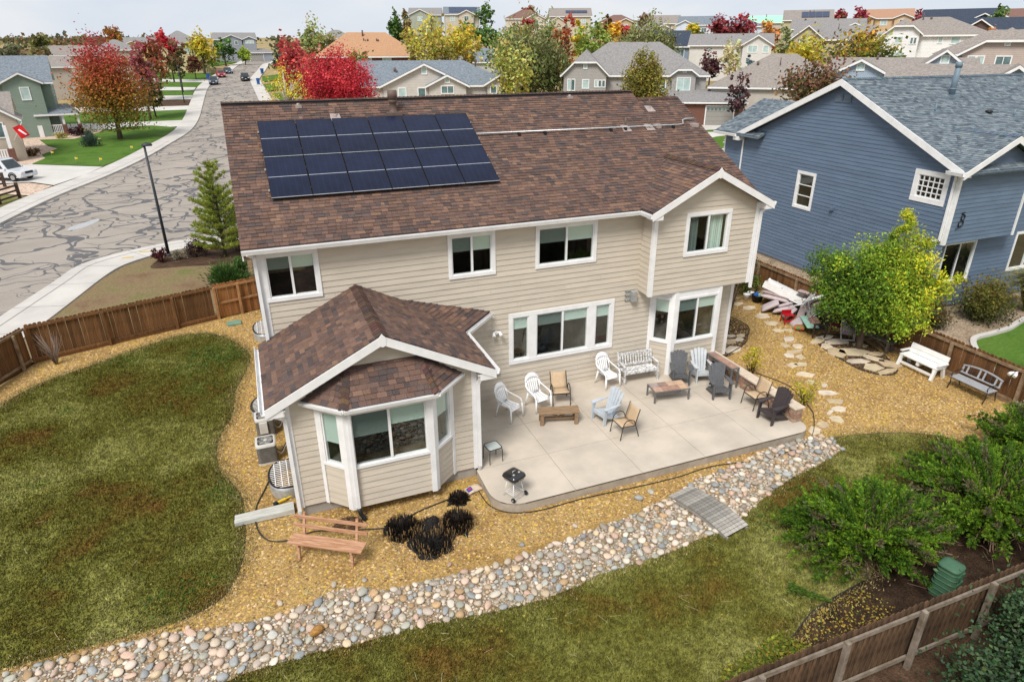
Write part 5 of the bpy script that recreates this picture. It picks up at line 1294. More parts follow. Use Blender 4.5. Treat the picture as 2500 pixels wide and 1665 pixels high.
# oval stone pad under the tree
POD = catmull([(19.0,-.42),(18.82,-1.41),(18.82,-2.5),(19.3,-3.1),(19.95,-2.95),(20.35,-2.3),(20.7,-1.4),(20.8,-.3),(20.2,.35),(19.5,.3)],5,True)
pod = sheet('tree_pad',POD,MULCH,flat=G,off=.012)
for (x,y,r,e,a)in ((19.75,.15,.3,1.6,0),(19.25,-.02,.26,1.4,.2),(19.2,-.5,.3,1.2,.4),(19.85,-.35,.36,1.5,-.3),(19.15,-1.1,.40,1.1,.9),(19.75,-1.25,.46,1.25,-.4),(19.25,-1.9,.33,1.5,-.3),(19.35,-2.45,.36,1.1,-.7),(19.95,-1.95,.30,1.5,-1.2),(20.35,-1.65,.24,1.5,-.5),(20.1,-2.5,.34,1.3,-1.0),(19.55,-2.9,.28,1.7,.1),(20.45,-.9,.26,1.3,-.4)):
 flag(x,y,r,rn,pod,e,a,z=G+.012)
EDGE = pm('black_edging',(0.035,0.032,0.03),rough=0.7,bump=0.05)
def edging(name,pts,label,h=.035,r=.014,closed=False):
 mb = MB(); mb.tube([(p[0],p[1],G+h)for p in pts],r,5,closed=closed); o = mb.build(name,EDGE); tag(o,label,'edging'); return o
edging('lawn_edging',[p for p in LAWN_L[:-5]],'thin black edging round the oval left lawn',.018,.007)
edging('pad_edging',POD,'dark edging strip round the oval flagstone pad',.03,.012,True)
edging('bed_edging',catmull([(15.1,.16),(16.42,.74),(17.13,1.36),(17.77,2.2),(17.62,3.6),(16.9,5.2)],6),'black edging round the mulch bed beside the house',.05,.016)
edging('lawn_edging',catmull([(17.75,-6.92),(17.5,-6.5),(16.89,-6.08),(16.15,-5.75),(15.17,-5.5),(14.6,-5.4)],5),'thin black edging along the top of the right lawn',.02,.011)
edging('lawn_edging',catmull([(10.85,-9.86),(10.01,-9.96),(9.22,-10.1),(8.5,-10.4),(7.81,-10.67),(6.6,-11.1)],5),'black edging between the lawn and the leaf-strewn fence strip',.03,.014)
HOSE = pm('black_drip_hose',(0.03,0.028,0.026),rough=0.5,bump=0.02)
mb = MB(); mb.tube([(x,y,G+.03 if y<-5 or x>14.3 else G+.03)for x,y in catmull([(15.27,-1.28),(15.55,-2.0),(15.62,-2.6),(15.2,-3.83),(14.92,-4.28),(14.25,-4.95),(13.61,-5.32),(12.5,-5.52),(11.71,-5.50),(10.69,-5.30),(10.06,-5.28),(9.29,-5.34),(8.02,-5.30),(6.62,-5.22),(5.4,-5.24),(4.7,-5.02),(4.38,-4.6),(4.32,-4.0)],6)],.013,5); tag(mb.build('drip_hose',HOSE),'black drip hose running along the patio front edge','hose')
mb = MB(); mb.tube([(x,y,G+.03)for x,y in catmull([(-.55,-1.4),(-.72,-1.9),(-.95,-2.6),(-.95,-3.4),(-.7,-3.95),(-.2,-4.1),(.3,-4.0),(1.2,-4.3),(2.0,-4.5),(2.7,-4.2),(3.6,-4.0)],6)],.016,5); tag(mb.build('garden_hose',HOSE),'black hose looping past the window well and the wooden bench','hose')
# arched plank bridge
GW = pm('grey_plank',(0.30,0.28,0.25),rough=0.9,var=0.25,ns=3,bump=0.3,bs=20,stretch=(2,12,12),src='rand')
t = thing('plank_bridge','small arched bridge of grey planks crossing the river stones','bridge',(9.16,-6.80,G),R(-79))
def az(s):return .17-.11*(s/.92)**2
for i in range(20):
 s = -.9+i*.0905; mb = MB(); z = az(s); ang_ = math.atan(-.22*s/.92/.92); o = None
 mb.box(-.041,.041,-.38,.38,-.014,.014); o = mb.build('plank',GW,t); o.location = (s+.04,0,z+.03); o.rotation_euler = (0,-ang_,0)
for sy in (-1,1):
 mb = MB(); n = 12
 for k in range(n):
  a,b = -.92+1.84*k/n,-.92+1.84*(k+1)/n; y0 = sy*.33-.02
  mb.prism([(a,y0,az(a)+.012),(b,y0,az(b)+.012),(b,y0,max(az(b)-.11,0)),(a,y0,max(az(a)-.11,0))],(0,.04,0))
 mb.build('side_beam',GW,t)
 # wooden park bench in front
REDW = pm('redwood_bench',(0.36,0.17,0.085),rough=0.75,var=0.3,ns=3,bump=0.3,bs=25,stretch=(1,8,8),col2=(0.55,0.34,0.22))
dv = np.array([1.45,-.92]); rzb = math.atan2(dv[1],dv[0])
t = thing('wooden_bench','reddish wooden bench with two seat planks and two back rails','bench',(.50,-4.98,G),rzb)
Lb = .86
for y,z in ((-.19,.41),(-.015,.41)):
 mb = MB(); mb.box(-Lb,Lb,y,y+.16,z,z+.04); mb.build('seat_plank',REDW,t,bevel=.005)
for z in (.58,.78):
 mb = MB(); y = .19+(z-.41)*.22; mb.box(-Lb,Lb,y-.035,y,z,z+.085); mb.build('back_rail',REDW,t,bevel=.005)
for s in (-1,1):
 x = s*.62
 mb = MB(); mb.beam((x,.13,.30),(x,.30,.93),.055,.05,(0,1,0)); mb.build('back_post',REDW,t)
 mb = MB(); mb.beam((x,-.17,-.02),(x,-.12,.41),.055,.06,(0,1,0)); mb.build('leg',REDW,t)
 mb = MB(); mb.beam((x,.20,-.02),(x,.12,.41),.055,.06,(0,1,0)); mb.build('leg',REDW,t)
 mb = MB(); mb.beam((x,-.19,.38),(x,.16,.38),.05,.06); mb.build('seat_bearer',REDW,t)
 # plank under the downspout
t = thing('splash_plank','long pale grey plank lying on the gravel at the downspout','plank',(0,0,0))
SPW = pm('pale_painted_plank',(0.46,0.46,0.42),rough=.8,var=.15,ns=3,bump=.2,stretch=(1,6,6))
for (y0,y1,z)in ((-3.14,-3.0,.10),(-2.98,-2.76,.05)):
 mb = MB(); mb.add([(-1.43,y0-.0,G+.02),(-.08,y0-.02,G+.02),(-.08,y1,G+.02),(-1.43,y1,G+.02),(-1.43,y0,G+z+.02),(-.08,y0-.02,G+z+.05),(-.08,y1,G+z+.05),(-1.43,y1,G+z+.02)],[(0,3,2,1),(4,5,6,7),(0,1,5,4),(1,2,6,5),(2,3,7,6),(3,0,4,7)]); mb.build('board',SPW,t)
t = thing('yellow_tool','small yellow tool with black grip behind the pale plank','tool',(-.26,-2.55,G+.04),R(25))
YEL = pm('yellow_plastic',(0.75,0.52,0.03),rough=.4,bump=.02)
mb = MB(); mb.box(-.22,.02,-.03,.03,0,.05); mb.box(.0,.26,-.018,.018,.01,.04); mb.build('body',YEL,t,bevel=.006); mb = MB(); mb.box(-.30,-.2,-.045,.045,-.005,.06); mb.build('grip',BLACK,t)
# window wells with grates
def well(loc,L_,W_,label,h=.34):
 t = thing('window_well',label,'window well',loc)
 rows = []
 def ring(r_,z):return [(W_-r_*(max(0.0,math.cos(a))**.5),(L_/2+(r_-W_))*math.sin(a),z)for a in np.linspace(-math.pi/2,math.pi/2,15)]
 mb = MB(); loft(mb,[ring(W_,z)for z in (-.3,h*.3,h*.34,h*.62,h*.66,h)]); solid(mb.build('well_wall',GALV,t),.02)
 mb = MB(); p = ring(W_-.02,-.28); mb.add(p,[tuple(range(len(p)))]); mb.build('pit_floor',DARKROOM,t)
 p = ring(W_,h);
 mb = MB(); mb.tube(p,.022,6); mb.build('rim',BLACK,t)
 n = int(L_/.085)
 for i in range(n):
  y = -L_/2+.06+i*(L_-.12)/max(1,n-1); a = math.asin(max(-1,min(1,y/(L_/2)))); xr = W_*(math.cos(a)**.5)
  mb = MB(); mb.tube([(W_-xr*.93,y,h+.012),(W_-.02,y,h+.012)],.009,5); mb.build('grate_bar',WPL,t)
 for f in (.25,.5,.75):
  x = W_-W_*f; yy = (L_/2)*math.sin(math.acos(min(1,f*f)))*.95
  mb = MB(); mb.beam((x,-yy,h+.024),(x,yy,h+.024),.018,.012); mb.build('grate_bar',WPL,t)
 return t
well((-.58,-1.85,G),1.28,.62,'galvanised window well with white grate nearest the camera, by the downspout')
well((-.90,2.1,G),1.3,.85,'window well with white grate behind the air conditioners')
well((-.66,8.5,G),1.5,.62,'window well with white grate at the far left house corner')
# air conditioners
ACM = pm('ac_grey_paint',(0.52,0.51,0.48),rough=.5,var=.1,ns=4,bump=.05); ACG = pm('ac_louvre',(0.16,0.145,0.125),rough=.6,var=.2,bump=.1)
def aircon(loc,label,box=False):
 t = thing('air_conditioner',label,'air conditioner',loc)
 w,h = .26,.62
 def rr(z,e=0):return rrect(w+e,.07,z,4)
 mb = MB(); loft(mb,[rr(.05,-.025),rr(h-.08,-.025)],close=True); mb.build('coil',ACG,t)
 for k in range(14):
  mb = MB(); mb.tube(rr(.07+k*.036,-.012),.006,4,closed=True,smooth=False); mb.build('louvre',ACG if not box else ACG,t)
 mb = MB(); loft(mb,[rr(0),rr(.06)],close=True); mb.build('base_pan',ACM,t)
 mb = MB(); R1 = rr(h-.09); R2 = rr(h); R3 = [(x*.78/max(1,1),y*.78,h-.005)for x,y,z in R2]
 loft(mb,[R1,R2,R3],close=True); top = mb.build('top_cover',ACM,t)
 mb = MB(); mb.lathe([(.20,0),(.20,.005)],(0,0,h-.08),20); mb.build('fan_well',BLACK,top)
 mb = MB()
 for k in range(4):
  a = k*math.pi/2+.4; mb.add([(.03*math.cos(a),.03*math.sin(a),h-.045),(.17*math.cos(a-.35),.17*math.sin(a-.35),h-.06),(.19*math.cos(a+.3),.19*math.sin(a+.3),h-.03)],[(0,1,2)])
 mb.build('fan',pm('fan_grey',(.3,.3,.3),rough=.5,bump=0),top)
 for r_ in (.07,.10,.13,.16,.19):
  mb = MB(); mb.tube([(r_*math.cos(a),r_*math.sin(a),h+.002)for a in np.linspace(0,6.28,21)[:-1]],.004,4,closed=True); mb.build('grille_ring',ACM,top)
 for k in range(8):
  a = k*math.pi/4; mb = MB(); mb.tube([(.03*math.cos(a),.03*math.sin(a),h+.003),(.205*math.cos(a),.205*math.sin(a),h+.003)],.004,4); mb.build('grille_spoke',ACM,top)
 mb = MB(); mb.lathe([(.05,0),(.045,.008)],(0,0,h+.001),12); mb.build('hub',ACM,top)
 if box:
  mb = MB(); mb.box(-.16,.06,-w-.05,-w+.02,.16,h-.1); mb.build('control_box',ACM,t,bevel=.008)
 for k in range(2):
  mb = MB(); mb.tube(catmull([(w-.05,-.05+k*.1,.25+k*.06),(w+.1,-.1+k*.12,.18),(w+.22,.02+k*.1,.3),(w+.32,.05+k*.1,.42)],5),.012,5); mb.build('refrigerant_line',BLACK if k else FOUND,t)
aircon((-.56,-.48,G),'grey round-cornered air conditioner in front, beside the window well')
aircon((-.54,.95,G),'grey air conditioner with a control box, behind the other one',True)
mb = MB(); mb.box(-.27,.27,-.2,.2,-.02,.09); o = mb.build('utility_box',pm('green_utility_plastic',(0.16,0.27,0.20),rough=.6,var=.12,bump=.05),bevel=.02); o.location = (-1.38,10.18,G); o.rotation_euler = (0,0,.1); tag(o,'flat green utility box lid in the gravel near the fence','utility box')
# ------------------------------------------------------------------ blue neighbour house
bh = thing('blue_house','large blue lap-sided house with white trim and blue-grey shingle roof','house')
QX,QXR,QY0,QY1,QYA,QE,QA = 25.0,24.65,0.15,12.42,6.28,5.70,8.66
QP = (QA-QE)/(QYA+.21)
def qz(y):return QA-QP*abs(y-QYA)
sh = []
shingle_plane(sh,[(QXR,-.21,QE),(40,-.21,QE),(40,QYA,QA),(QXR,QYA,QA)],(1,0,0),BLUE_PAL,seed=31)
FXM,FZA,FYF = 27.1,6.90,-.24
vy0 = QYA-(QA-(QE+.02))/QP; vy1 = QYA-(QA-FZA)/QP
shingle_plane(sh,[(24.64,vy0+.05,QE+.02),(24.64,FYF,QE+.02),(FXM,FYF,FZA),(FXM,vy1+.05,FZA)],(0,-1,0),BLUE_PAL,seed=32)
shingle_plane(sh,[(29.56,FYF,QE+.02),(29.56,vy0+.05,QE+.02),(FXM,vy1+.05,FZA),(FXM,FYF,FZA)],(0,1,0),BLUE_PAL,seed=33)
shingle_plane(sh,[(24.55,14.3,QE+.05),(24.55,10.8,QE+.05),(27.6,10.8,7.3),(27.6,14.3,7.3)],(0,-1,0),BLUE_PAL,seed=34)
BCAP = [((0.12,0.16,0.20),3),((0.15,0.2,0.235),2),((0.09,0.12,0.155),1)]
ridge_caps(sh,(QXR,QYA,QA),(40,QYA,QA),(0,1,0),BCAP,seed=7)
ridge_caps(sh,(FXM,FYF,FZA),(FXM,vy1,FZA),(1,0,0),BCAP,seed=8)
BROOF = roof_mat('blue_roof_rear',(0.10,0.13,0.165),(0.19,0.235,0.265))
mb = MB()
slab(mb,[(QXR,-.21,QE-.01),(40,-.21,QE-.01),(40,QYA,QA-.01),(QXR,QYA,QA-.01)],.12)
slab(mb,[(QXR,QYA,QA-.01),(40,QYA,QA-.01),(40,12.77,QE-.01),(QXR,12.77,QE-.01)],.12)
slab(mb,[(24.64,vy0,QE+.01),(24.64,FYF,QE+.01),(FXM,FYF,FZA-.01),(FXM,vy1,FZA-.01)],.09)
slab(mb,[(29.56,FYF,QE+.01),(29.56,vy0,QE+.01),(FXM,vy1,FZA-.01),(FXM,FYF,FZA-.01)],.09)
slab(mb,[(24.55,14.3,QE+.04),(24.55,10.8,QE+.04),(27.6,10.8,7.29),(27.6,14.3,7.29)],.09)
slab(mb,[(30.6,10.8,QE+.04),(30.6,14.3,QE+.04),(27.6,14.3,7.29),(27.6,10.8,7.29)],.09)
broof = mb.build('roof',BROOF,bh)
emit_parts(sh,'shingle',broof,[SHINGLE])
bd = []
SW = (QY1-8.2,QY1-7.02,2.72,4.49); GWN = (QY1-2.03,QY1-.53,4.28,5.52)
siding(bd,(QX,QY1,0),(0,-1,0),(-1,0,0),[(0,-.1),(QY1-QY0,-.1),(QY1-QY0,5.6),(QY1-QYA,8.46),(0,5.6)],[hole(SW),hole(GWN)],exp=.17,seed=41,length=4.5)
siding(bd,(0,QY0,0),(1,0,0),(0,-1,0),[(QX,2.89),(29.1,2.89),(29.1,5.72),(FXM,6.72),(QX,5.72)],[],exp=.17,seed=42,z0=2.89)
LW1 = (25.85,27.70,.96,2.70); LW2 = (30.1,32.2,1.0,2.75)
siding(bd,(0,.65,0),(1,0,0),(0,-1,0),[(QX,-.1),(34,-.1),(34,2.89),(QX,2.89)],[hole(LW1),hole(LW2)],exp=.17,seed=43)
siding(bd,(0,.65,0),(1,0,0),(0,-1,0),[(29.1,2.89),(36,2.89),(36,5.65),(29.1,5.65)],[],exp=.17,seed=44,z0=2.89)
siding(bd,(29.1,QY0,0),(0,1,0),(1,0,0),[(0,2.89),(.5,2.89),(.5,5.7),(0,5.7)],[],exp=.17,seed=45,z0=2.89)
siding(bd,(QX-.0,13.9,0),(0,-1,0),(-1,0,0),[(0,-.1),(1.47,-.1),(1.47,5.65),(0,5.65)],[],exp=.17,seed=46)
emit_parts(bd,'siding_board',bh,[BLUE])
mb = MB(); mb.box(QX+.05,39.5,.7,12.4,-.5,.0); mb.build('foundation',FOUND,bh)
mb = MB(); mb.box(QX+.1,39.5,12.2,12.4,0,5.6); mb.build('rear_wall',siding_mat('blue_far_wall',(0.10,0.14,0.2)),bh)
mb = MB(); mb.box(QX,29.1,QY0+.01,.66,2.86,2.885); mb.build('soffit',MATS['blue_siding_paint'],bh)
window(bh,(QX,QY1,0),(0,-1,0),(-1,0,0),SW,trim=.13,lights=1,shades=(0,),screen=(),grid=(1,3))
window(bh,(QX,QY1,0),(0,-1,0),(-1,0,0),GWN,trim=.19,lights=1,shades=(0,),screen=(),grid=(5,4))
window(bh,(0,.65,0),(1,0,0),(0,-1,0),LW1,trim=.07,shades=(0,0),screen=(0,))
window(bh,(0,.65,0),(1,0,0),(0,-1,0),LW2,trim=.1,shades=(0,0),screen=())
for (y0,y1)in ((-.24,QYA),(QYA,12.79)):
 mb = MB(); mb.prism([(QXR-.03,y0,qz(y0)+.02),(QXR-.03,y1,qz(y1)+.02),(QXR-.03,y1,qz(y1)-.25),(QXR-.03,y0,qz(y0)-.25)],(.04,0,0)); mb.build('rake_board',WHITE,bh)
 mb = MB(); mb.prism([(QXR+.02,y0,qz(y0)-.14),(QXR+.02,y1,qz(y1)-.14),(QX-.02,y1,qz(y1)-.14),(QX-.02,y0,qz(y0)-.14)],(0,0,-.02)); mb.build('soffit',WHITE,bh)
rake(bh,(24.6,QE),(FXM,FZA),.24,FYF-.03); rake(bh,(FXM,FZA),(29.6,QE),.24,FYF-.03)
mb = MB(); mb.prism([(24.62,FYF,QE-.05),(29.58,FYF,QE-.05),(29.58,QY0,QE-.05),(24.62,QY0,QE-.05)],(0,0,-.03)); mb.build('soffit',pm('blue_soffit',(0.09,0.125,0.18)),bh)
for (x0,x1,y0,y1,z0,z1)in ((QX-.03,QX+.11,QY0-.03,QY0+.11,2.84,5.66),(QX-.03,QX+.1,12.35,12.45,-.1,5.6),(QX-.035,QX+.1,13.82,13.92,-.1,5.6)):
 mb = MB(); mb.box(x0,x1,y0,y1,z0,z1); mb.build('corner_board',WHITE,bh)
gutter(bh,[(24.55,14.3,QE+.03),(24.55,12.5,QE+.03)],out=.13,h=.13); gutter(bh,[(24.62,.45,QE),(24.62,FYF,QE)],out=.14,h=.13)
mb = MB(); mb.box(24.55,24.95,12.3,12.75,QE-.28,QE-.08); mb.build('eave_return',WHITE,bh)
downspout(bh,[(24.7,.15,5.5),(24.93,.3,5.3),(24.93,.3,3.0),(24.93,1.5,2.75)])
downspout(bh,[(28.9,QY0-.05,5.4),(28.9,QY0-.05,2.9)],w=.07)
# louvred gable vents
for c in (6.75,6.27):
 mb = MB(); P = frame_pt((QX,c,0),(0,-1,0),(-1,0,0)); obox(mb,P,0,.42,0,.045,7.70,8.08); v = mb.build('gable_vent',BLUE,bh)
 for k in range(6):
  mb = MB(); obox(mb,P,.05,.37,.04,.062,7.74+k*.053,7.765+k*.053); mb.build('louvre',pm('vent_blue_grey',(0.19,0.225,0.26)),v)
BP = pm('blue_vent_paint',(0.16,0.22,0.27),rough=.5,bump=.04)
def qpipe(x,y,r,h,fl=.22):
 z = qz(y); mb = MB(); mb.tube([(x,y,z-.05),(x,y,z+h)],r,12); o = mb.build('vent_pipe',BP,broof)
 mb = MB(); mb.box(x-fl,x+fl,y-fl,y+fl*.6,z-fl*QP-.02,z+.03); mb.build('flashing',BP,o)
 if r>.06:
  mb = MB(); mb.lathe([(r+.03,0),(r+.03,.05)],(x,y,z+.25),12); mb.lathe([(r+.02,0),(r+.02,.22)],(x,y,z+h-.1),12); mb.build('collar',BP,o)
qpipe(29.6,4.75,.12,1.25); qpipe(27.3,3.6,.035,.35,.15); qpipe(31.4,3.0,.035,.3,.15)
mb = MB(); mb.lathe([(.05,0),(.16,.05),(.14,.12),(.04,.14)],(30.2,3.3,qz(3.3)),10); mb.build('roof_vent',BLACK,broof)
mb = MB(); P = frame_pt((0,QY0,0),(1,0,0),(0,-1,0))
mb.tube([P(25.62+.13*math.cos(a),.05,3.66+.13*math.sin(a))for a in np.linspace(0,6.28,15)[:-1]],.022,6,closed=True); mb.tube([P(25.66+.10*math.cos(a),.05,3.90+.11*math.sin(a))for a in np.linspace(0,6.28,13)[:-1]],.022,6,closed=True)
mb.tube([P(25.62,.05,3.53),P(25.5,.05,3.50),P(25.4,.06,3.46)],.02,6); mb.tube([P(25.62,.05,4.0),P(25.55,.05,4.08),P(25.70,.05,4.09)],.025,6)
o = mb.build('wall_ornament',BLACK); tag(o,'black metal scroll ornament hanging on the blue house','ornament')
mb = MB(); mb.box(24.86,24.985,5.63,5.8,3.05,3.2); mb.build('wall_vent',BLUE,bh)
# ------------------------------------------------------------------ background houses
RG = roof_mat('grey_roof',(0.17,0.165,0.165),(0.29,0.28,0.275)); RGB_ = roof_mat('taupe_roof',(0.19,0.17,0.155),(0.32,0.285,0.26)); RS = roof_mat('slate_roof',(0.11,0.135,0.165),(0.235,0.265,0.295))
RO = roof_mat('orange_tan_roof',(0.36,0.205,0.115),(0.47,0.285,0.17)); RBR = roof_mat('red_brown_roof',(0.15,0.085,0.07),(0.22,0.13,0.105)); RN = roof_mat('navy_roof',(0.028,0.04,0.065),(0.06,0.075,0.105)); RM = roof_mat('mint_roof',(0.30,0.66,0.44),(0.36,0.74,0.52)); ROR = roof_mat('terracotta_roof',(0.33,0.19,0.125),(0.42,0.25,0.165))
BRICK = pm('red_brick',(0.16,0.075,0.055),rough=.9,var=.3,ns=14,bump=.3,bs=18)
GDOOR = pm('garage_door',(0.30,0.285,0.265),rough=.6,var=.05,bump=.05); SOLFAR = pm('far_solar',(0.03,0.045,0.09),rough=.2,var=.2,bump=0,spec=.3)
def roof_prism(w,d,e,r,kind,clip=.55):
 """facets (local, ridge along x) as list of 3-D polygons; w,d already include the overhang"""
 a,b = w/2,d/2
 if kind=='gable':return [[(-a,-b,e),(a,-b,e),(a,0,r),(-a,0,r)],[(a,b,e),(-a,b,e),(-a,0,r),(a,0,r)]]
 if kind=='hip':
  i = min(a-.3,b*.95); return [[(-a,-b,e),(a,-b,e),(a-i,0,r),(-a+i,0,r)],[(a,b,e),(-a,b,e),(-a+i,0,r),(a-i,0,r)],[(a,-b,e),(a,b,e),(a-i,0,r)],[(-a,b,e),(-a,-b,e),(-a+i,0,r)]]
 if kind=='jerk':
  c = clip; yb = b*(1-c); zc = e+(r-e)*c; i = yb*.9
  return [[(-a,-b,e),(a,-b,e),(a,-yb,zc),(a-i,0,r),(-a+i,0,r),(-a,-yb,zc)],[(a,b,e),(-a,b,e),(-a,yb,zc),(-a+i,0,r),(a-i,0,r),(a,yb,zc)],[(a,-yb,zc),(a,yb,zc),(a-i,0,r)],[(-a,yb,zc),(-a,-yb,zc),(-a+i,0,r)]]
 if kind=='gablehip':  # gable on the left, hip on the right
  i = min(a-.3,b*.95); return [[(-a,-b,e),(a,-b,e),(a-i,0,r),(-a,0,r)],[(a,b,e),(-a,b,e),(-a,0,r),(a-i,0,r)],[(a,-b,e),(a,b,e),(a-i,0,r)]]
def far_window(parent,P,u,z,w,h,mat=None,mull=1,trim=.1,flip=False):
 mb = MB(); t = trim
 obox(mb,P,u-w/2-t,u+w/2+t,0,.06,z+h,z+h+t); obox(mb,P,u-w/2-t,u+w/2+t,0,.065,z-t,z); obox(mb,P,u-w/2-t,u-w/2,0,.055,z,z+h); obox(mb,P,u+w/2,u+w/2+t,0,.055,z,z+h)
 for k in range(1,mull+1):c = u-w/2+w*k/(mull+1); obox(mb,P,c-.03,c+.03,0,.045,z,z+h)
 o = mb.build('window',WHITE,parent); mb = MB(); obox(mb,P,u-w/2,u+w/2,.0,.02,z,z+h); mb.build('pane',mat or FARGLASS,o); return o
def gen_house(name,label,x,y,rz,w,d,eave,ridge,roof,wall,kind='gable',wings=(),wins=(),garage=None,solar=None,vents=0,oh=.4,brick=False,chim=None,seed=0,wallmat=None,group='houses of the neighbourhood'):
 """eave/ridge are absolute heights; wings (xc, halfw, out, kind[, eave]); wins (face, u, z above eave-2.6.., w, h)"""
 z0 = hz(x,y)-.1
 if math.hypot(x,y)>150:eave = ridge-.75*(ridge-eave)
 t = thing(name,label,'house',(x,y,z0),rz,group); e,r = eave-z0,ridge-z0
 wm = wallmat or siding_mat('wall_'+label[:28].replace(' ','_'),wall)
 pitch = (r-e)/(d/2+oh)
 mb = MB(); a,b = w/2,d/2; ew = e+pitch*oh-.04
 mb.box(-a,a,-b,b,-2.5,ew)
 if kind in ('gable','gablehip'):
  for sx in ((-1,1)if kind=='gable' else (-1,)):mb.add([(sx*a,-b,ew),(sx*a,b,ew),(sx*a,0,r-.06)],[(0,1,2)if sx>0 else (2,1,0)])
 if kind=='jerk':
  zc = ew+(r-ew)*.5
  for sx in (-1,1):mb.add([(sx*a,-b,ew),(sx*a,b,ew),(sx*a,b*.48,zc),(sx*a,-b*.48,zc)],[(0,1,2,3)if sx>0 else (3,2,1,0)])
 mb.build('wall',wm,t)
 tops = roof_prism(w+2*oh,d+2*oh,e,r,kind)
 for wi in wings:
  xc,hw,out,wk = wi[:4]; we = (wi[4]-z0)if len(wi)>4 else e
  pw = wi[5]if len(wi)>5 else pitch; wr = min(we+pw*(hw+oh),r-.02)if len(wi)<=4 else we+pw*(hw+oh)
  # ridge toward -y
  L_ = b+out+oh
  fac = roof_prism(2*L_,2*(hw+oh),we+.01,wr,wk if wk!='jerkf' else 'jerk')
  for f in fac:
   g = [(xc-p[1],p[0],p[2])for p in f]  # rotate +90: x'=-y, y'=x
   g2 = []
   n = len(g)
   for i in range(n):
    p,q = g[i],g[(i+1)%n]
    if p[1]<=0:g2.append(p)
    if (p[1]<0<q[1])or (q[1]<0<p[1]):k = p[1]/(p[1]-q[1]); g2.append(tuple(p[j]+(q[j]-p[j])*k for j in range(3)))
   if len(g2)>=3:tops.append(g2)
  mb = MB(); ewl = we+pw*oh-.04; yf = -b-out
  mb.box(xc-hw,xc+hw,yf,-b+.05,-2.5,ewl)
  if wk=='gable':mb.add([(xc-hw,yf,ewl),(xc+hw,yf,ewl),(xc,yf,wr-.06)],[(0,1,2)])
  else:zc = ewl+(wr-ewl)*.5; mb.add([(xc-hw,yf,ewl),(xc+hw,yf,ewl),(xc+hw*.48,yf,zc),(xc-hw*.48,yf,zc)],[(0,1,2,3)])
  mb.build('wing_wall',wm,t)
 top = MB(); fas = MB()
 for f in tops:
  P_ = [Vector(p)for p in f]; nn = (P_[1]-P_[0]).cross(P_[2]-P_[0])
  if nn.z<0:P_ = P_[::-1]
  top.prism([p-Vector((0,0,.05))for p in P_],(0,0,.05)); fas.prism([p-Vector((0,0,.26))for p in P_],(0,0,.205))
 ro = top.build('roof',roof,t); fas.build('fascia',WHITE,t)
 if vents:
  rn = random.Random(seed)
  for k in range(vents):
   vx = (rn.random()-.5)*w*.7; vy = -rn.uniform(.1,.6)*b; vz = r-pitch*abs(vy); mb = MB(); mb.tube([(vx,vy,vz-.1),(vx,vy,vz+rn.choice((.3,.4,.9)))],rn.choice((.06,.1,.14)),7); mb.build('vent_pipe',PIPE,ro)
 if solar:
  u0,u1,f0,f1 = solar; mb = MB(); yy0,yy1 = -b*(1-f0),-b*(1-f1)
  n = 4;
  for k in range(n):
   ua,ub = u0+(u1-u0)*k/n+.03,u0+(u1-u0)*(k+1)/n-.03
   mb = MB(); mb.prism([(ua,yy0,r-pitch*-yy0+.12),(ub,yy0,r-pitch*-yy0+.12),(ub,yy1,r-pitch*-yy1+.12),(ua,yy1,r-pitch*-yy1+.12)],(0,0,.05)); mb.build('solar_panel',SOLFAR,ro)
 faces = {'f':frame_pt((0,-b,0),(1,0,0),(0,-1,0)),'l':frame_pt((-a,0,0),(0,-1,0),(-1,0,0)),'r':frame_pt((a,0,0),(0,1,0),(1,0,0))}
 for i,wi in enumerate(wings):faces[str(i)] = frame_pt((wi[0],-b-wi[2],0),(1,0,0),(0,-1,0))
 rn = random.Random(seed+5)
 for wn in wins:
  face,u,dz,ww,hh = wn[:5]; far_window(t,faces[face],u,e+dz,ww,hh,rn.choice((FARGLASS,FARBLIND,FARBLIND))if len(wn)<6 else wn[5],mull=1 if ww>.9 else 0)
 if garage:
  gx0,gx1,out,ge,gr,dx0,dx1 = garage; ge-=z0; gr-=z0
  gm = BRICK if brick else wm
  mb = MB(); mb.box(gx0,gx1,-b-out,-b+.02,-2.5,ge); mb.build('garage_wall',gm,t)
  o_ = .4; A = [(gx0-o_,-b-out-o_,ge),(gx1+o_,-b-out-o_,ge),(gx1+o_-2.2,-b,gr),(gx0-o_+.2,-b,gr)]; B = [(gx1+o_,-b-out-o_,ge),(gx1+o_,-b+1.2,ge),(gx1+o_-2.2,-b+1.2,gr),(gx1+o_-2.2,-b,gr)]
  mb = MB(); mb.prism([(p[0],p[1],p[2]-.05)for p in A],(0,0,.05)); mb.prism([(p[0],p[1],p[2]-.05)for p in B],(0,0,.05)); mb.build('garage_roof',roof,t)
  mb = MB(); mb.prism([(p[0],p[1],p[2]-.25)for p in A],(0,0,.19)); mb.prism([(p[0],p[1],p[2]-.25)for p in B],(0,0,.19)); mb.build('garage_fascia',WHITE,t)
  P = frame_pt((0,-b-out,0),(1,0,0),(0,-1,0)); gm_ = (dx0+dx1)/2; gz0 = hz(x+gm_*math.cos(rz)+(b+out)*math.sin(rz),y+gm_*math.sin(rz)-(b+out)*math.cos(rz))-z0+.1
  mb = MB(); obox(mb,P,dx0-.12,dx0,0,.06,gz0,gz0+2.25); obox(mb,P,dx1,dx1+.12,0,.06,gz0,gz0+2.25); obox(mb,P,dx0-.12,dx1+.12,0,.06,gz0+2.15,gz0+2.28); gd = mb.build('garage_door',WHITE,t)
  for k in range(4):
   mb = MB(); obox(mb,P,dx0+.01,dx1-.01,0,.03,gz0+k*.53+.01,gz0+(k+1)*.53-.01); mb.build('door_panel',GDOOR,gd)
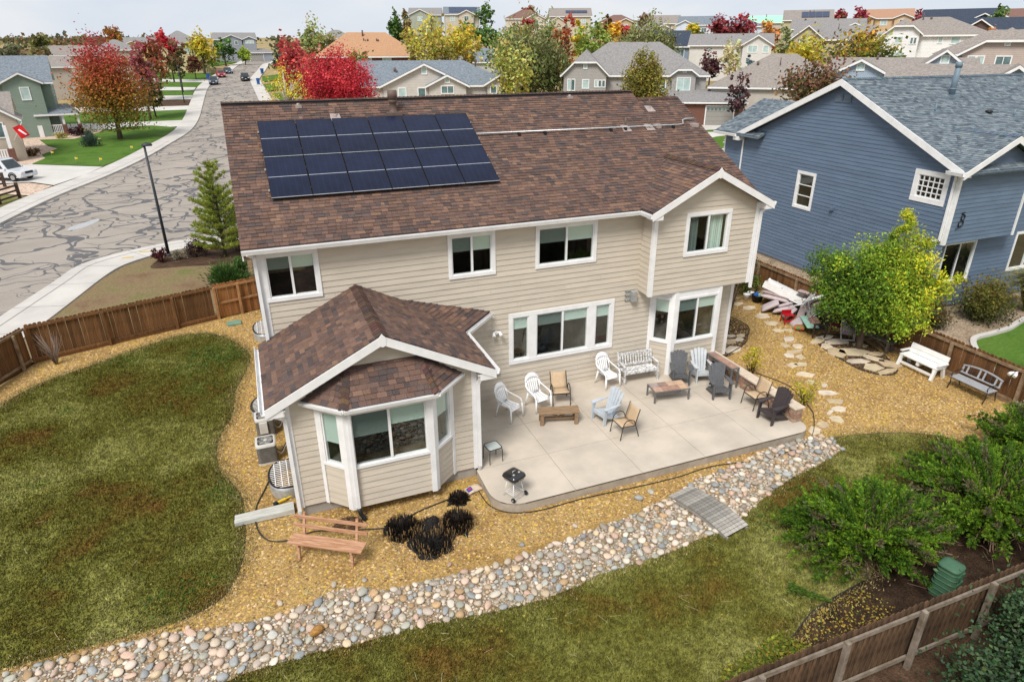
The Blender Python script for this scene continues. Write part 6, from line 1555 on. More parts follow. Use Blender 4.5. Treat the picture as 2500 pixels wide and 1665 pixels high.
  nl = 7
  for k in range(nl):
   c = dx0+(dx1-dx0)*(k+.5)/nl; mb = MB(); obox(mb,P,c-.14,c+.14,.028,.04,gz0+1.72,gz0+1.98); mb.build('door_light',FARGLASS,gd)
 return t
AZ = lambda x,y:-math.atan2(x-CAM[0],y-CAM[1])
gen_house('ranch_house','pale grey ranch house with slate roof and three white-trimmed front gables',23.0,67.0,R(-14),17.6,11.2,6.0,8.5,RS,(0.50,0.47,0.43),'gablehip',wings=((-1.3,4.7,1.2,'gable',6.0,.46),(1.2,2.1,1.6,'gable',6.0,.48),(7.6,1.8,1.0,'gable',6.1,.58)),wins=(('0',-2.6,-1.2,.75,.9),('0',-.4,-1.2,.75,.9),('0',0,1.25,.45,.6),('1',0,-.8,1.3,.7,FARGLASS),('1',0,.35,.4,.5),('2',-1.1,-.9,.6,.7),('2',0,-.9,.6,.7),('2',1.1,-.9,.6,.7),('2',0,.3,.45,.5)),vents=4,seed=1)
gen_house('grey_house','grey two-storey house with clipped gables, brick garage and taupe garage door',49.0,64.0,R(-29),17.5,11.6,6.75,10.45,RG,(0.33,0.315,0.30),'hip',wings=((-6.0,2.6,1.0,'jerkf',6.75,.95),(6.0,1.4,.6,'jerkf',6.75,.72)),wins=(('0',-1.9,-1.75,.35,1.2),('0',-1.45,-1.75,.35,1.2),('0',0.1,-1.5,.7,.9),('0',1.4,-1.35,.3,.7),('0',1.85,-1.35,.3,.7),('0',2.3,-1.35,.3,.7),('0',0,.75,.3,.5),('f',.2,-1.4,1.0,1.0),('f',3.6,-1.9,.5,1.4,FARGLASS),('1',0,-1.75,1.5,1.35),('1',0,.35,.3,.5)),garage=(4.6,12.6,5.2,4.07,5.1,8.4,11.5),brick=True,seed=2)
gen_house('hip_roof_house','beige single-storey house under a broad grey hip roof right of the grey house',64.1,53.4,R(-42),15.5,13.4,5.5,9.05,RGB_,(0.46,0.42,0.37),'hip',wins=(('f',-4.2,-1.9,1.0,1.4),('f',3.0,-1.9,1.2,1.2)),vents=2,seed=3)
gen_house('pale_blue_house','pale blue single-storey house with two white-edged gables and taupe roof',59.5,32.6,R(-49),11.5,8,7.6,8.9,RGB_,(0.30,0.37,0.45),'gable',wings=((-3.3,1.9,1.5,'gable',7.7,.52),(3.1,2.2,1.6,'gable',7.7,.76)),wins=(('0',0,.35,.5,.5),('1',0,.95,.5,.55)),vents=1,seed=4)
gen_house('pale_blue_house','low pale blue house with one small gable just beyond the blue house ridge',49.0,17.8,R(-55),10,6,7.5,8.75,RGB_,(0.30,0.37,0.45),'gable',wings=((2.4,.9,.7,'gable',7.9,.72),),wins=(('0',0,.1,.4,.5),),seed=5)
gen_house('taupe_house','pinkish taupe two-storey house with a clipped gable at the right edge',71.1,30.9,R(-56),11,8,9.2,11.3,RGB_,(0.42,0.35,0.31),'hip',wings=((0.0,3.3,1.5,'jerkf',9.2,.6),),wins=(('0',-2.5,-1.15,.5,.9),('0',-1.8,-1.15,.5,.9),('0',0,-.95,1.1,.7,FARGLASS),('0',2.0,-.85,.5,.5),('0',0,.75,.3,.35)),seed=6)
gen_house('white_house','tall white two-storey house with grey hip roof on the right hillside',90.2,54.4,R(-50),12.5,10,11.2,13.4,RGB_,(0.74,0.74,0.73),'hip',wings=((-3.6,2.0,1.6,'jerkf',11.3,.8),),wins=(('0',-1.5,-.9,.25,.4),('0',-.3,-1.0,.8,.7),('0',1.2,-1.1,.25,.7,FARGLASS),('0',1.6,-1.1,.25,.7,FARGLASS),('0',0,-3.2,1.3,1.0),('f',.9,-1.0,.4,.7),('f',2.6,-1.1,.9,.8),('f',4.3,-.7,.5,.5),('f',2.8,-3.4,1.4,1.0)),vents=4,seed=7)
gen_house('white_house','off-white two-storey house with long grey roof behind the grey house',83.6,88.5,R(-39),13.5,9,10.1,11.9,RG,(0.62,0.60,0.57),'gable',wings=((4.4,2.3,2.0,'gable',10.05,.6),),wins=(('0',-.7,-1.2,1.4,1.0),('0',1.4,-1.2,.8,1.0),('f',-3.2,-.8,.4,.5),('f',-.6,-.9,.5,.7)),vents=2,seed=8)
gen_house('navy_roof_house','blue house with dark navy roof between the willow and the off-white house',78.0,100.5,R(-30),8,9,9.9,12.6,RN,(0.22,0.29,0.38),'gable',wins=(('f',2.4,-1.8,1.3,1.2,FARGLASS),),seed=9)
gen_house('tan_gable_house','tan house with grey roof and a broad gable above the yellow bush',100.5,82.0,R(-44),12.5,9,10.9,13.1,RG,(0.42,0.36,0.27),'gable',wings=((-4.2,2.5,1.4,'gable',10.9,.78),),wins=(('0',-.8,-.9,.6,.8),('f',1,-1.6,1.2,.8)),vents=2,seed=10)
gen_house('orange_roof_house','brick house under a wide orange-tan hip roof behind the red maple',22.5,109,R(-8),17,11,8.6,12.3,RO,(0.2,0.1,0.08),'hip',wins=(('f',-.8,-.95,2.2,.75),('f',2.9,-.9,1.3,.7)),vents=7,wallmat=BRICK,seed=11)
gen_house('slate_roof_house','house with blue slate roof glimpsed between the yellow trees',46.5,117,R(-18),9,8,7.3,9.7,RS,(0.5,0.48,0.45),'gable',seed=12)
gen_house('end_house','grey-blue two-storey house with white gables closing the end of the street',1.8,230,R(2),12.5,9,11.7,14.3,RG,(0.27,0.29,0.33),'gable',wings=((-1.0,3.0,1.2,'gable'),(4.2,1.9,1.6,'gable')),wins=(('0',-1.5,-1.6,.8,1.0),('0',1.3,-1.6,.8,1.0),('1',-.9,-1.2,.6,.8),('1',0,-1.2,.6,.8),('1',.9,-1.2,.6,.8)),garage=(3.0,10.5,3,8.6,9.6,3.6,7.6),seed=13)
gen_house('cream_house','cream house with tall grey hip roof behind the street trees',-11.5,184,R(3),11,11,9.6,13.9,RG,(0.62,0.54,0.32),'hip',wins=(('f',1.5,-2.0,1.0,1.2),('f',4.0,-2.0,1.0,1.2)),wings=((4.0,2.0,1.0,'gable'),),seed=14)
gen_house('yellow_gable_house','yellow house with white gables behind the red street trees',-21.7,193,R(5),9,9,9.9,12.5,RG,(0.66,0.48,0.20),'gable',wings=((-1.5,2.4,1.2,'gable'),(1.4,1.7,1.6,'gable')),wins=(('0',0,-1.2,.8,.9),),seed=15)
gen_house('sage_house','pale sage house with grey-brown roof left of the big maple',-29.5,150,R(14),9.5,9,8.3,10.5,RGB_,(0.42,0.50,0.37),'gable',wins=(('f',1,-1.6,1.0,1.0),),seed=16)
gen_house('taupe_roof_house','low house with taupe roof above the green house',-31.5,128,R(10),10,8,7.2,8.8,RGB_,(0.4,0.36,0.3),'gable',seed=17)
gen_house('grey_roof_house','grey-roofed house half hidden behind the big red maple',-24.5,172,R(8),9,9,9.0,11.8,RG,(0.45,0.42,0.36),'hip',seed=18)
gen_house('grey_roof_house','white-edged house with grey roof behind the orange-tan roof',28.7,192,R(-8),10,9,11.4,14.4,RG,(0.6,0.6,0.6),'hip',wings=((-2.5,2.4,1.5,'gable'),),vents=1,seed=19)
gen_house('hill_house','grey-green hillside house with a gable left of the solar-roofed house',61.4,216,R(-18),10,9,18.6,21.5,RG,(0.33,0.36,0.30),'gable',wings=((-1.5,3.2,1.5,'gable'),),wins=(('0',0,-1.8,1.4,1.1),),seed=20)
gen_house('hill_house','beige hillside house with a blue solar roof beside the dark green tree',69.5,203,R(-14),10.5,9,18.3,21.3,RS,(0.50,0.46,0.39),'gable',wings=((1.2,2.2,1.0,'gable'),),wins=(('f',-3,-1.9,1.3,1.1),('0',0,-1.7,1.3,1.1),('f',4,-4.2,1.2,1.1),('f',-1.5,-4.6,2.2,.9)),solar=(-4,4.6,.1,.85),seed=21)
gen_house('brown_roof_house','cream house with a broad red-brown roof on the hilltop',84.9,187,R(-24),12,10,16.6,20.0,RBR,(0.55,0.50,0.42),'hip',wings=((3.0,2.6,1.0,'gable'),),wins=(('0',0,-1.9,1.6,1.4,FARGLASS),),seed=22)
gen_house('hill_house','beige hilltop house with a strip of solar panels on its roof',101.2,190.5,R(-22),12.5,9,17.6,20.8,RGB_,(0.52,0.47,0.37),'gable',wings=((-4.0,2.4,1.5,'gable',16.6,.62),),wins=(('f',1.5,-2.0,1.2,1.0),('f',4.0,-2.0,1.2,1.0)),solar=(-1.5,5.2,.25,.6),seed=23)
gen_house('brown_hip_house','tan house with brown hip roof between the orange and yellow trees',114.6,184,R(-28),11,9,15.9,18.8,RBR,(0.44,0.33,0.2),'hip',wings=((2.4,2.0,1.5,'gable'),),wins=(('0',0,-1.8,1.2,1.1),),seed=24)
gen_house('hill_house','beige house with long taupe roof beside the white-trimmed low roof',115.0,160,R(-32),10,9,14.9,17.8,RGB_,(0.50,0.44,0.30),'gable',wins=(('f',2,-1.9,1.0,1.1),('f',-2,-1.9,1.0,1.1)),seed=25)
gen_house('low_white_house','low white house with grey roof in front of the beige hill houses',100.4,140,R(-32),9,8,13.2,15.4,RG,(0.66,0.66,0.65),'hip',wings=((2.0,2.2,1.5,'gable'),),seed=26)
gen_house('white_slate_house','pale blue-white house with slate roof left of the dark red trees',117.8,146,R(-36),10,9,14.2,17.1,RS,(0.58,0.64,0.70),'gable',wings=((-3.4,2.2,1.2,'gable'),),wins=(('f',1.5,-1.9,1.2,1.1,FARGLASS),('f',3.6,-1.9,.8,1.1)),seed=27)
gen_house('light_blue_house','light blue house with slate hip roof in front of the mint roof',120.4,131,R(-40),9,9,13.6,16.2,RS,(0.52,0.60,0.68),'hip',wings=((.6,2.0,1.5,'gable',13.0,.6),),wins=(('0',0,-1.5,1.2,.9),),seed=28)
gen_house('mint_roof_house','long house whose roof is covered in bright mint-green sheeting',156.6,166,R(-42),14.5,9,15.6,18.3,RM,(0.45,0.4,0.33),'gable',vents=3,seed=29)
gen_house('hill_house','olive-tan house with two blue solar patches on its brown roof',131.5,121.5,R(-42),10.5,9,14.7,17.7,RGB_,(0.44,0.39,0.24),'gable',wins=(('f',-3,-2.0,.8,1.2),('f',-.5,-2.0,1.2,1.2),('f',2.8,-2.0,1.2,1.2)),solar=(-1.5,4.6,.1,.7),vents=2,seed=30)
gen_house('grey_roof_house','long low grey roof below the olive-tan solar house',120.8,104,R(-44),14,9,12.5,15.1,RG,(0.42,0.47,0.42),'gable',wings=((5.0,2.2,1.0,'gable'),),vents=4,wins=(('f',-2,-1.5,1.2,1.0),),seed=31)
gen_house('peach_house','peach stucco two-storey house with a terracotta roof on the skyline',142.9,109.5,R(-48),11,9,14.9,17.5,ROR,(0.60,0.42,0.26),'gable',wings=((-3.8,1.7,.8,'gable'),(3.8,1.7,.8,'gable')),wins=(('0',0,-1.5,1.3,1.0),('f',0,-1.5,1.2,1.0),('1',0,-1.5,1.3,1.0),('0',0,-4.2,1.3,1.1),('f',.4,-4.2,2.2,1.2)),seed=32)
gen_house('dark_navy_house','very dark navy house with navy roof on the right skyline',144.3,92,R(-52),13,9,13.6,16.8,RN,(0.05,0.065,0.10),'gable',wings=((4.2,2.4,1.2,'gable'),),wins=(('0',0,-2.6,1.8,1.1),),seed=33)
gen_house('brown_gable_house','dark brown house with a white-edged gable and navy roof, far right',123.5,69.5,R(-54),11,9,11.4,14.2,RN,(0.10,0.065,0.055),'gable',wings=((-2.0,3.4,1.5,'gable',11.4,.66),),seed=34)
gen_house('brown_roof_house','brown-roofed house cut off by the right edge of the skyline',166.3,95.5,R(-56),10,9,14.3,17.3,RBR,(0.42,0.36,0.3),'gable',wings=((-2.2,2,1.2,'gable'),),wins=(('0',0,-1.6,1.0,1.0),),seed=35)
# green house and brick house across the street
gen_house('green_house','sage green two-storey house with slate roof and corner porch across the street',-27.4,88.5,R(10),11.0,10.5,6.3,9.2,RS,(0.20,0.26,0.215),'gable',wings=((2.6,1.9,1.1,'gable'),),wins=(('0',0.2,-1.9,.8,1.3),('r',-1.0,-1.8,.8,1.2)),oh=.35,seed=40)
pr = thing('green_porch','slate-roofed white-railed porch on the corner of the green house','porch',(-21.2,85.0,hz(-21.2,85)),R(10))
mb = MB(); mb.prism([(-2.4,-1.9,2.6),(2.2,-1.9,2.6),(2.2,1.6,2.6),(1.2,1.6,3.5),(-2.4,.2,3.5)],(0,0,.08)); mb.build('porch_roof',RS,pr)
mb = MB(); mb.box(-2.5,2.3,-2.0,-1.85,2.42,2.62); mb.box(2.2,2.35,-1.85,1.7,2.42,2.62); mb.build('fascia',WHITE,pr)
mb = MB(); mb.box(-2.4,2.2,-1.8,1.6,-.3,.5); mb.build('porch_floor',WALK,pr)
for px_ in (-2.2,.4,2.0):
 mb = MB(); mb.box(px_-.12,px_+.12,-1.75,-1.5,1.35,2.45); mb.build('column',WHITE,pr); mb = MB(); mb.box(px_-.25,px_+.25,-1.85,-1.4,-.2,1.35); mb.build('pier',BRICK if px_>0 else WHITE,pr)
mb = MB(); mb.box(-2.0,.2,-1.7,-1.62,1.25,1.35); mb.build('rail',WHITE,pr)
for k in range(12):mb = MB(); mb.box(-1.95+k*.18,-1.88+k*.18,-1.69,-1.63,.5,1.26); mb.build('baluster',WHITE,pr)
gen_house('brick_house','brick and tan house with a gabled porch at the left edge',-25.6,68.0,R(12),7.5,8,4.1,6.0,RGB_,(0.42,0.36,0.29),'gable',wings=((2.3,1.9,1.2,'gable',3.7,.7),),wins=(('0',0,-2.0,1.3,1.3),('f',-1.5,-1.7,.9,1.2)),seed=41)
pr = thing('brick_porch','brick porch base with white railing in front of the brick house','porch',(-23.2,63.2,hz(-23.2,63.2)),R(12))
mb = MB(); mb.box(-1.9,1.9,-1.0,1.5,-.3,.55); mb.build('porch_floor',WALK,pr)
for px_ in (-1.75,1.75):
 mb = MB(); mb.box(px_-.28,px_+.28,-1.05,-.5,-.2,1.35); mb.build('pier',BRICK,pr); mb = MB(); mb.box(px_-.14,px_+.14,-.92,-.64,1.35,3.5); mb.build('column',WHITE,pr)
mb = MB(); mb.box(-1.45,1.45,-.85,-.75,1.2,1.3); mb.build('rail',WHITE,pr)
for k in range(14):mb = MB(); mb.box(-1.42+k*.21,-1.32+k*.21,-.84,-.77,.55,1.21); mb.build('baluster',WHITE,pr)
mb = MB(); mb.box(-3.6,-1.9,-1.2,1.0,-.3,3.0); mb.build('brick_bay',BRICK,pr)
far_window(pr,frame_pt((0,-1.2,0),(1,0,0),(0,-1,0)),-2.75,1.2,.7,1.1,FARBLIND)
# ------------------------------------------------------------------ vegetation
def leaf_material(name,transl=0.3):
 m = bpy.data.materials.new(name); m.use_nodes = True
 t = m.node_tree; N = t.nodes; LK = t.links.new; b = N['Principled BSDF']; out = N['Material Output']
 a = N.new('ShaderNodeAttribute'); a.attribute_name = 'Col'
 tc = N.new('ShaderNodeTexCoord'); no = N.new('ShaderNodeTexNoise'); no.inputs['Scale'].default_value = 3; LK(tc.outputs['Object'],no.inputs['Vector'])
 mr = N.new('ShaderNodeMapRange'); mr.inputs['To Min'].default_value = .75; mr.inputs['To Max'].default_value = 1.25; LK(no.outputs['Fac'],mr.inputs['Value'])
 sc = N.new('ShaderNodeVectorMath'); sc.operation = 'SCALE'; LK(a.outputs['Color'],sc.inputs[0]); LK(mr.outputs['Result'],sc.inputs['Scale'])
 LK(sc.outputs['Vector'],b.inputs['Base Color']); b.inputs['Roughness'].default_value = .6; b.inputs['Specular IOR Level'].default_value = .25
 tr = N.new('ShaderNodeBsdfTranslucent'); LK(sc.outputs['Vector'],tr.inputs['Color'])
 mx = N.new('ShaderNodeMixShader'); mx.inputs['Fac'].default_value = transl; LK(b.outputs[0],mx.inputs[1]); LK(tr.outputs[0],mx.inputs[2]); LK(mx.outputs[0],out.inputs['Surface'])
 return m
LEAF = leaf_material('leaf')
BARK = pm('bark',(0.10,0.075,0.055),rough=.95,var=.3,ns=5,bump=.5,bs=14,stretch=(3,3,.6)); PALEBARK = pm('pale_bark',(0.55,0.52,0.47),rough=.9,var=.2,ns=6,bump=.3); TWIG = pm('dry_twig',(0.20,0.13,0.085),rough=.95,var=.3,ns=9,bump=.2)
def leaf_mesh(name,P,size,C,aspect=1.6,dirs=None,droop=0.0,rng=None):
 rng = rng or RNG; n = len(P)
 if dirs is None:
  d = rng.normal(size=(n,3)); d[:,2] = d[:,2]*.7-droop
 else:d = dirs+rng.normal(size=(n,3))*.35
 d/=np.linalg.norm(d,axis=1)[:,None]+1e-9
 q = rng.normal(size=(n,3)); s = np.cross(d,q); s/=np.linalg.norm(s,axis=1)[:,None]+1e-9
 L_ = (size*(.6+.8*rng.random(n)))[:,None]; W_ = L_/aspect
 V = np.empty((n,4,3)); V[:,0] = P-d*L_*.5; V[:,1] = P+s*W_*.5-d*L_*.05; V[:,2] = P+d*L_*.5; V[:,3] = P-s*W_*.5-d*L_*.05
 return npmesh(name,V.reshape(-1,3),np.arange(4*n).reshape(n,4),[LEAF],C)
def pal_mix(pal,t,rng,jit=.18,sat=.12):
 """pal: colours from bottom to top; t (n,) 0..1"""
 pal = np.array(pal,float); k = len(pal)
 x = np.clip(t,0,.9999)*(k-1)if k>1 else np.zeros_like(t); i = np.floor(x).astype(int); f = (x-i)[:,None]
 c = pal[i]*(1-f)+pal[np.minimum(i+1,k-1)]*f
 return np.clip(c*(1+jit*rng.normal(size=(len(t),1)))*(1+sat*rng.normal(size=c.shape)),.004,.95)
def crown_points(lobes,n,rng,clump=.2,K=60,elong=1.0,shell=.5):
 """leaf positions in clumps spread through a union of ellipsoids; returns P, height fraction, clump noise"""
 lob = np.array(lobes,float); vol = lob[:,3]*lob[:,4]*lob[:,5]; ids = rng.choice(len(lob),K,p=vol/vol.sum())
 u = rng.normal(size=(K,3)); u/=np.linalg.norm(u,axis=1)[:,None]; r = rng.random(K)**(1/2.6)
 cc = lob[ids,:3]+u*r[:,None]*lob[ids,3:6]*.93
 cs = .6+.8*rng.random(K)
 w = cs**2; ci = rng.choice(K,n,p=w/w.sum())
 rad = lob[ids[ci],3]*clump*cs[ci]
 off = rng.normal(size=(n,3))*rad[:,None]; off[:,2]*=elong
 P = cc[ci]+off
 z0,z1 = (lob[:,2]-lob[:,5]).min(),(lob[:,2]+lob[:,5]).max()
 P[:,2] = np.maximum(P[:,2],z0-.03*(z1-z0))
 return P,(P[:,2]-z0)/(z1-z0),rng.normal(size=K)[ci],cc
def tree(name,label,x,y,zb,zt,w,pal,shape='round',leaf=None,dens=1.0,bark=None,seed=None,group=None,cat='tree',z0=None,lobes=None,clump=None,elong=None,limbs=7,aspect=1.5,droop=0.0,maxn=9000,trunk_r=None,cjit=.12,cvar=.22,bright=1.5,cdir=None,kdiv=30):
 seed = seed if seed is not None else int(abs(x*31+y*17)); rng = np.random.default_rng(seed)
 gz = hz(x,y)if z0 is None else z0; D = math.hypot(x-CAM[0],y-CAM[1]); h = zt-zb; r = w/2; m = (zb+zt)/2
 t = thing(name,label,cat,(x,y,gz),0,group)
 zb_,zt_,m_ = zb-gz,zt-gz,m-gz
 if lobes is None:
  j = lambda s:rng.uniform(-s,s)
  if shape=='round':lobes = [(0,0,m_,r*.95,r*.95,h*.5)]+[(j(r*.5),j(r*.5),m_+j(h*.25),r*.55,r*.55,h*.28)for _ in range(4)]
  elif shape=='vase':lobes = [(0,0,zb_+h*.32,r*1.0,r*1.0,h*.32),(j(.2),0,zb_+h*.62,r*.75,r*.75,h*.36)]+[(j(r*.5),j(r*.4),zb_+h*rng.uniform(.35,.8),r*.4,r*.4,h*.22)for _ in range(4)]
  elif shape=='fan':lobes = [(0,0,zb_+h*.55,r*.95,r*.95,h*.48)]+[(math.cos(a)*r*.5,math.sin(a)*r*.4,zb_+h*.62,r*.36,r*.36,h*.36)for a in (0,1.6,2.6,3.7,5)]
  elif shape=='cone':lobes = [(0,0,zb_+h*(.08+.84*k/6),max(.12*r,r*(1-k/6.6)**.85),max(.12*r,r*(1-k/6.6)**.85),h*.12)for k in range(7)]
  elif shape=='pear':lobes = [(0,0,zb_+h*.22,r*1.05,r*1.05,h*.25),(0,0,zb_+h*.48,r*.88,r*.88,h*.27),(j(.1),0,zb_+h*.78,r*.5,r*.5,h*.24)]
  elif shape=='column':lobes = [(j(r*.2),j(r*.2),zb_+h*(.14+.72*k/3),r*(.85,.95,.8,.55)[k],r*(.85,.95,.8,.55)[k],h*.2)for k in range(4)]
  elif shape=='multi':lobes = [(math.cos(a)*r*.55,math.sin(a)*r*.5,zb_+h*q,r*.42,r*.42,h*s)for a,q,s in ((0.3,.5,.38),(1.4,.62,.36),(2.6,.52,.4),(3.6,.4,.32),(4.7,.46,.38),(5.6,.36,.3))]+[(0,0,zb_+h*.45,r*.5,r*.5,h*.4)]
  elif shape=='willow':lobes = [(0,0,zb_+h*.6,r*.75,r*.75,h*.38)]+[(math.cos(a)*r*.55,math.sin(a)*r*.5,zb_+h*.42,r*.45,r*.45,h*.42)for a in np.linspace(0,5.4,7)]
  else:lobes = [(0,0,m_,r,r,h/2)]
 w*=1.0; leaf = leaf or min(.75,max(.075,.0044*D)); A_ = h*w*.78
 n = int(min(maxn,max(700,dens*6.0*A_/(leaf*leaf*.55)))); K = max(40,int(n/kdiv))
 cl = clump or .17; el = elong or 1.0
 P,tt,cn,cc = crown_points(lobes,n,rng,cl,K,el)
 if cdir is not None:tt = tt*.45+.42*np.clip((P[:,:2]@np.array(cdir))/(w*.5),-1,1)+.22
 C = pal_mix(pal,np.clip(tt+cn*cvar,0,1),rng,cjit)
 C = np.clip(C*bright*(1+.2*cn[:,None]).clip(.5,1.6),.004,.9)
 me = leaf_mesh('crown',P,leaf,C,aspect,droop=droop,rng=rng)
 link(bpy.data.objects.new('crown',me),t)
 tr = trunk_r or max(.06,.035*w); bk = bark or BARK
 top = zb_+h*.45; mb = MB(); lean = (rng.uniform(-.06,.06)*h,rng.uniform(-.06,.06)*h)
 mb.tube([(0,0,-.3),(lean[0]*.2,lean[1]*.2,max(.1,zb_*.6)),(lean[0]*.6,lean[1]*.6,zb_+h*.2),(lean[0],lean[1],top)],[tr*1.25,tr,tr*.8,tr*.4],7)
 mb.build('trunk',bk,t)
 for k in range(limbs):
  c = cc[rng.integers(len(cc))]; s0 = rng.uniform(.25,.8); zs = max(.1,zb_)+(top-max(.1,zb_))*s0
  mid = np.array([c[0]*.4+lean[0]*s0,c[1]*.4+lean[1]*s0,(zs+c[2])/2-.03*h])
  mb = MB(); mb.tube([(lean[0]*s0,lean[1]*s0,zs),tuple(mid),tuple(c)],[tr*.45,tr*.28,tr*.1],5); mb.build('limb',bk,t)
 return t
RED = [(0.16,0.055,0.03),(0.24,0.035,0.03),(0.30,0.03,0.04)]; CRIM = [(0.26,0.02,0.028),(0.36,0.022,0.036),(0.42,0.05,0.055)]
MAPLE = [(0.12,0.125,0.02),(0.19,0.13,0.02),(0.27,0.11,0.025),(0.30,0.06,0.035),(0.30,0.025,0.04)]
YG = [(0.10,0.13,0.02),(0.22,0.21,0.025),(0.42,0.32,0.03)]; YEL = [(0.20,0.22,0.03),(0.42,0.33,0.03),(0.52,0.40,0.04)]
GRN = [(0.035,0.07,0.018),(0.055,0.11,0.025),(0.085,0.15,0.035)]; OLV = [(0.06,0.075,0.02),(0.11,0.12,0.035),(0.17,0.17,0.05)]; WIL = [(0.07,0.085,0.025),(0.12,0.135,0.045),(0.18,0.185,0.075)]
ORG = [(0.24,0.10,0.025),(0.34,0.14,0.03),(0.38,0.17,0.04)]; PLUM = [(0.05,0.025,0.03),(0.08,0.035,0.04),(0.11,0.05,0.05)]; PALE = [(0.30,0.27,0.12),(0.40,0.36,0.2),(0.45,0.42,0.26)]; BRG = [(0.06,0.06,0.02),(0.10,0.08,0.03),(0.16,0.075,0.045)]; DKRED = [(0.09,0.045,0.025),(0.16,0.03,0.03),(0.20,0.03,0.045)]
TG = 'street and garden trees in autumn colour'
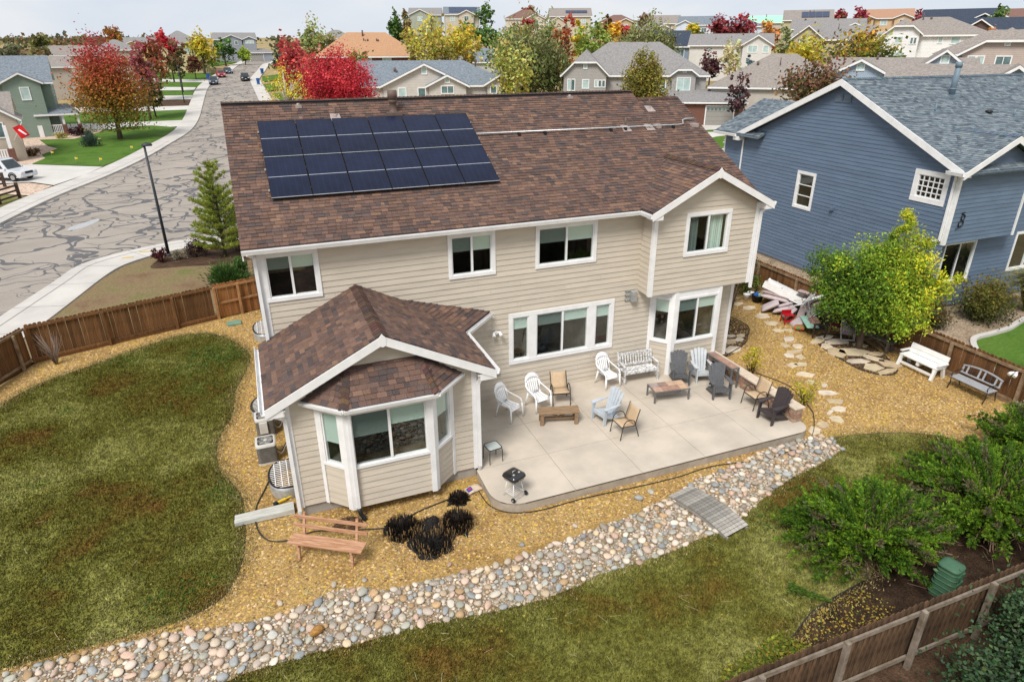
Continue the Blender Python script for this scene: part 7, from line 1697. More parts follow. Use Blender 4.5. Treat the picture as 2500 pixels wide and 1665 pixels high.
TREES = [
('maple_tree','big maple turning from olive through orange to crimson on the corner lawn',-13.7,76.2,1.5,11.2,8.0,MAPLE,'vase',dict(maxn=22000,dens=4,elong=1.4,leaf=.235,cvar=.1)),
('maple_tree','dusky pink-red maple directly behind the big corner maple',-12.1,95.4,2.7,10.6,4.8,[(0.10,0.09,0.03),(0.22,0.07,0.06),(0.32,0.09,0.09)],'vase',dict(elong=1.5)),
('maple_tree','tall red and olive maple by the second street lamp',-12.4,120,4.0,12.0,5.2,[(0.10,0.09,0.02),(0.20,0.07,0.03),(0.26,0.04,0.035)],'vase',dict(elong=1.5)),
('ash_tree','green-brown ash tree on the street verge behind the red maples',-9.6,132.8,4.6,11.2,4.2,BRG,'round',{}),
('maple_tree','bright red treetop above the red maples',-12.2,152.6,8.0,13.5,4.2,CRIM,'round',{}),
('ash_tree','yellow and rust treetop standing alone against the sky',-25.8,181.3,10.0,14.6,4.6,[(0.40,0.30,0.04),(0.34,0.18,0.04),(0.22,0.09,0.04)],'round',{}),
('ash_tree','rounded yellow-green ash tree beside the parked cars',-6.6,174,4.6,12.8,8.6,YG,'round',{}),
('oak_tree','dark green tree in front of the house closing the street',-1.6,200,6.5,12.8,6.4,GRN,'round',{}),
('crab_apple_tree','small brown-leaved tree on the verge left of the parked cars',-8.1,160,4.9,8.2,3.2,[(0.10,0.06,0.03),(0.15,0.07,0.04)],'round',{}),
('lime_shrub','bright lime green bush below the end house',3.7,202,6.4,9.6,3.6,[(0.16,0.24,0.03),(0.24,0.32,0.04)],'round',{}),
('maple_tree','low green maple crown right of the corner maple trunk',-11.6,98.0,1.9,6.0,3.6,[(0.05,0.09,0.02),(0.09,0.12,0.03)],'round',{}),
('elm_tree','broad olive tree on the far left skyline',-34.5,149.5,8.4,12.4,3.6,OLV,'round',{}),('elm_tree','grey-green tree at the far left edge',-37.5,138.7,7.5,10.8,4.0,[(0.08,0.09,0.05),(0.13,0.13,0.07)],'round',{}),('elm_tree','dull tan-green tree above the taupe roof',-31.3,131.7,7.4,10.3,3.8,[(0.16,0.14,0.06),(0.22,0.18,0.08)],'round',{}),
('maple_tree','smaller crimson maple left of the large crimson one',7.3,70.7,4.0,10.8,4.6,[(0.28,0.05,0.04),(0.34,0.035,0.04),(0.36,0.06,0.06)],'round',dict(elong=1.4)),
('maple_tree','large crimson maple directly behind the roof ridge',8.6,46.0,3.2,10.6,7.2,CRIM,'multi',dict(maxn=22000,dens=4,leaf=.17,elong=1.2)),
('aspen_tree','half-bare aspen with white stems left of the crimson maple',3.9,41.5,4.6,8.9,3.6,YEL,'fan',dict(dens=.22,bark=PALEBARK,limbs=26,leaf=.13)),
('cottonwood_tree','tall pale green cottonwood above the crimson maples',12.8,107.4,6.0,13.9,4.6,[(0.11,0.14,0.04),(0.18,0.21,0.06),(0.24,0.26,0.10)],'fan',dict(elong=1.8)),
('spruce_tree','dark grey-green spruce at the end of the street',11.2,162.7,5.0,12.0,4.4,[(0.05,0.065,0.03),(0.085,0.10,0.05)],'pear',{}),
('locust_tree','green tree right of the crimson maple crown',15.5,76.8,5.0,10.0,3.6,[(0.07,0.11,0.02),(0.11,0.16,0.03)],'round',{}),
('cottonwood_tree','big yellow cottonwood left of its twin in front of the hillside',30.5,97.0,5.6,15.2,9.6,[(0.17,0.17,0.05),(0.30,0.27,0.05),(0.44,0.37,0.06)],'multi',dict(elong=1.9,dens=.8,bark=PALEBARK,limbs=14,maxn=8000)),
('cottonwood_tree','big yellow-green cottonwood in front of the beige solar hill house',37.0,99.3,5.6,15.4,8.0,[(0.20,0.19,0.05),(0.40,0.32,0.05),(0.46,0.38,0.05)],'multi',dict(elong=1.9,dens=.8,bark=PALEBARK,limbs=12)),
('poplar_tree','narrow dark green poplar on the skyline beside the hillside houses',35.5,144.2,9.5,17.4,3.9,GRN,'column',dict(elong=1.8)),('poplar_tree','thin tan and olive poplar next to the dark green one',40.0,153.4,11,17.6,3.0,[(0.24,0.13,0.05),(0.16,0.15,0.06)],'column',dict(elong=1.8)),
('oak_tree','dark green round tree beside the beige solar hill house',74.9,196.5,15.0,22.4,6.2,GRN,'round',{}),('ash_tree','rounded mid-green tree right of the yellow cottonwoods',51.4,124,7.6,14.4,8.0,[(0.05,0.10,0.02),(0.09,0.16,0.04)],'round',{}),
('aspen_tree','yellow-green aspen at the right end of the ranch house',29.8,58.5,3.0,10.8,5.2,[(0.42,0.34,0.04),(0.24,0.24,0.05),(0.28,0.28,0.08)],'fan',dict(elong=1.7,dens=.8,bark=PALEBARK,limbs=10)),
('willow_tree','huge drooping green willow left of the grey house',37.0,70.0,3.0,12.5,10.6,WIL,'willow',dict(elong=2.2,droop=1.2,aspect=2.6,maxn=14000,dens=4,leaf=.5)),
('maple_tree','tall rust-red maple behind the willow',47.7,82.2,5.5,14.0,4.8,[(0.14,0.10,0.03),(0.26,0.09,0.03),(0.30,0.06,0.03)],'column',dict(elong=1.4)),
('poplar_tree','slim yellow-green poplar right of the rust-red maple',67.7,117,8.5,14.8,2.9,YEL,'column',{}),('ash_tree','spreading green and yellow tree above the grey house roof',65.8,106.7,6.8,14.3,8.4,[(0.12,0.17,0.03),(0.20,0.25,0.05)],'round',{}),
('maple_tree','brown and olive conical tree on the hillside',84.8,136.2,10.6,17.2,3.3,[(0.12,0.11,0.03),(0.22,0.10,0.04)],'pear',{}),('maple_tree','glowing orange-yellow tree on the hillside',84.2,130.9,10.4,15.2,3.6,[(0.44,0.26,0.03),(0.50,0.28,0.03)],'round',{}),('maple_tree','small bright red tree right of the orange-yellow one',86.8,131.6,11.4,14.7,2.4,CRIM,'round',{}),
('maple_tree','red tree in front of the red-brown hilltop roof',76.1,164,12.2,16.8,4.6,RED,'round',{}),('willow_tree','wide flat-topped willow over the ridge of the grey house',63.9,84.6,7.0,13.3,11.0,WIL,'willow',dict(elong=1.5,droop=1.0,aspect=2.4,maxn=12000,dens=3)),
('pear_tree','olive and gold cone-shaped pear tree rising behind the roof ridge',24.9,22.4,5.6,10.0,3.1,[(0.10,0.10,0.02),(0.16,0.14,0.028),(0.20,0.17,0.035)],'pear',dict(maxn=14000,dens=3,leaf=.15)),
('plum_tree','purple plum tree behind the grey house corner',71.3,77.2,4.4,9.6,4.2,PLUM,'round',{}),('birch_tree','nearly bare pale yellow birch in front of the off-white house',71.9,73.0,4.6,11.0,3.8,PALE,'fan',dict(dens=.3,bark=PALEBARK,limbs=14)),('spruce_tree','small blue spruce in front of the off-white house',75.6,73.4,5.6,8.9,2.4,[(0.14,0.20,0.22),(0.20,0.27,0.29)],'cone',{}),
('maple_tree','dark red round tree left of its twin beside the light blue house',100.7,113.9,9.4,17.2,6.0,DKRED,'round',{}),('maple_tree','dark crimson tree touching the light blue house',104.0,111.2,9.4,16.4,5.4,DKRED,'round',{}),('maple_tree','far red treetops left of the mint roof',132.5,147.5,13.5,18.2,3.6,RED,'round',{}),
('maple_tree','burnt orange tree above the off-white house gable',98.6,96.2,8.8,14.5,5.2,ORG,'round',{}),('birch_tree','slender pale green birch right of the burnt orange tree',87.5,79.4,7.4,14.0,2.7,[(0.20,0.21,0.09),(0.26,0.27,0.13)],'column',dict(dens=.6,bark=PALEBARK,limbs=10)),
('plum_tree','upright purple plum tree in front of the hip-roofed house',52.2,46.4,2.4,7.3,3.0,PLUM,'fan',dict(dens=.7,limbs=14)),('shrub_tree','yellow-green bush row left of the dark red trees',95.8,117.5,10.2,14.5,4.4,YG,'round',{}),('maple_tree','red-brown and green tree beside the long taupe roof',103,149.5,12.6,17.7,4.0,BRG,'round',{}),
('maple_tree','rust treetop above the red-brown hilltop roof',88.1,193.5,17.0,21.9,4.2,[(0.18,0.09,0.04),(0.24,0.08,0.04)],'round',{}),('maple_tree','small far red tree beside the white-slate house',124.9,165,13,17.6,2.6,RED,'round',{}),
('maple_tree','red and green tree left of the peach house',144.2,124,12.5,18.4,3.6,[(0.12,0.10,0.03),(0.26,0.04,0.05)],'round',{}),('maple_tree','tall crimson-pink tree beside the peach house',134.6,108.9,11.8,17.8,4.2,[(0.14,0.03,0.035),(0.26,0.035,0.06)],'round',{}),('maple_tree','low red trees right of the peach house',162.6,117,13,17.7,4.6,[(0.18,0.07,0.04),(0.24,0.04,0.05)],'round',{}),('willow_tree','pale olive treetop left of the dark navy house',160.6,111.5,13,17.8,3.4,OLV,'round',{}),
('ash_tree','fresh green tree at the right end of the dark navy house',139.6,80.3,10.8,17.0,4.0,[(0.06,0.11,0.03),(0.11,0.17,0.05)],'round',{}),('lilac_bush','vivid yellow bush beside the large green and gold tree',71.0,57.5,5.4,11.4,6.6,[(0.34,0.30,0.03),(0.46,0.36,0.03),(0.30,0.28,0.04)],'round',{}),
('ash_tree','large round tree, green at left and gold at right, before the white house',74.1,50.3,5.0,12.3,8.8,[(0.05,0.075,0.015),(0.10,0.12,0.02),(0.26,0.20,0.02)],'round',dict(maxn=9000,cvar=.35)),('crab_apple_tree','dense brownish-green tree behind the blue house ridge',44.1,26.9,3.6,9.3,6.2,BRG,'round',dict(maxn=10000)),('maple_tree','small rust orange tree in front of the dark brown gable',90.6,46.4,7.5,12.0,2.8,ORG,'round',{}),
('ash_tree','green tree filling the gap left of the huge willow',41.5,92,5.2,12.6,6.6,[(0.06,0.11,0.025),(0.12,0.17,0.04)],'round',{}),('elm_tree','olive tree between the willow and the rust-red maple',46.0,97,5.6,13.0,6.0,OLV,'round',{}),('ash_tree','yellow-green tree below the brown-roofed hilltop house',63.5,140,8.6,14.6,6.4,YG,'round',{}),('elm_tree','dark green tree below the beige solar hill house',57.5,160,9.4,16.2,6.0,GRN,'round',{}),('ash_tree','pale green tree at the foot of the hilltop houses',76.0,150,9.4,15.4,6.6,[(0.12,0.16,0.05),(0.18,0.22,0.08)],'round',{}),('elm_tree','olive tree between the navy roof and the willow top',70.5,95,5.8,11.8,5.6,OLV,'round',{}),('ash_tree','green tree behind the hip-roofed house chimney pipe',78.5,66,4.4,10.0,5.0,GRN,'round',{}),('maple_tree','rust tree between the tan gable and the white hillside house',95.0,70.5,6.6,12.2,4.6,ORG,'round',{}),('ash_tree','yellow tree below the olive-tan solar house',112.0,98.5,8.2,13.8,5.0,YEL,'round',{}),('elm_tree','green tree in front of the light blue hillside house',110.5,124,8.8,14.2,5.0,GRN,'round',{}),('ash_tree','gold-green tree left of the peach house foundations',128.0,104,8.8,14.2,5.0,YG,'round',{}),('elm_tree','dull green tree behind the orange-tan roof',18.0,128,6.6,12.8,6.0,OLV,'round',{}),
]
for (nm,lb,x,y,zb,zt,w,pal,shp,kw)in TREES:
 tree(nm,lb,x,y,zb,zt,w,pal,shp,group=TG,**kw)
 # the yellow-green tree in the yard
NT = [(0.075,0.15,0.018),(0.15,0.25,0.026),(0.29,0.36,0.03),(0.50,0.45,0.028)]
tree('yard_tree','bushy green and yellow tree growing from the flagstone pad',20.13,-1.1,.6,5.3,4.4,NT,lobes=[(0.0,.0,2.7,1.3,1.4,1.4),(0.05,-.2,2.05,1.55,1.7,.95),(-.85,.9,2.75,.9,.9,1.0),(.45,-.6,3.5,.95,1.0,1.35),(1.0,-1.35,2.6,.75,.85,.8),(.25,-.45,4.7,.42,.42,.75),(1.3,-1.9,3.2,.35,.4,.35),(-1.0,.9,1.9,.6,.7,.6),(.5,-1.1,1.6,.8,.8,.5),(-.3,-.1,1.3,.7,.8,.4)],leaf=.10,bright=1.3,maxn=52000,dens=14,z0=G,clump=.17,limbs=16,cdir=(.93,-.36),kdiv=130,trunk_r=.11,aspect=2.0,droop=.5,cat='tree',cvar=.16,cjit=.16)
# pine on the front verge
def pine(name,label,x,y,z0,h,w,seed):
 rng = np.random.default_rng(seed); t = thing(name,label,'tree',(x,y,z0))
 mb = MB(); mb.tube([(0,0,-.2),(.03,0,h*.5),(0,.02,h*.97)],[.09,.06,.012],7); mb.build('trunk',BARK,t)
 P = []; Dv = []
 for lv in range(13):
  f = lv/13; zz = .35+f*(h*.93-.35); L_ = w/2*(1-f)**.75*rng.uniform(.85,1.1)+.12
  for k in range(6 if lv<9 else 4):
   a = k*2*math.pi/6+lv*.9+rng.uniform(-.3,.3); l = L_*rng.uniform(.7,1.1); d = np.array([math.cos(a),math.sin(a),.25+.5*f]); e = d*l+np.array([0,0,.12*l])
   mb = MB(); mb.tube([(0,0,zz),tuple(np.array([0,0,zz])+d*l*.55),tuple(np.array([0,0,zz])+e)],[.022,.014,.006],4); mb.build('branch',BARK,t)
   for q in np.linspace(.35,1,max(2,int(l/.2))):
    for s in (0,1,-1):
     c = np.array([0,0,zz])+e*q+np.array([-math.sin(a),math.cos(a),.1])*s*.13*l; n = 26
     dd = rng.normal(size=(n,3))*.6+d*.7+np.array([0,0,.7]); dd/=np.linalg.norm(dd,axis=1)[:,None]
     P.append(c+dd*.09+rng.normal(size=(n,3))*.035); Dv.append(dd)
 P = np.concatenate(P); Dv = np.concatenate(Dv); C = pal_mix([(0.16,0.23,0.035),(0.28,0.35,0.055),(0.42,0.42,0.08)],rng.random(len(P)),rng)
 link(bpy.data.objects.new('needles',leaf_mesh('needles',P,.17,C,6,dirs=Dv*3,rng=rng)),t)
pine('pine_tree','young pine standing beside the left edge of the roof',-1.76,20.5,-.2,5.3,3.0,3)
def bush(name,label,x,y,z0,rx,ry,h,pal,leaf,n,seed=1,cat='shrub',stems=6,dirs=None,bark=None,aspect=1.6,group=None,up=False,lobes=None):
 rng = np.random.default_rng(seed); t = thing(name,label,cat,(x,y,z0),0,group)
 lob = lobes or [(0,0,h*.5,rx*.9,ry*.9,h*.45),(rx*.3,ry*.2,h*.6,rx*.5,ry*.5,h*.35),(-rx*.35,-ry*.1,h*.52,rx*.5,ry*.5,h*.38)]
 P,tt,cn,cc = crown_points(lob,n,rng,.2,max(16,n//60))
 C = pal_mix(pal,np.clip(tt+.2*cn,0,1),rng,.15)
 dv = None
 if up:dv = (P-np.array([0,0,-h*.3])); dv/=np.linalg.norm(dv,axis=1)[:,None]; dv = dv*2
 link(bpy.data.objects.new('foliage',leaf_mesh('foliage',P,leaf,C,aspect,dirs=dv,rng=rng)),t)
 for k in range(stems):
  c = cc[rng.integers(len(cc))]; mb = MB(); mb.tube([(c[0]*.15,c[1]*.15,-.05),(c[0]*.5,c[1]*.5,c[2]*.5),tuple(c)],[.014+h*.008,.01+h*.004,.005],5); mb.build('stem',bark or TWIG,t)
 return t
bush('barberry_bush','small dark red barberry bush left of the street lamp',-4.9,20.5,-.2,.42,.42,.95,[(0.07,0.02,0.02),(0.13,0.03,0.035)],.09,1100,1)
bush('barberry_bush','rounded dark purple bush between the lamp and the pine',-3.1,20.9,-.2,.62,.62,.95,[(0.04,0.022,0.02),(0.075,0.035,0.03)],.08,2200,2)
bush('barberry_bush','dark reddish bush at the pine trunk beside the roof edge',-1.0,21.3,-.2,.6,.6,.9,[(0.06,0.03,0.025),(0.10,0.045,0.035)],.08,1400,3)
bush('sage_shrub','low grey-tan dried shrub beside the street lamp',-3.9,20.8,-.2,.55,.5,.45,[(0.20,0.17,0.12),(0.28,0.25,0.19)],.08,700,4)
bush('mugo_pine','bright green mugo pine behind the left fence',-1.5,15.6,-.2,1.0,.8,1.15,[(0.03,0.075,0.015),(0.055,0.125,0.025),(0.09,0.17,0.04)],.16,5200,5,up=True,aspect=4,lobes=[(0,0,.35,.95,.7,.35),(-.45,0,.6,.35,.35,.45),(.5,.1,.7,.35,.35,.5),(.05,0,.6,.35,.3,.4)])
bush('spruce_shrub','small dark blue spruce on the corner lawn',-15.9,71.0,hz(-15.9,71),1.0,1.0,2.3,[(0.05,0.085,0.06),(0.09,0.135,0.10)],.22,1800,6,up=True,aspect=3,lobes=[(0,0,.5,.95,.95,.5),(0,0,1.1,.65,.65,.5),(0,0,1.7,.35,.35,.5)])
bush('barberry_bush','dark maroon bush in front of the green house porch',-19.3,82.5,hz(-19.3,82.5),1.0,1.0,1.5,[(0.05,0.02,0.025),(0.09,0.03,0.04)],.2,900,7)
bush('yellow_shrub','yellow-leaved shrub below the green house porch',-20.5,80.5,hz(-20.5,80.5),.8,.5,.7,[(0.40,0.34,0.04),(0.30,0.30,0.05)],.2,300,8)
bush('rust_grass_clump','rust brown grass clump by the brick porch',-20.4,66.5,hz(-20.4,66.5),.8,.7,.9,[(0.16,0.08,0.04),(0.24,0.14,0.06)],.22,400,9)
bush('twig_shrub','twiggy shrub with yellow leaves behind the block wall middle',15.1,-1.25,G,.55,.55,1.25,[(0.42,0.38,0.04),(0.55,0.46,0.04)],.075,420,10,stems=38)
bush('twig_shrub','twiggy yellow-leaved shrub at the end of the block wall',15.15,-3.6,G,.42,.42,1.0,[(0.36,0.36,0.03),(0.50,0.46,0.04)],.07,420,11,stems=22)
bush('serviceberry_shrub','tall olive twiggy shrub at the right rear corner of the house',17.3,2.9,G,1.3,1.6,2.9,[(0.05,0.075,0.03),(0.10,0.12,0.05),(0.13,0.15,0.07)],.09,3600,12,stems=30,lobes=[(1.6,2.2,1.5,.9,1.0,.7),(2.5,2.6,1.1,.8,.9,.6),(.9,1.4,1.9,.6,.7,.6)])
bush('marigold_plant','leafy plant with an orange flower beside the black tub',20.3,5.3,G,.7,.7,.9,[(0.07,0.12,0.025),(0.16,0.20,0.03)],.1,900,13)
bush('spirea_bush','large rounded olive bush below the lower blue house window',27.2,-.85,G,1.35,1.05,1.5,[(0.05,0.065,0.015),(0.10,0.11,0.022),(0.19,0.16,0.03)],.09,7000,14)
bush('spirea_bush','smaller reddish-olive bush behind the fence below the tree',24.6,-.55,G,.8,.7,1.0,[(0.06,0.065,0.02),(0.12,0.09,0.03)],.085,3200,15)
bush('sage_shrub','pale grey-green shrub at the right picture edge by the fence',20.75,-6.75,G,.45,.45,.6,[(0.22,0.26,0.20),(0.36,0.40,0.32)],.07,1200,16)
# ornamental grass
def grass_clump(name,label,x,y,z0,r,h,pal,n,seed,spread=.55,base=.12,wid=.012,cat='grass clump'):
 rng = np.random.default_rng(seed); t = thing(name,label,cat,(x,y,z0)); V = []; F = []; C = []
 a = rng.random(n)*6.283; q = rng.random(n)**.7; hh = h*(.65+.4*rng.random(n)); b0 = base*np.sqrt(rng.random(n)); tt = rng.random(n); cc = pal_mix(pal,tt,rng,.2)
 for i in range(n):
  ca,sa = math.cos(a[i]),math.sin(a[i]); l = r*q[i]; pts = [(b0[i]*ca,b0[i]*sa,0),(b0[i]*ca+l*.35*ca,b0[i]*sa+l*.35*sa,hh[i]*.7),(b0[i]*ca+l*ca,b0[i]*sa+l*sa,hh[i]*(1-.35*q[i]))]
  px_,py_ = -sa*wid,ca*wid; k = len(V)
  V+=[(pts[0][0]-px_,pts[0][1]-py_,0),(pts[0][0]+px_,pts[0][1]+py_,0),(pts[1][0]+px_,pts[1][1]+py_,pts[1][2]),(pts[1][0]-px_,pts[1][1]-py_,pts[1][2]),(pts[2][0],pts[2][1],pts[2][2]),(pts[2][0],pts[2][1],pts[2][2]-.004)]
  F+=[(k,k+1,k+2,k+3),(k+3,k+2,k+5,k+4)]; C+=[cc[i],cc[i]]
 link(bpy.data.objects.new('blades',npmesh('blades',np.array(V),np.array(F),[LEAF],np.array(C))),t); return t
grass_clump('ornamental_grass','tall arching green ornamental grass at the right edge by the blue house',29.7,-.9,G,1.3,2.3,[(0.16,0.19,0.06),(0.24,0.26,0.10),(0.34,0.30,0.15)],900,3,wid=.018)
# bare shrub in the fence corner
t = thing('bare_shrub','leafless grey twiggy shrub in the left fence corner','shrub',(-7.3,8.55,G)); rng = np.random.default_rng(4)
GT = pm('grey_twig',(0.24,0.19,0.16),rough=.9,bump=.1)
for k in range(34):
 a = rng.random()*6.28; l = rng.uniform(.15,.45); h = rng.uniform(.7,1.25); mb = MB(); mb.tube([(0.03*math.cos(a),.03*math.sin(a),-.03),(l*.4*math.cos(a),l*.4*math.sin(a),h*.5),(l*math.cos(a+.3),l*math.sin(a+.3),h)],[.009,.006,.003],4); mb.build('twig',GT,t)
 # junipers in the lower right corner
def juniper(name,label,x,y,z0,rx,ry,h,nb,seed):
 """spreading juniper: rising, arching branches carrying flat sprays; the fence side is bare brown wood"""
 rng = np.random.default_rng(seed); t = thing(name,label,'shrub',(x,y,z0),0,'junipers by the fence'); PS = []; DS = []; CS = []
 for k in range(nb):
  a = rng.uniform(0,6.283); el = rng.uniform(.10,1.0)**1.3; f = rng.uniform(.7,1.12); bare = (math.sin(a)<-.45)and (el<.32)
  tip = np.array([math.cos(a)*rx*f*math.cos(el*1.1),math.sin(a)*ry*f*math.cos(el*1.1),h*(.30+.75*math.sin(el*1.45))*rng.uniform(.85,1.12)])
  st = np.array([tip[0]*.12,tip[1]*.12,.05]); mid = st+(tip-st)*.5+np.array([0,0,h*.22]); m = 15
  tt_ = np.linspace(0,1,m)[:,None]; crv = (1-tt_)**2*st+2*tt_*(1-tt_)*mid+tt_**2*tip
  if k%3==0 or bare:
   mb = MB(); mb.tube([tuple(q)for q in crv[::3]],[.02*(1-i/6)+.004 for i in range(len(crv[::3]))],4); mb.build('branch',TWIG,t)
  if bare and rng.random()<.8:
   for q in range(5):
    c = crv[rng.integers(6,m)]; e = c+rng.normal(size=3)*np.array([.16,.16,.10]); mb = MB(); mb.tube([tuple(c),tuple(e)],[.007,.002],3); mb.build('twig',TWIG,t)
   continue
  dmain = np.gradient(crv,axis=0); dmain/=np.linalg.norm(dmain,axis=1)[:,None]; dryb = rng.random()<.14; tone = rng.uniform(.15,.75)
  for i in range(4,m):
   for sd in range(3):
    s2 = np.cross(dmain[i],rng.normal(size=3)); s2/=np.linalg.norm(s2)+1e-9; d = dmain[i]*.8+s2*.75+np.array([0,0,.22]); d/=np.linalg.norm(d); L_ = rng.uniform(.10,.2)*(1.1-.3*i/m); q = 15; u = np.linspace(.1,1,q)
    s3 = np.cross(d,rng.normal(size=3)); s3/=np.linalg.norm(s3)+1e-9; sg = np.where(np.arange(q)%2,1,-1)[:,None]
    PS.append(crv[i]+d*(u*L_)[:,None]+s3*sg*(.042*(1.05-u))[:,None]); DS.append(d+s3*sg*.7)
    c = pal_mix([(0.035,0.085,0.008),(0.10,0.20,0.013),(0.23,0.36,0.028)]if not dryb else [(0.10,0.09,0.04),(0.20,0.18,0.10)],np.clip(tone+.55*u-.35+.1*rng.normal(),0,1),rng,.14); CS.append(c)
 link(bpy.data.objects.new('foliage',leaf_mesh('foliage',np.concatenate(PS),.062,np.concatenate(CS),3.4,dirs=np.concatenate(DS)*2.5,rng=rng)),t)
 return t
juniper('juniper_bush','dense green juniper in front of the green compost bin',11.7,-9.1,G,2.0,1.55,1.0,380,3)
juniper('juniper_bush','broad spreading juniper reaching the right picture edge',15.4,-9.4,G,2.6,2.1,1.12,450,5)
juniper('juniper_bush','further juniper crown cut by the right picture edge',18.8,-8.5,G,2.0,1.8,1.1,230,6)
bush('lilac_shrub','dark green leafy shrub overhanging the lower right fence',11.7,-12.75,-.3,1.9,.95,1.5,[(0.028,0.058,0.026),(0.05,0.10,0.042),(0.085,0.145,0.06)],.08,13000,21,lobes=[(0,0,.7,1.5,.75,.65),(-1.3,-.15,.55,1.0,.6,.5),(1.0,.2,.9,1.1,.75,.7),(.1,.55,1.15,.6,.5,.4)])
# cut juniper branch on the grass
t = thing('fallen_branch','cut green juniper branch lying on the lawn by the corner','branch',(9.46,-9.75,G+.02),R(-52)); rng = np.random.default_rng(9)
s = rng.random(700); P = np.stack([s*.8-.4,rng.normal(size=700)*.08*(1.1-s),.04+.05*rng.random(700)],1); C = pal_mix([(0.05,0.10,0.012),(0.10,0.18,0.02)],rng.random(700),rng)
link(bpy.data.objects.new('foliage',leaf_mesh('foliage',P,.07,C,3,dirs=np.tile(np.array([1.,0,.2]),(700,1)),rng=rng)),t)
mb = MB(); mb.tube([(-.45,0,.02),(.4,.02,.03)],[.012,.005],5); mb.build('stem',TWIG,t)
# leaf litter, straw and weeds
def litter(name,label,Q,size,pal,z,cat,flat=True):
 n = len(Q); rng = RNG; P = np.concatenate([Q,z+.012+.02*rng.random((n,1))],1); d = rng.normal(size=(n,3)); d[:,2]*=.15
 o = link(bpy.data.objects.new(name,leaf_mesh(name,P,size,pal_mix(pal,rng.random(n),rng,.2),1.5,dirs=d*3,rng=rng))); return tag(o,label,cat,kind='stuff')
Q = np.concatenate([visible_filter(scatter_pts(LAWN_R,1100)),visible_filter(scatter_pts([(6.3,-11.4),(8.0,-10.5),(9.4,-10.1),(10.6,-9.95),(10.9,-10.6),(9.2,-11.3)],2600)),visible_filter(scatter_pts(LAWN_L,500))])
litter('fallen_leaves','small yellow leaves scattered on the lawns and along the lower fence',Q,.05,[(0.34,0.27,0.05),(0.48,0.38,0.06),(0.30,0.18,0.05)],G,'leaves')
def straw(n,poly,seed):
 rng = np.random.default_rng(seed); Q = visible_filter(scatter_pts(poly,n)); n = len(Q); a = rng.random(n)*6.28; l = .05+.09*rng.random(n); P = np.concatenate([Q,np.full((n,1),G+.035)],1); d = np.stack([np.cos(a),np.sin(a),np.zeros(n)],1); s = np.stack([-np.sin(a),np.cos(a),np.zeros(n)],1)*.0035
 V = np.stack([P-d*l[:,None]-s,P+d*l[:,None]-s,P+d*l[:,None]+s,P-d*l[:,None]+s],1); return V
V = np.concatenate([straw(300,LAWN_R,1),straw(110,LAWN_L,2),straw(260,[(-1.2,-6),(-1,-4.2),(3,-4.2),(7,-5.4),(7,-6.2)],3)]); n = len(V)
o = link(bpy.data.objects.new('straw',npmesh('straw',V.reshape(-1,3),np.arange(4*n).reshape(n,4),[LEAF],pal_mix([(0.5,0.42,0.22),(0.62,0.54,0.32)],RNG.random(n),RNG)))); tag(o,'loose bits of dry straw lying on lawn and gravel','straw',kind='stuff')
rng = np.random.default_rng(12); Q = visible_filter(scatter_pts([(5.6,-11.5),(6.6,-10.6),(8.2,-10.3),(8.6,-10.9),(7.2,-11.5)],5200)); P = np.concatenate([Q,G+.02+.14*rng.random((len(Q),1))**1.5],1)
o = link(bpy.data.objects.new('weeds',leaf_mesh('weeds',P,.07,pal_mix([(0.10,0.15,0.02),(0.22,0.25,0.03),(0.36,0.32,0.04)],rng.random(len(Q)),rng),1.7,rng=rng))); tag(o,'low yellow-green weeds along the bottom fence','weeds',kind='stuff')
# tufts in the green clover patches of the lawns
rng = np.random.default_rng(14); pts = []
for (cx,cy,r,n)in ((-2.1,7.6,.55,900),(-2.6,6.4,.6,700),(-1.6,6.9,.4,500),(-5.0,7.8,.5,400),(-1.7,-1.6,.3,200),(-2.2,4.4,.7,400),(12.2,-7.0,.5,500),(10.6,-7.6,.4,300),(-2.4,-4.9,.4,250)):pts.append(np.stack([cx+rng.normal(size=n)*r,cy+rng.normal(size=n)*r*.8],1))
Q = np.concatenate(pts); Q = Q[inpoly(Q,LAWN_L)|inpoly(Q,LAWN_R)]; P = np.concatenate([Q,G+.015+.03*rng.random((len(Q),1))],1)
o = link(bpy.data.objects.new('clover',leaf_mesh('clover',P,.06,pal_mix([(0.05,0.12,0.015),(0.09,0.17,0.025)],rng.random(len(Q)),rng),1.4,rng=rng))); tag(o,'brighter green clover patches in the lawns','clover',kind='stuff')
# far woods on the plain
rng = np.random.default_rng(21); n = 520; az = np.concatenate([rng.uniform(-24,-3,380),rng.uniform(-3,58,140)])*math.pi/180; dist = rng.uniform(300,1500,n)**1.0; X = CAM[0]+np.sin(az)*dist; Y = CAM[1]+np.cos(az)*dist; Z = terrain(X,Y); PP = []; CC = []
for i in range(n):
 m = 34; r = rng.uniform(3,7); h = rng.uniform(3,7); PP.append(np.stack([X[i]+rng.normal(size=m)*r*.5,Y[i]+rng.normal(size=m)*r*.5,Z[i]+h*.5+rng.normal(size=m)*h*.25],1)); c = [(0.10,0.11,0.05),(0.15,0.14,0.06),(0.20,0.13,0.06),(0.07,0.09,0.05)][rng.integers(4)]; CC.append(np.array(c)*(1+.2*rng.normal(size=(m,1))))
o = link(bpy.data.objects.new('far_wood',leaf_mesh('far_wood',np.concatenate(PP),2.6,np.clip(np.concatenate(CC),.01,1),1.2,rng=rng))); tag(o,'far-off trees blurring together on the plain at the horizon','trees',kind='stuff')
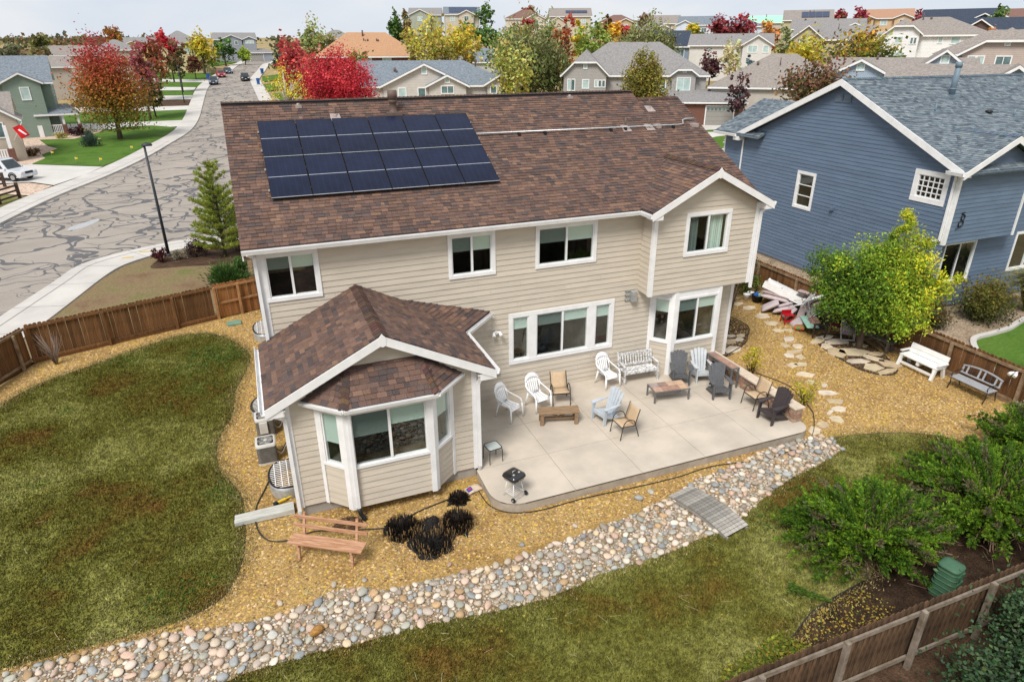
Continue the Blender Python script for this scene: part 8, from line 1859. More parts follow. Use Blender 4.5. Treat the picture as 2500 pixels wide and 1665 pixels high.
# burnt grass clumps
BURN = [(0.008,0.008,0.008),(0.012,0.011,0.010),(0.025,0.02,0.016),(0.09,0.055,0.03)]; TIPS = [(0.012,0.01,0.009),(0.09,0.05,0.02),(0.26,0.16,0.06)]
for i,(x,y,r,h,n,lb)in enumerate(((2.2,-4.72,.38,.30,900,'left burnt black clump of ornamental grass'),(2.8,-4.85,.34,.10,420,'middle flat ash-black burnt grass clump'),(3.45,-5.0,.36,.32,900,'right burnt black clump with straw stubble'),(2.75,-5.4,.44,.2,800,'front burnt clump with pale stubble in the gravel'),(3.75,-4.12,.24,.22,500,'small round burnt clump beside the charcoal bag'))):
 t = grass_clump('burnt_grass',lb,x,y,G,r*.2,h,BURN,n,30+i,base=r,wid=.007)
 rng = np.random.default_rng(50+i); mb = MB(); m = 18; rad = r*(1+.28*rng.normal(size=m)*.6); ring_ = lambda f,z:[(rad[k]*f*math.cos(k*6.283/m),rad[k]*f*math.sin(k*6.283/m),z+rng.uniform(0,.012))for k in range(m)]
 rows = [ring_(1.15,.004),ring_(.9,.035),ring_(.45,.05)]; loft(mb,rows,close=True); mb.add(rows[-1],[tuple(range(m))]); mb.build('ash',pm('black_ash',(0.012,0.012,0.012),rough=.95,var=.6,ns=14,bump=1.0,bs=40),t)
 if i<4:
  for k in range(90):
   a = rng.uniform(-3.2,.3); q = r*rng.uniform(.7,1.3); hh = rng.uniform(.06,.28); mb = MB(); mb.tube([(q*math.cos(a),q*math.sin(a),0),(q*math.cos(a)*1.06+rng.uniform(-.04,.04),q*math.sin(a)*1.06+rng.uniform(-.03,.03),hh)],.0045,3); mb.build('stubble',pm('stubble',(0.26,0.16,0.065),var=.4,bump=0,src='rand'),t)
   # ------------------------------------------------------------------ garden seats along the right fence
WP = pm('white_bench_paint',(0.78,0.78,0.77),rough=.5,var=.06,ns=4,bump=.08)
t = thing('white_bench','solid white painted bench with wide backrest against the right fence','bench',(20.62,-3.25,G),R(-90))
Lw = .70
for y0,y1 in ((-.24,-.09),(-.08,.07),(.08,.22)):
 mb = MB(); mb.box(-Lw,Lw,y0,y1,.40,.435); mb.build('seat_plank',WP,t)
for z0,z1 in ((.45,.60),(.61,.76)):
 mb = MB(); f = (z0-.45)*.25; mb.add([(-Lw,.20+f,z0),(Lw,.20+f,z0),(Lw,.24+f,z1),(-Lw,.24+f,z1),(-Lw,.235+f,z0),(Lw,.235+f,z0),(Lw,.275+f,z1),(-Lw,.275+f,z1)],[(0,1,2,3),(7,6,5,4),(0,4,5,1),(1,5,6,2),(2,6,7,3),(3,7,4,0)]); mb.build('back_plank',WP,t)
for s in (-1,1):
 for (ya,yb)in ((-.30,-.18),(.28,.16)):
  mb = MB(); mb.beam((s*(Lw-.06),ya,0),(s*(Lw-.06),yb,.40),.09,.09,(0,1,0)); mb.build('leg',WP,t)
 mb = MB(); mb.box(s*(Lw-.1)-.02,s*(Lw-.1)+.02,-.26,.28,.30,.395); mb.build('side_rail',WP,t)
 mb = MB(); mb.box(s*Lw-.04,s*Lw+.04,-.2,.26,.52,.56); mb.build('armrest',WP,t)
mb = MB(); mb.box(-Lw+.1,Lw-.1,-.26,-.225,.12,.2); mb.build('stretcher',WP,t)
mb = MB(); mb.box(-.05,.05,-.22,.2,.25,.395); mb.build('centre_brace',WP,t)
GB = pm('grey_bench_slat',(0.34,0.35,0.37),rough=.7,var=.15,ns=5,bump=.15,stretch=(1,6,6))
t = thing('metal_bench','grey slatted bench with black scrolled metal back panels by the fence','bench',(20.66,-5.05,G),R(-90))
Lm = .64
for k in range(5):
 mb = MB(); mb.box(-Lm,Lm,-.24+k*.085,-.17+k*.085,.40,.42); mb.build('seat_slat',GB,t)
def bk(x,z):return (x,.2+(z-.42)*.3,z)
def arch(x):return .80-.08*(x/Lm)**2
for nm,f in (('top_rail',lambda x:arch(x)),('lower_rail',lambda x:.50)):
 mb = MB(); xs_ = np.linspace(-Lm,Lm,13)
 for a,b in zip(xs_[:-1],xs_[1:]):mb.beam(bk(a,f(a)),bk(b,f(b)),.03,.06,(0,1,0))
 mb.build(nm,GB,t)
for x in (-Lm+.03,-.46,-.03-.05,.03+.05,.46,Lm-.03):
 mb = MB(); mb.beam(bk(x,.48),bk(x,arch(x)),.05,.025,(0,1,0)); mb.build('back_slat',GB,t)
for sx in (-1,1):
 for i in range(4):
  for j in range(3):
   cx,cz = sx*(.27)+(-.10+i*.067),.555+j*.075; mb = MB(); mb.tube([bk(cx+.03*math.cos(a),cz+.034*math.sin(a))for a in np.linspace(0,6.28,9)[:-1]],.006,4,closed=True); mb.build('scroll',BLACK,t)
 x = sx*(Lm-.05)
 mb = MB(); mb.tube([(x,-.30,0),(x,-.22,.2),(x,-.24,.39),(x,.2,.39),(x,.22,.2),(x,.30,0)],.016,6); mb.build('leg',BLACK,t)
 mb = MB(); mb.tube([(x,-.22,.40),(x,-.26,.55),(x,-.1,.60),(x,.22,.60)],.014,6); mb.build('armrest',BLACK,t)
t = thing('plank_bench','old grey-brown plank bench between the tree trunk and the fence','bench',(20.85,-1.15,G),R(-84))
OG = pm('old_grey_wood',(0.17,0.14,0.12),rough=.9,var=.3,ns=4,bump=.3,stretch=(1,7,7))
for y0,y1 in ((-.16,-.01),(.0,.15)):mb = MB(); mb.box(-.72,.72,y0,y1,.38,.42); mb.build('seat_plank',OG,t)
for s in (-1,1):
 for y in (-.12,.11):mb = MB(); mb.box(s*.58-.05,s*.58+.05,y-.04,y+.04,0,.379); mb.build('leg',OG,t)
 mb = MB(); mb.beam((s*.08,0,.30),(s*.52,0,.08),.05,.06); mb.build('brace',OG,t)
t = thing('folding_chair','folded white beach chair with lilac fabric beside the tree trunk','chair',(20.42,-.30,G),R(-35))
LIL = pm('lilac_fabric',(0.42,0.30,0.42),rough=.9,var=.25,ns=14,bump=.1)
for dz,sc in ((0,1.0),(.05,.86)):
 mb = MB(); w_ = .24*sc; mb.tube([(-w_,-.1+dz,.02),(w_,-.1+dz,.02),(w_+.02,.12+dz,.38),(w_,.30+dz,.72*sc),(-w_,.30+dz,.72*sc),(-w_-.02,.12+dz,.38)],.012,6,closed=True); mb.build('tube_frame',WPL,t)
mb = MB(); loft(mb,[[(-.2,.02,.2),(.2,.02,.2)],[(-.21,.12,.4),(.21,.12,.4)],[(-.2,.27,.66),(.2,.27,.66)]]); solid(mb.build('sling',LIL,t),.01)
t = thing('flood_lamp','white twin-headed lamp fixed to the right fence post','lamp',(21.02,-5.9,.86))
mb = MB(); mb.tube([(.1,0,0),(0,0,0)],.03,8); mb.build('mount',WPL,t)
for dy in (-.07,.07):mb = MB(); mb.tube([(0,dy*.6,0),(-.08,dy,-.02),(-.16,dy*1.2,-.06)],[.03,.05,.055],10); mb.build('lamp_head',WPL,t)
# ------------------------------------------------------------------ pile of garden things
def cushion(label,loc,rot,size,mat,name='cushion',group='seat cushions dumped in the pile'):
 w,d,h = [q*1.22 for q in size]; rows = []; n = 9
 for sgn in (1,-1):
  pass
 mb = MB(); top = []; N_ = 8
 def zf(u,v):return h/2*(1-abs(u)**6)**.5*(1-abs(v)**6)**.5+h*.12
 g = np.linspace(-1,1,N_+1)
 for s in (1,-1):
  vs = [(u*w/2,v*d/2,s*zf(u,v))for v in g for u in g]; fs = [(j*(N_+1)+i,j*(N_+1)+i+1,(j+1)*(N_+1)+i+1,(j+1)*(N_+1)+i)for j in range(N_)for i in range(N_)]
  mb.add(vs,fs if s>0 else [f[::-1]for f in fs],smooth=True)
 ring = [(u*w/2,-d/2)for u in g]+[(w/2,v*d/2)for v in g[1:]]+[(u*w/2,d/2)for u in g[::-1][1:]]+[(-w/2,v*d/2)for v in g[::-1][1:-1]]
 k = len(ring); mb.add([(x,y,h*.12)for x,y in ring]+[(x,y,-h*.12)for x,y in ring],[(i,k+i,k+(i+1)%k,(i+1)%k)for i in range(k)],smooth=True)
 o = mb.build(name,mat); o.location = loc; o.rotation_euler = rot; tag(o,label,'cushion',group); return o
MAUVE = pm('mauve_cushion',(0.50,0.43,0.44),rough=.9,var=.07,ns=6,bump=.1); TAUPE = pm('taupe_cushion',(0.36,0.28,0.27),rough=.9,var=.1,ns=6,bump=.1)
cushion('large square mauve cushion leaning at the front left of the pile',(19.72,3.15,.02),(R(-32),R(6),R(50)),(.62,.60,.12),MAUVE)
cushion('mauve cushion half under the large front one',(20.02,2.75,-.04),(R(-22),R(10),R(42)),(.62,.58,.12),MAUVE)
cushion('pale mauve cushion standing upright at the back left of the pile',(20.55,4.15,.28),(R(-55),R(0),R(38)),(.66,.62,.12),MAUVE)
cushion('taupe cushion on top of the flat stack',(20.30,3.45,.36),(R(-6),R(4),R(-60)),(.95,.52,.12),TAUPE)
cushion('pale cushion second in the flat stack',(20.25,3.42,.22),(R(-4),R(2),R(-58)),(.95,.52,.13),MAUVE)
cushion('mauve cushion right of the red stool',(19.62,1.42,-.06),(R(-38),R(0),R(70)),(.5,.46,.11),MAUVE)
cushion('long taupe cushion leaning behind the zebra cushions',(20.15,1.78,.26),(R(-20),R(-22),R(35)),(.95,.26,.12),TAUPE)
cushion('small pale cushion at the right end of the pile',(20.55,1.15,.30),(R(-30),R(15),R(80)),(.42,.4,.14),MAUVE)
cushion('grey cushion lying on the white storage bench end',(20.9,2.55,.62),(R(-16),R(10),R(-50)),(.5,.46,.12),TAUPE)
cushion('pale cushion wedged below the white storage bench',(20.25,2.85,.06),(R(-30),R(8),R(20)),(.6,.5,.12),MAUVE)
cushion('mauve cushion propped behind the red stool',(19.85,2.2,.05),(R(-48),R(6),R(62)),(.55,.5,.12),MAUVE)
cushion('pale cushion on the ground left of the dark bench',(19.95,1.5,-.12),(R(-8),R(12),R(10)),(.55,.42,.12),MAUVE)
cushion('taupe cushion slumped at the back of the pile near the fence',(20.95,1.75,.25),(R(-38),R(-8),R(70)),(.6,.5,.14),TAUPE)
for k,(x_,y_,z_,ry_,lb_)in enumerate(((20.75,4.05,.35,38,'white board leaning at the back left of the pile'),(20.95,2.1,.42,-30,'white shelf board sticking out of the pile to the right'))):
 t = thing('white_board',lb_,'board',(x_,y_,z_)); t.rotation_euler = (R(-30),R(ry_),R(-60)); mb = MB(); mb.box(-.5,.5,-.18,.18,-.015,.015); mb.build('panel',WP,t); mb = MB(); mb.box(-.5,.5,-.18,-.15,-.015,.1); mb.build('lip',WP,t)
def stripe_mat(name,a,b,sc):
 m = pm(name,a,rough=.9,bump=.1); N = m.node_tree.nodes; LK = m.node_tree.links.new; bs = N['Principled BSDF']; tc = N.new('ShaderNodeTexCoord'); wv = N.new('ShaderNodeTexWave'); wv.inputs['Scale'].default_value = sc; wv.inputs['Distortion'].default_value = 5; wv.inputs['Detail'].default_value = 1; LK(tc.outputs['Object'],wv.inputs['Vector'])
 rp = N.new('ShaderNodeValToRGB'); rp.color_ramp.interpolation = 'CONSTANT'; rp.color_ramp.elements[0].color = (*a,1); rp.color_ramp.elements[1].color = (*b,1); rp.color_ramp.elements[1].position = .5; LK(wv.outputs['Fac'],rp.inputs['Fac']); LK(rp.outputs['Color'],bs.inputs['Base Color']); return m
ZEB = stripe_mat('zebra_cloth',(0.02,0.02,0.02),(0.7,0.68,0.62),5.5); FLO = pm('floral_cloth',(0.20,0.10,0.08),rough=.9,ns=16,col2=(0.42,0.27,0.22),ramp=(.45,.55),bump=.1); MINT = pm('mint_cloth',(0.30,0.52,0.42),rough=.9,ns=6,bump=.1); PAT = pm('poppy_cloth',(0.55,0.06,0.02),rough=.9,ns=9,col2=(0.06,0.25,0.08),ramp=(.47,.53),bump=.1)
cushion('black and white zebra-striped cushion on the dark slatted bench',(19.98,1.12,.36),(R(-42),R(0),R(60)),(.56,.42,.13),ZEB,'pillow')
cushion('brown floral pillow on the dark slatted bench',(19.66,.70,.26),(R(-18),R(0),R(58)),(.46,.3,.14),FLO,'pillow')
cushion('long mint green seat cushion on the dark slatted bench',(19.62,.88,.16),(R(-4),R(0),R(60)),(1.0,.36,.1),MINT,'pillow')
cushion('red poppy patterned pillow on the gravel under the dark bench',(19.45,1.12,-.14),(R(-10),R(5),R(30)),(.42,.36,.14),PAT,'pillow')
DW = pm('dark_brown_bench',(0.045,0.028,0.025),rough=.6,var=.25,ns=5,bump=.15)
t = thing('dark_bench','dark brown slatted bench piled with patterned cushions','bench',(19.78,.72,G),R(-118))
for k in range(5):mb = MB(); mb.box(-.6,.6,-.22+k*.09,-.15+k*.09,.33,.355); mb.build('seat_slat',DW,t)
for k in range(13):mb = MB(); x = -.55+k*.0917; mb.beam((x,.22,.42),(x,.30,.78+.05*math.cos(x*2.2)),.035,.02,(0,1,0)); mb.build('back_slat',DW,t)
mb = MB(); xs_ = np.linspace(-.62,.62,9)
for a,b in zip(xs_[:-1],xs_[1:]):mb.beam((a,.305,.80+.05*math.cos(a*2.2)),(b,.305,.80+.05*math.cos(b*2.2)),.045,.06)
mb.build('top_rail',DW,t)
mb = MB(); mb.box(-.6,.6,.2,.24,.38,.44); mb.build('back_rail',DW,t)
for s in (-1,1):
 mb = MB(); mb.beam((s*.6,-.22,0),(s*.6,-.22,.56),.05,.05,(0,1,0)); mb.build('leg',DW,t); mb = MB(); mb.beam((s*.6,.2,0),(s*.6,.32,.84),.05,.05,(0,1,0)); mb.build('leg',DW,t)
 mb = MB(); mb.box(s*.6-.035,s*.6+.035,-.26,.26,.55,.58); mb.build('armrest',DW,t)
t = thing('white_storage_bench','overturned white painted bench with open compartments on top of the pile','bench',(20.62,3.15,.42),0)
t.rotation_euler = (R(-12),R(14),R(-63)); t.scale = (1.2,1.2,1.2)
for y0,y1,z0,z1 in ((-.34,-.31,-.12,.12),(.02,.05,-.12,.12)):mb = MB(); mb.box(-.85,.85,y0,y1,z0,z1); mb.build('long_panel',WP,t)
for x in (-.85,-.3,.25,.82):mb = MB(); mb.box(x,x+.03,-.31,.02,-.12,.11); mb.build('divider',WP,t)
mb = MB(); mb.box(-.85,.85,.06,.46,.09,.12); mb.build('top_panel',WP,t)
mb = MB(); mb.box(-.84,.84,-.305,.015,-.12,-.09); mb.build('bottom_panel',WP,t)
c = white_chair((20.32,2.32,-.12),R(-70),'white plastic armchair tipped over on the pile of cushions'); c.rotation_euler = (R(58),R(-8),R(38)); c.location = (20.05,2.05,.18)
RP = pm('red_plastic',(0.38,0.008,0.015),rough=.35,var=.2,bump=.03)
t = thing('red_stool','small red plastic stool at the front of the pile','stool',(19.48,1.86,G),R(-15))
mb = MB(); mb.box(-.2,.2,-.18,.18,.36,.40); mb.build('seat',RP,t,bevel=.012); mb = MB(); mb.box(-.2,.2,.14,.18,.38,.52); mb.build('backrest',RP,t,bevel=.01)
for sx in (-1,1):
 for sy in (-1,1):mb = MB(); mb.beam((sx*.19,sy*.17,0),(sx*.17,sy*.15,.37),.035,.035); mb.build('leg',RP,t)
mb = MB(); mb.box(-.17,.17,-.17,-.15,.1,.2); mb.build('apron',RP,t)
t = thing('black_tub','round black plastic tub holding bright blue toys','tub',(20.0,4.25,G)); mb = MB(); mb.lathe([(.18,0),(.24,.3),(.26,.31),(.26,.34),(.225,.34),(.2,.22),(.02,.2)],(0,0,0),18); mb.build('tub',BLACK,t)
BLP = pm('blue_toy_plastic',(0.03,0.12,0.42),rough=.35,bump=.02)
for k,(x,y,s)in enumerate(((-.06,.03,.1),(.08,-.05,.08),(.02,.1,.07))):mb = MB(); mb.box(x-s,x+s,y-s*.7,y+s*.7,.22,.38+k*.02); mb.build('toy',(BLP,MINT,BLP)[k],t,bevel=.03)
for k,(x,y)in enumerate(((19.72,4.62),(20.05,4.75))):
 t = thing('white_bucket',('white tapered bucket at the left end of the pile','white bucket standing behind the other one')[k],'bucket',(x,y,G)); mb = MB(); mb.lathe([(.12,0),(.15,.27),(.158,.28),(.145,.285),(.135,.1),(.02,.08)],(0,0,0),14); mb.build('pail',WPL,t); mb = MB(); mb.tube([(.15*math.cos(a),-.02,.27+.1*math.sin(a))for a in np.linspace(0,math.pi,9)],.005,4); mb.build('handle',GALV,t)
t = thing('black_chair','tangled black metal chair lying under the pile','chair',(20.35,2.75,G),R(30))
for k in range(7):mb = MB(); r5b = random.Random(k); a = r5b.uniform(-.6,.6); mb.tube([(-.6+k*.12,-.4,.05),(-.5+k*.12,-.3+a*.3,.3),(-.4+k*.12,.3+a*.2,.28),(-.35+k*.1,.5,.04)],.016,6); mb.build('tube_frame',BLACK,t)
mb = MB(); mb.box(-.5,.5,-.3,.35,.06,.16); mb.build('seat_panel',BLACK,t)
t = thing('dark_red_chair','dark red folded chair in the shade below the tree','chair',(20.6,.35,G),R(-60))
DRP = pm('dark_red_cloth',(0.09,0.006,0.01),rough=.9,bump=.1)
mb = MB(); mb.box(-.22,.22,-.2,.2,.3,.34); mb.build('seat',DRP,t); mb = MB(); mb.box(-.22,.22,.17,.21,.34,.75); mb.build('backrest',DRP,t)
for sx in (-1,1):mb = MB(); mb.tube([(sx*.22,-.2,0),(sx*.22,.2,.34)],.012,5); mb.tube([(sx*.22,.2,0),(sx*.22,-.2,.34)],.012,5); mb.build('leg',BLACK,t)
# compost bin and charcoal bag
GN = pm('green_bin_plastic',(0.055,0.13,0.075),rough=.55,var=.1,ns=5,bump=.08)
t = thing('compost_bin','ribbed dark green plastic compost bin between juniper and fence','compost bin',(12.08,-10.7,G),R(12))
mb = MB(); loft(mb,[rrect(w_,.09,z)for w_,z in ((.22,0),(.205,.3),(.185,.72))],close=True); mb.build('body',GN,t)
for k in range(6):mb = MB(); w_ = .226-k*.0065; mb.tube(rrect(w_,.09,.08+k*.115),.013,5,closed=True,smooth=False); mb.build('rib',GN,t)
for sx in (-1,1):
 for k in range(3):mb = MB(); mb.box(sx*.09-.045,sx*.09+.045,-.235+k*.008,-.19,.12+k*.2,.25+k*.2); mb.build('panel',GN,t)
mb = MB(); R_ = [rrect(.20,.1,.72),rrect(.21,.1,.74),rrect(.195,.1,.77),rrect(.1,.06,.785)]; loft(mb,R_,close=True); mb.add(R_[-1],[tuple(range(len(R_[-1])))]); mb.build('lid',GN,t)
t = thing('charcoal_bag','crumpled paper charcoal bag with red and blue print by the patio edge','bag',(4.22,-3.86,G),R(14))
PAPER = pm('bag_paper',(0.56,0.45,0.34),rough=.8,var=.15,ns=8,bump=.4,bs=12)
mb = MB(); gx = np.linspace(-.22,.22,9); gy = np.linspace(-.14,.14,7); rb = np.random.default_rng(3)
zz = [[.03+.07*max(0,1-(abs(x)/.24)**3)*max(0,1-(abs(y)/.15)**3)+rb.uniform(-.012,.012)for x in gx]for y in gy]
mb.add([(x,y,zz[j][i])for j,y in enumerate(gy)for i,x in enumerate(gx)],[(j*9+i,j*9+i+1,(j+1)*9+i+1,(j+1)*9+i)for j in range(6)for i in range(8)],smooth=True)
solid(mb.build('paper_sack',PAPER,t),.01)
for nm,col,(x0,x1,y0,y1)in (('blue_print',(0.03,0.06,0.32),(-.2,-.06,-.09,.05)),('red_print',(0.5,0.03,0.03),(-.17,-.09,-.05,.0))):
 mb = MB(); vs = []
 for y in (y0,(y0+y1)/2,y1):
  for x in (x0,(x0+x1)/2,x1):vs.append((x,y,.045+.07*(1-(abs(x)/.24)**3)*(1-(abs(y)/.15)**3)+(.004 if nm[0]=='r' else 0)))
 mb.add(vs,[(0,1,4,3),(1,2,5,4),(3,4,7,6),(4,5,8,7)]); mb.build(nm,pm(nm,col,rough=.6,bump=0),t)
t = thing('dead_grass_mound','round mound of dead brown grass behind the wooden bench','grass clump',(1.05,-4.05,G))
bush_rng = np.random.default_rng(77); n = 900; a = bush_rng.random(n)*6.28; q = np.sqrt(bush_rng.random(n)); P = np.stack([.34*q*np.cos(a),.26*q*np.sin(a),.16*(1-q**2)+.02*bush_rng.random(n)],1)
link(bpy.data.objects.new('blades',leaf_mesh('blades',P,.10,pal_mix([(0.14,0.08,0.045),(0.25,0.16,0.09)],bush_rng.random(n),bush_rng),6,rng=bush_rng)),t)
# ------------------------------------------------------------------ street furniture
POLE = pm('dark_lamp_paint',(0.035,0.042,0.052),rough=.5,bump=.04)
def street_lamp(label,x,y,z0,h):
 t = thing('street_lamp',label,'street lamp',(x,y,z0),0,'street lamps')
 mb = MB(); mb.tube([(0,0,0),(0,0,h)],[.085,.055],10); mb.build('pole',POLE,t)
 mb = MB(); mb.lathe([(.14,0),(.14,.05),(.1,.12)],(0,0,0),10); mb.build('base',POLE,t)
 mb = MB(); mb.tube([(-.08,0,h-.04),(.08,.0,h+.02),(.2,0,h+.02)],[.05,.06,.06],8); mb.build('arm',POLE,t)
 mb = MB(); loft(mb,[[(.12+.26*math.cos(a)*s,.17*math.sin(a)*s,h+z)for a in np.linspace(0,6.28,15)[:-1]]for s,z in ((.35,.12),(.85,.08),(1,.0),(.95,-.04))],close=True); hd = mb.build('lamp_head',POLE,t)
 mb = MB(); p = [(.12+.24*math.cos(a),.155*math.sin(a),h-.035)for a in np.linspace(0,6.28,15)[:-1]]; mb.add(p,[tuple(range(14))[::-1]]); mb.build('lens',pm('lamp_lens',(.5,.5,.48),rough=.3,bump=0),hd)
street_lamp('dark street lamp standing behind the left fence beside the near pavement',-4.6,21.65,-.2,5.75)
street_lamp('far dark street lamp on the verge beyond the corner maple',-8.5,114.5,hz(-8.5,114.5)+.1,5.8)
RUB = pm('tyre_rubber',(0.018,0.018,0.018),rough=.85,bump=.1); RIM = pm('wheel_rim',(0.5,0.5,0.52),rough=.3,metal=.8,bump=0); CGL = pm('car_glass',(0.03,0.04,0.045),rough=.05,var=.3,bump=0,spec=.7); LGT = pm('head_light',(0.7,0.7,0.7),rough=.1,bump=0,spec=.7)
def car(name,label,x,y,z,rz,paint,kind='suv',L_=4.3,W_=1.75,H_=1.62,cat='car'):
 t = thing(name,label,cat,(x,y,z),rz); a = L_/2; hw = W_/2; bl = .92 if kind!='sedan' else .82
 side = [(-a,.42),(-a+.03,.62),(-a+.02,bl),(a*.42,bl),(a*.93,bl-.1),(a,bl-.26),(a,.42),(a-.12,.30),(-a+.12,.30)]
 mb = MB(); n = len(side)
 secs = [(-hw,.94),(-hw*.97,1.0),(hw*.97,1.0),(hw,.94)]
 vs = []
 for yy,s in secs:vs+=[(px_*(s if abs(px_)>a*.9 else 1),yy,pz_)for px_,pz_ in side]
 fs = [tuple(range(n)),tuple(range(3*n,4*n))[::-1]]
 for k in range(3):fs+=[(k*n+i,(k+1)*n+i,(k+1)*n+(i+1)%n,k*n+(i+1)%n)for i in range(n)]
 mb.add(vs,fs); mb.build('body',paint,t,bevel=.04)
 if kind=='pickup':c0,c1,r0,r1 = -.15,a*.42,-.1,a*.2
 elif kind=='sedan':c0,c1,r0,r1 = -a*.75,a*.42,-a*.45,a*.1
 else:c0,c1,r0,r1 = -a+.03,a*.44,-a+.2,a*.16
 w1 = hw*.78; zt = H_
 mb = MB(); mb.add([(c0,-hw*.94,bl-.01),(c1,-hw*.94,bl-.01),(c1,hw*.94,bl-.01),(c0,hw*.94,bl-.01),(r0,-w1,zt),(r1,-w1,zt),(r1,w1,zt),(r0,w1,zt)],[(4,5,6,7),(0,1,5,4),(1,2,6,5),(2,3,7,6),(3,0,4,7)]); mb.build('cabin',paint,t,bevel=.05)
 def lerp(p,q,f):return tuple(p[i]+(q[i]-p[i])*f for i in range(3))
 B = [(c0,-hw*.94,bl),(c1,-hw*.94,bl),(c1,hw*.94,bl),(c0,hw*.94,bl)]; T = [(r0,-w1,zt),(r1,-w1,zt),(r1,w1,zt),(r0,w1,zt)]
 def pane(nm,i,j,u0,u1,v0,v1,push):
  p = [lerp(lerp(B[i],B[j],u),lerp(T[i],T[j],u),v)for u,v in ((u0,v0),(u1,v0),(u1,v1),(u0,v1))]; nn = (Vector(p[1])-Vector(p[0])).cross(Vector(p[2])-Vector(p[0])).normalized(); p = [tuple(Vector(q)+nn*push)for q in p]
  mb = MB(); mb.add(p,[(0,1,2,3)]); mb.build(nm,CGL,t)
 pane('windscreen',1,2,.06,.94,.08,.9,.012); pane('rear_window',3,0,.08,.92,.15,.85,.012)
 for u0,u1 in ((.06,.32),(.35,.62),(.65,.9))if kind=='suv' else ((.1,.48),(.52,.88)):
  pane('side_window',0,1,u0,u1,.12,.86,.012); pane('side_window',2,3,1-u1,1-u0,.12,.86,.012)
 for sx in (-.60,.60):
  for sy in (-1,1):
   mb = MB(); cx = sx*a*1.02; y0 = sy*(hw-.2); y1 = sy*(hw+.015); mb.tube([(cx,y0,.33),(cx,y1,.33)],.33,18,smooth=False); wh = mb.build('wheel',RUB,t)
   mb = MB(); mb.tube([(cx,y1-sy*.02,.33),(cx,y1+sy*.012,.33)],.2,14,smooth=False); mb.build('rim',RIM,wh)
   mb = MB(); mb.tube([(cx+.38*math.cos(q),sy*(hw+.006),.36+.38*math.sin(q))for q in np.linspace(.1,math.pi-.1,9)],.035,5); mb.build('wheel_arch',BLACK,t)
 for sy in (-1,1):
  mb = MB(); mb.box(a-.07,a+.012,sy*hw*.72-.17,sy*hw*.72+.17,bl-.3,bl-.14); mb.build('headlight',LGT,t,bevel=.02)
  mb = MB(); mb.box(-a-.012,-a+.05,sy*hw*.85-.09,sy*hw*.85+.09,bl-.28,bl-.02); mb.build('tail_light',pm('tail_lens',(.35,.01,.01),rough=.2,bump=0),t)
  mb = MB(); mb.box(c1-.25,c1-.1,sy*(hw+.02)-.07,sy*(hw+.02)+.07,bl+.02,bl+.14); mb.build('mirror',paint,t,bevel=.02)
 mb = MB(); mb.box(a-.03,a+.015,-hw*.45,hw*.45,bl-.32,bl-.14); mb.build('grille',BLACK,t)
 mb = MB(); mb.box(a-.1,a+.05,-hw*.92,hw*.92,.36,.54); mb.build('bumper',paint,t,bevel=.03)
 mb = MB(); mb.box(-a-.04,-a+.1,-hw*.92,hw*.92,.36,.54); mb.build('bumper',paint,t,bevel=.03)
 mb = MB(); mb.box(a+.04,a+.056,-.16,.16,.40,.50); mb.build('number_plate',WPL,t)
 return t
def paint(name,c,rough=.25):return pm(name,c,rough=rough,var=.03,ns=2,bump=0,spec=.5,coat=.5)
car('silver_suv','silver four-wheel-drive car parked on the driveway at the left edge',-19.1,51.5,hz(-19.1,51.5)+.11,R(-30),paint('silver_paint',(0.60,0.62,0.65)),'suv',4.4,1.75,1.72)
car('navy_suv','dark navy car parked facing the camera, nearest on the far street',-4.2,147.5,hz(-4.2,147.5)+.05,R(-90),paint('navy_paint',(0.06,0.08,0.12)),'suv')
car('red_car','red car parked between the two dark blue ones on the far street',-2.8,163.5,hz(-2.8,163.5)+.05,R(-84),paint('red_paint',(0.42,0.03,0.05)),'suv',4.2,1.75,1.55)
car('blue_grey_car','blue-grey car parked furthest up the street',-1.2,175.0,hz(-1.2,175)+.05,R(-80),paint('blue_grey_paint',(0.10,0.14,0.20)),'sedan',4.3,1.75,1.4)
car('black_pickup','black pickup truck parked at the right kerb of the far street',2.3,152.0,hz(2.3,152)+.05,R(-88),paint('black_paint',(0.012,0.014,0.018)),'pickup',4.6,1.8,1.65,'truck')
BIN = pm('blue_bin_plastic',(0.025,0.10,0.30),rough=.5,var=.1,bump=.05)
for k,(x,y,lb)in enumerate(((4.6,139.5,'blue wheeled bin on the pavement behind the black pickup'),(6.6,166,'blue wheeled bin further up the right pavement'),(-5.4,156.5,'blue wheeled bin beside the red parked car'))):
 t = thing('wheeled_bin',lb,'bin',(x,y,hz(x,y)+.16),.2*k,'blue wheeled bins by the kerb')
 mb = MB(); loft(mb,[rrect(w_,.06,z)for w_,z in ((.26,.08),(.36,1.15))],close=True); mb.build('body',BIN,t); mb = MB(); mb.box(-.39,.39,-.38,.42,1.15,1.23); mb.build('lid',BIN,t,bevel=.03)
 for s in (-1,1):mb = MB(); mb.tube([(s*.24,.25,.1),(s*.32,.25,.1)],.1,10); mb.build('wheel',BLACK,t)
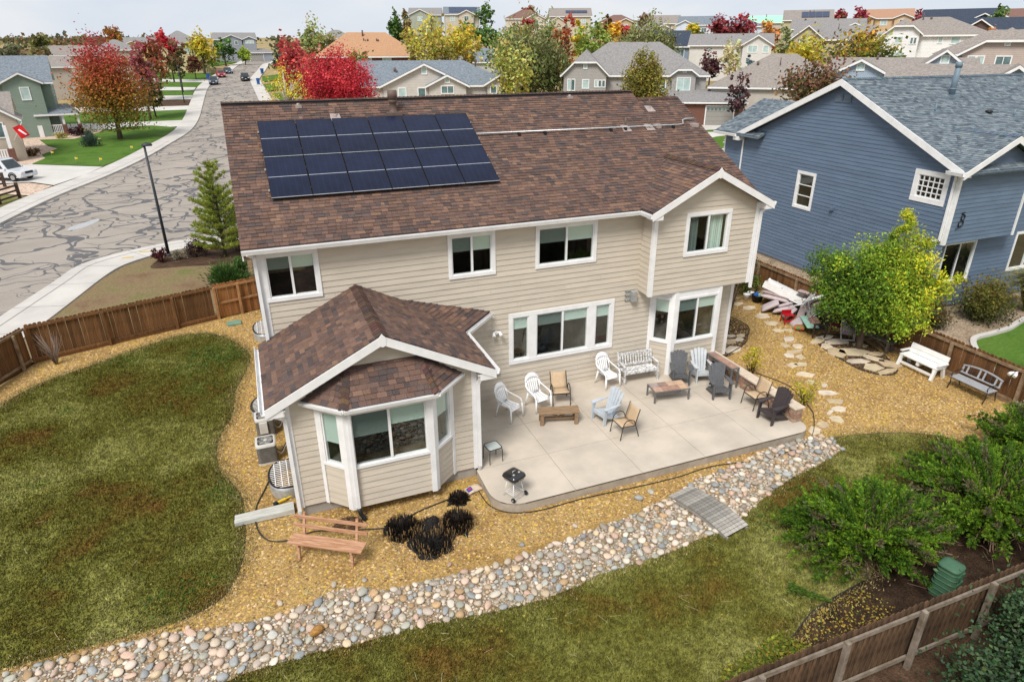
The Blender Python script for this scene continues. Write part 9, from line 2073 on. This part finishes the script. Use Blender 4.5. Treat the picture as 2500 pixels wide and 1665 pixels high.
 # split rail fence
t = thing('split_rail_fence','dark split-rail wooden fence at the left edge beyond the road','fence',(0,0,0)); SR = pm('split_rail_wood',(0.065,0.04,0.03),rough=.9,var=.3,ns=5,bump=.3)
sp = [(-16.25,42.6),(-17.0,40.6),(-17.8,38.4),(-18.6,36.2)]
for (x,y)in sp:mb = MB(); z = hz(x,y); mb.box(x-.1,x+.1,y-.1,y+.1,z-.1,z+1.2); mb.build('post',SR,t)
for (a,b)in zip(sp[:-1],sp[1:]):
 for hh in (.3,.65,1.0):mb = MB(); mb.beam((a[0],a[1],hz(*a)+hh),(b[0],b[1],hz(*b)+hh),.09,.12); mb.build('rail',SR,t)
t = thing('split_rail_fence','second split-rail fence section behind the first at the left edge','fence',(0,0,0)); sp = [(-18.5,48.0),(-20.3,46.6),(-22.0,45.2)]
for (x,y)in sp:mb = MB(); z = hz(x,y); mb.box(x-.1,x+.1,y-.1,y+.1,z-.1,z+1.2); mb.build('post',SR,t)
for (a,b)in zip(sp[:-1],sp[1:]):
 for hh in (.35,.8):mb = MB(); mb.beam((a[0],a[1],hz(*a)+hh),(b[0],b[1],hz(*b)+hh),.09,.12); mb.build('rail',SR,t)
 # flag
t = thing('red_flag','red flag with a white slanting emblem on the brick house porch','flag',(-20.5,61.8,2.2),R(10))
mb = MB(); mb.tube([(-.1,.2,-.3),(.95,-.3,1.35)],.025,6); mb.build('flag_pole',WPL,t)
FR = pm('red_flag_cloth',(0.55,0.012,0.015),rough=.8,bump=.05)
mb = MB(); rows = []
for i in range(8):
 f = i/7; rows.append([(.10+.75*g_+.42*f*1.6-.2*f,-.28+.05*math.sin(f*5+g_*2),.95-.05+.3*g_-1.05*f)for g_ in (0,.33,.66,1)])
loft(mb,rows); mb.build('cloth',FR,t)
mb = MB(); em = []
for i in range(2,7):
 f = i/7; cg = .25+.08*i; em.append([(.10+.75*g_+.42*f*1.6-.2*f,-.31+.05*math.sin(f*5+g_*2),.95-.05+.3*g_-1.05*f)for g_ in (cg-.10,cg+.10)])
loft(mb,em); mb.build('emblem',WPL,t)
# puddle on the road
mb = MB(); pp = catmull([(-10.9,30.2),(-10.1,30.7),(-9.55,32.2),(-9.7,33.0),(-10.3,32.2),(-10.9,31.2)],5,True); mb.add([(x,y,hz(x,y)+.036)for x,y in pp],[tuple(range(len(pp)))])
o = mb.build('puddle',pm('puddle_water',(0.34,0.33,0.32),rough=.06,var=.1,bump=0,spec=.8)); tag(o,'pale reflecting puddle on the cracked road','puddle')
for k,(x,y)in enumerate(((-5.9,22.8),(-6.6,21.9))):
 mb = MB(); mb.prism([(x-.3,y-.08,-.146),(x+.25,y-.12,-.146),(x+.3,y+.06,-.146),(x-.2,y+.1,-.146)],(0,0,.006)); o = mb.build('paint_mark',pm('yellow_paint',(0.55,0.38,0.08),rough=.8)); tag(o,('yellow utility paint mark on the near pavement beside the lamp','second yellow paint mark lower on the near pavement')[k],'paint mark')
for k,(x,y)in enumerate(((-15.3,58.6),(-13.0,57.0),(-18.4,64.2),(-15.5,73.5),(-11.2,64.5))):
 t = thing('marker_flag',('yellow marker flag on the front edge of the corner lawn','yellow marker flag at the right tip of the corner lawn','yellow marker flag by the rock bed','yellow marker flag beside the small blue spruce','yellow marker flag at the pavement bend')[k],'flag',(x,y,hz(x,y)+.1)); mb = MB(); mb.tube([(0,0,0),(0,0,.6)],.012,4); mb.build('wire',GALV,t); mb = MB(); mb.add([(0,0,.6),(.22,.02,.56),(.2,0,.4),(0,0,.42)],[(0,1,2,3)]); mb.build('pennant',MATS['yellow_plastic'],t)
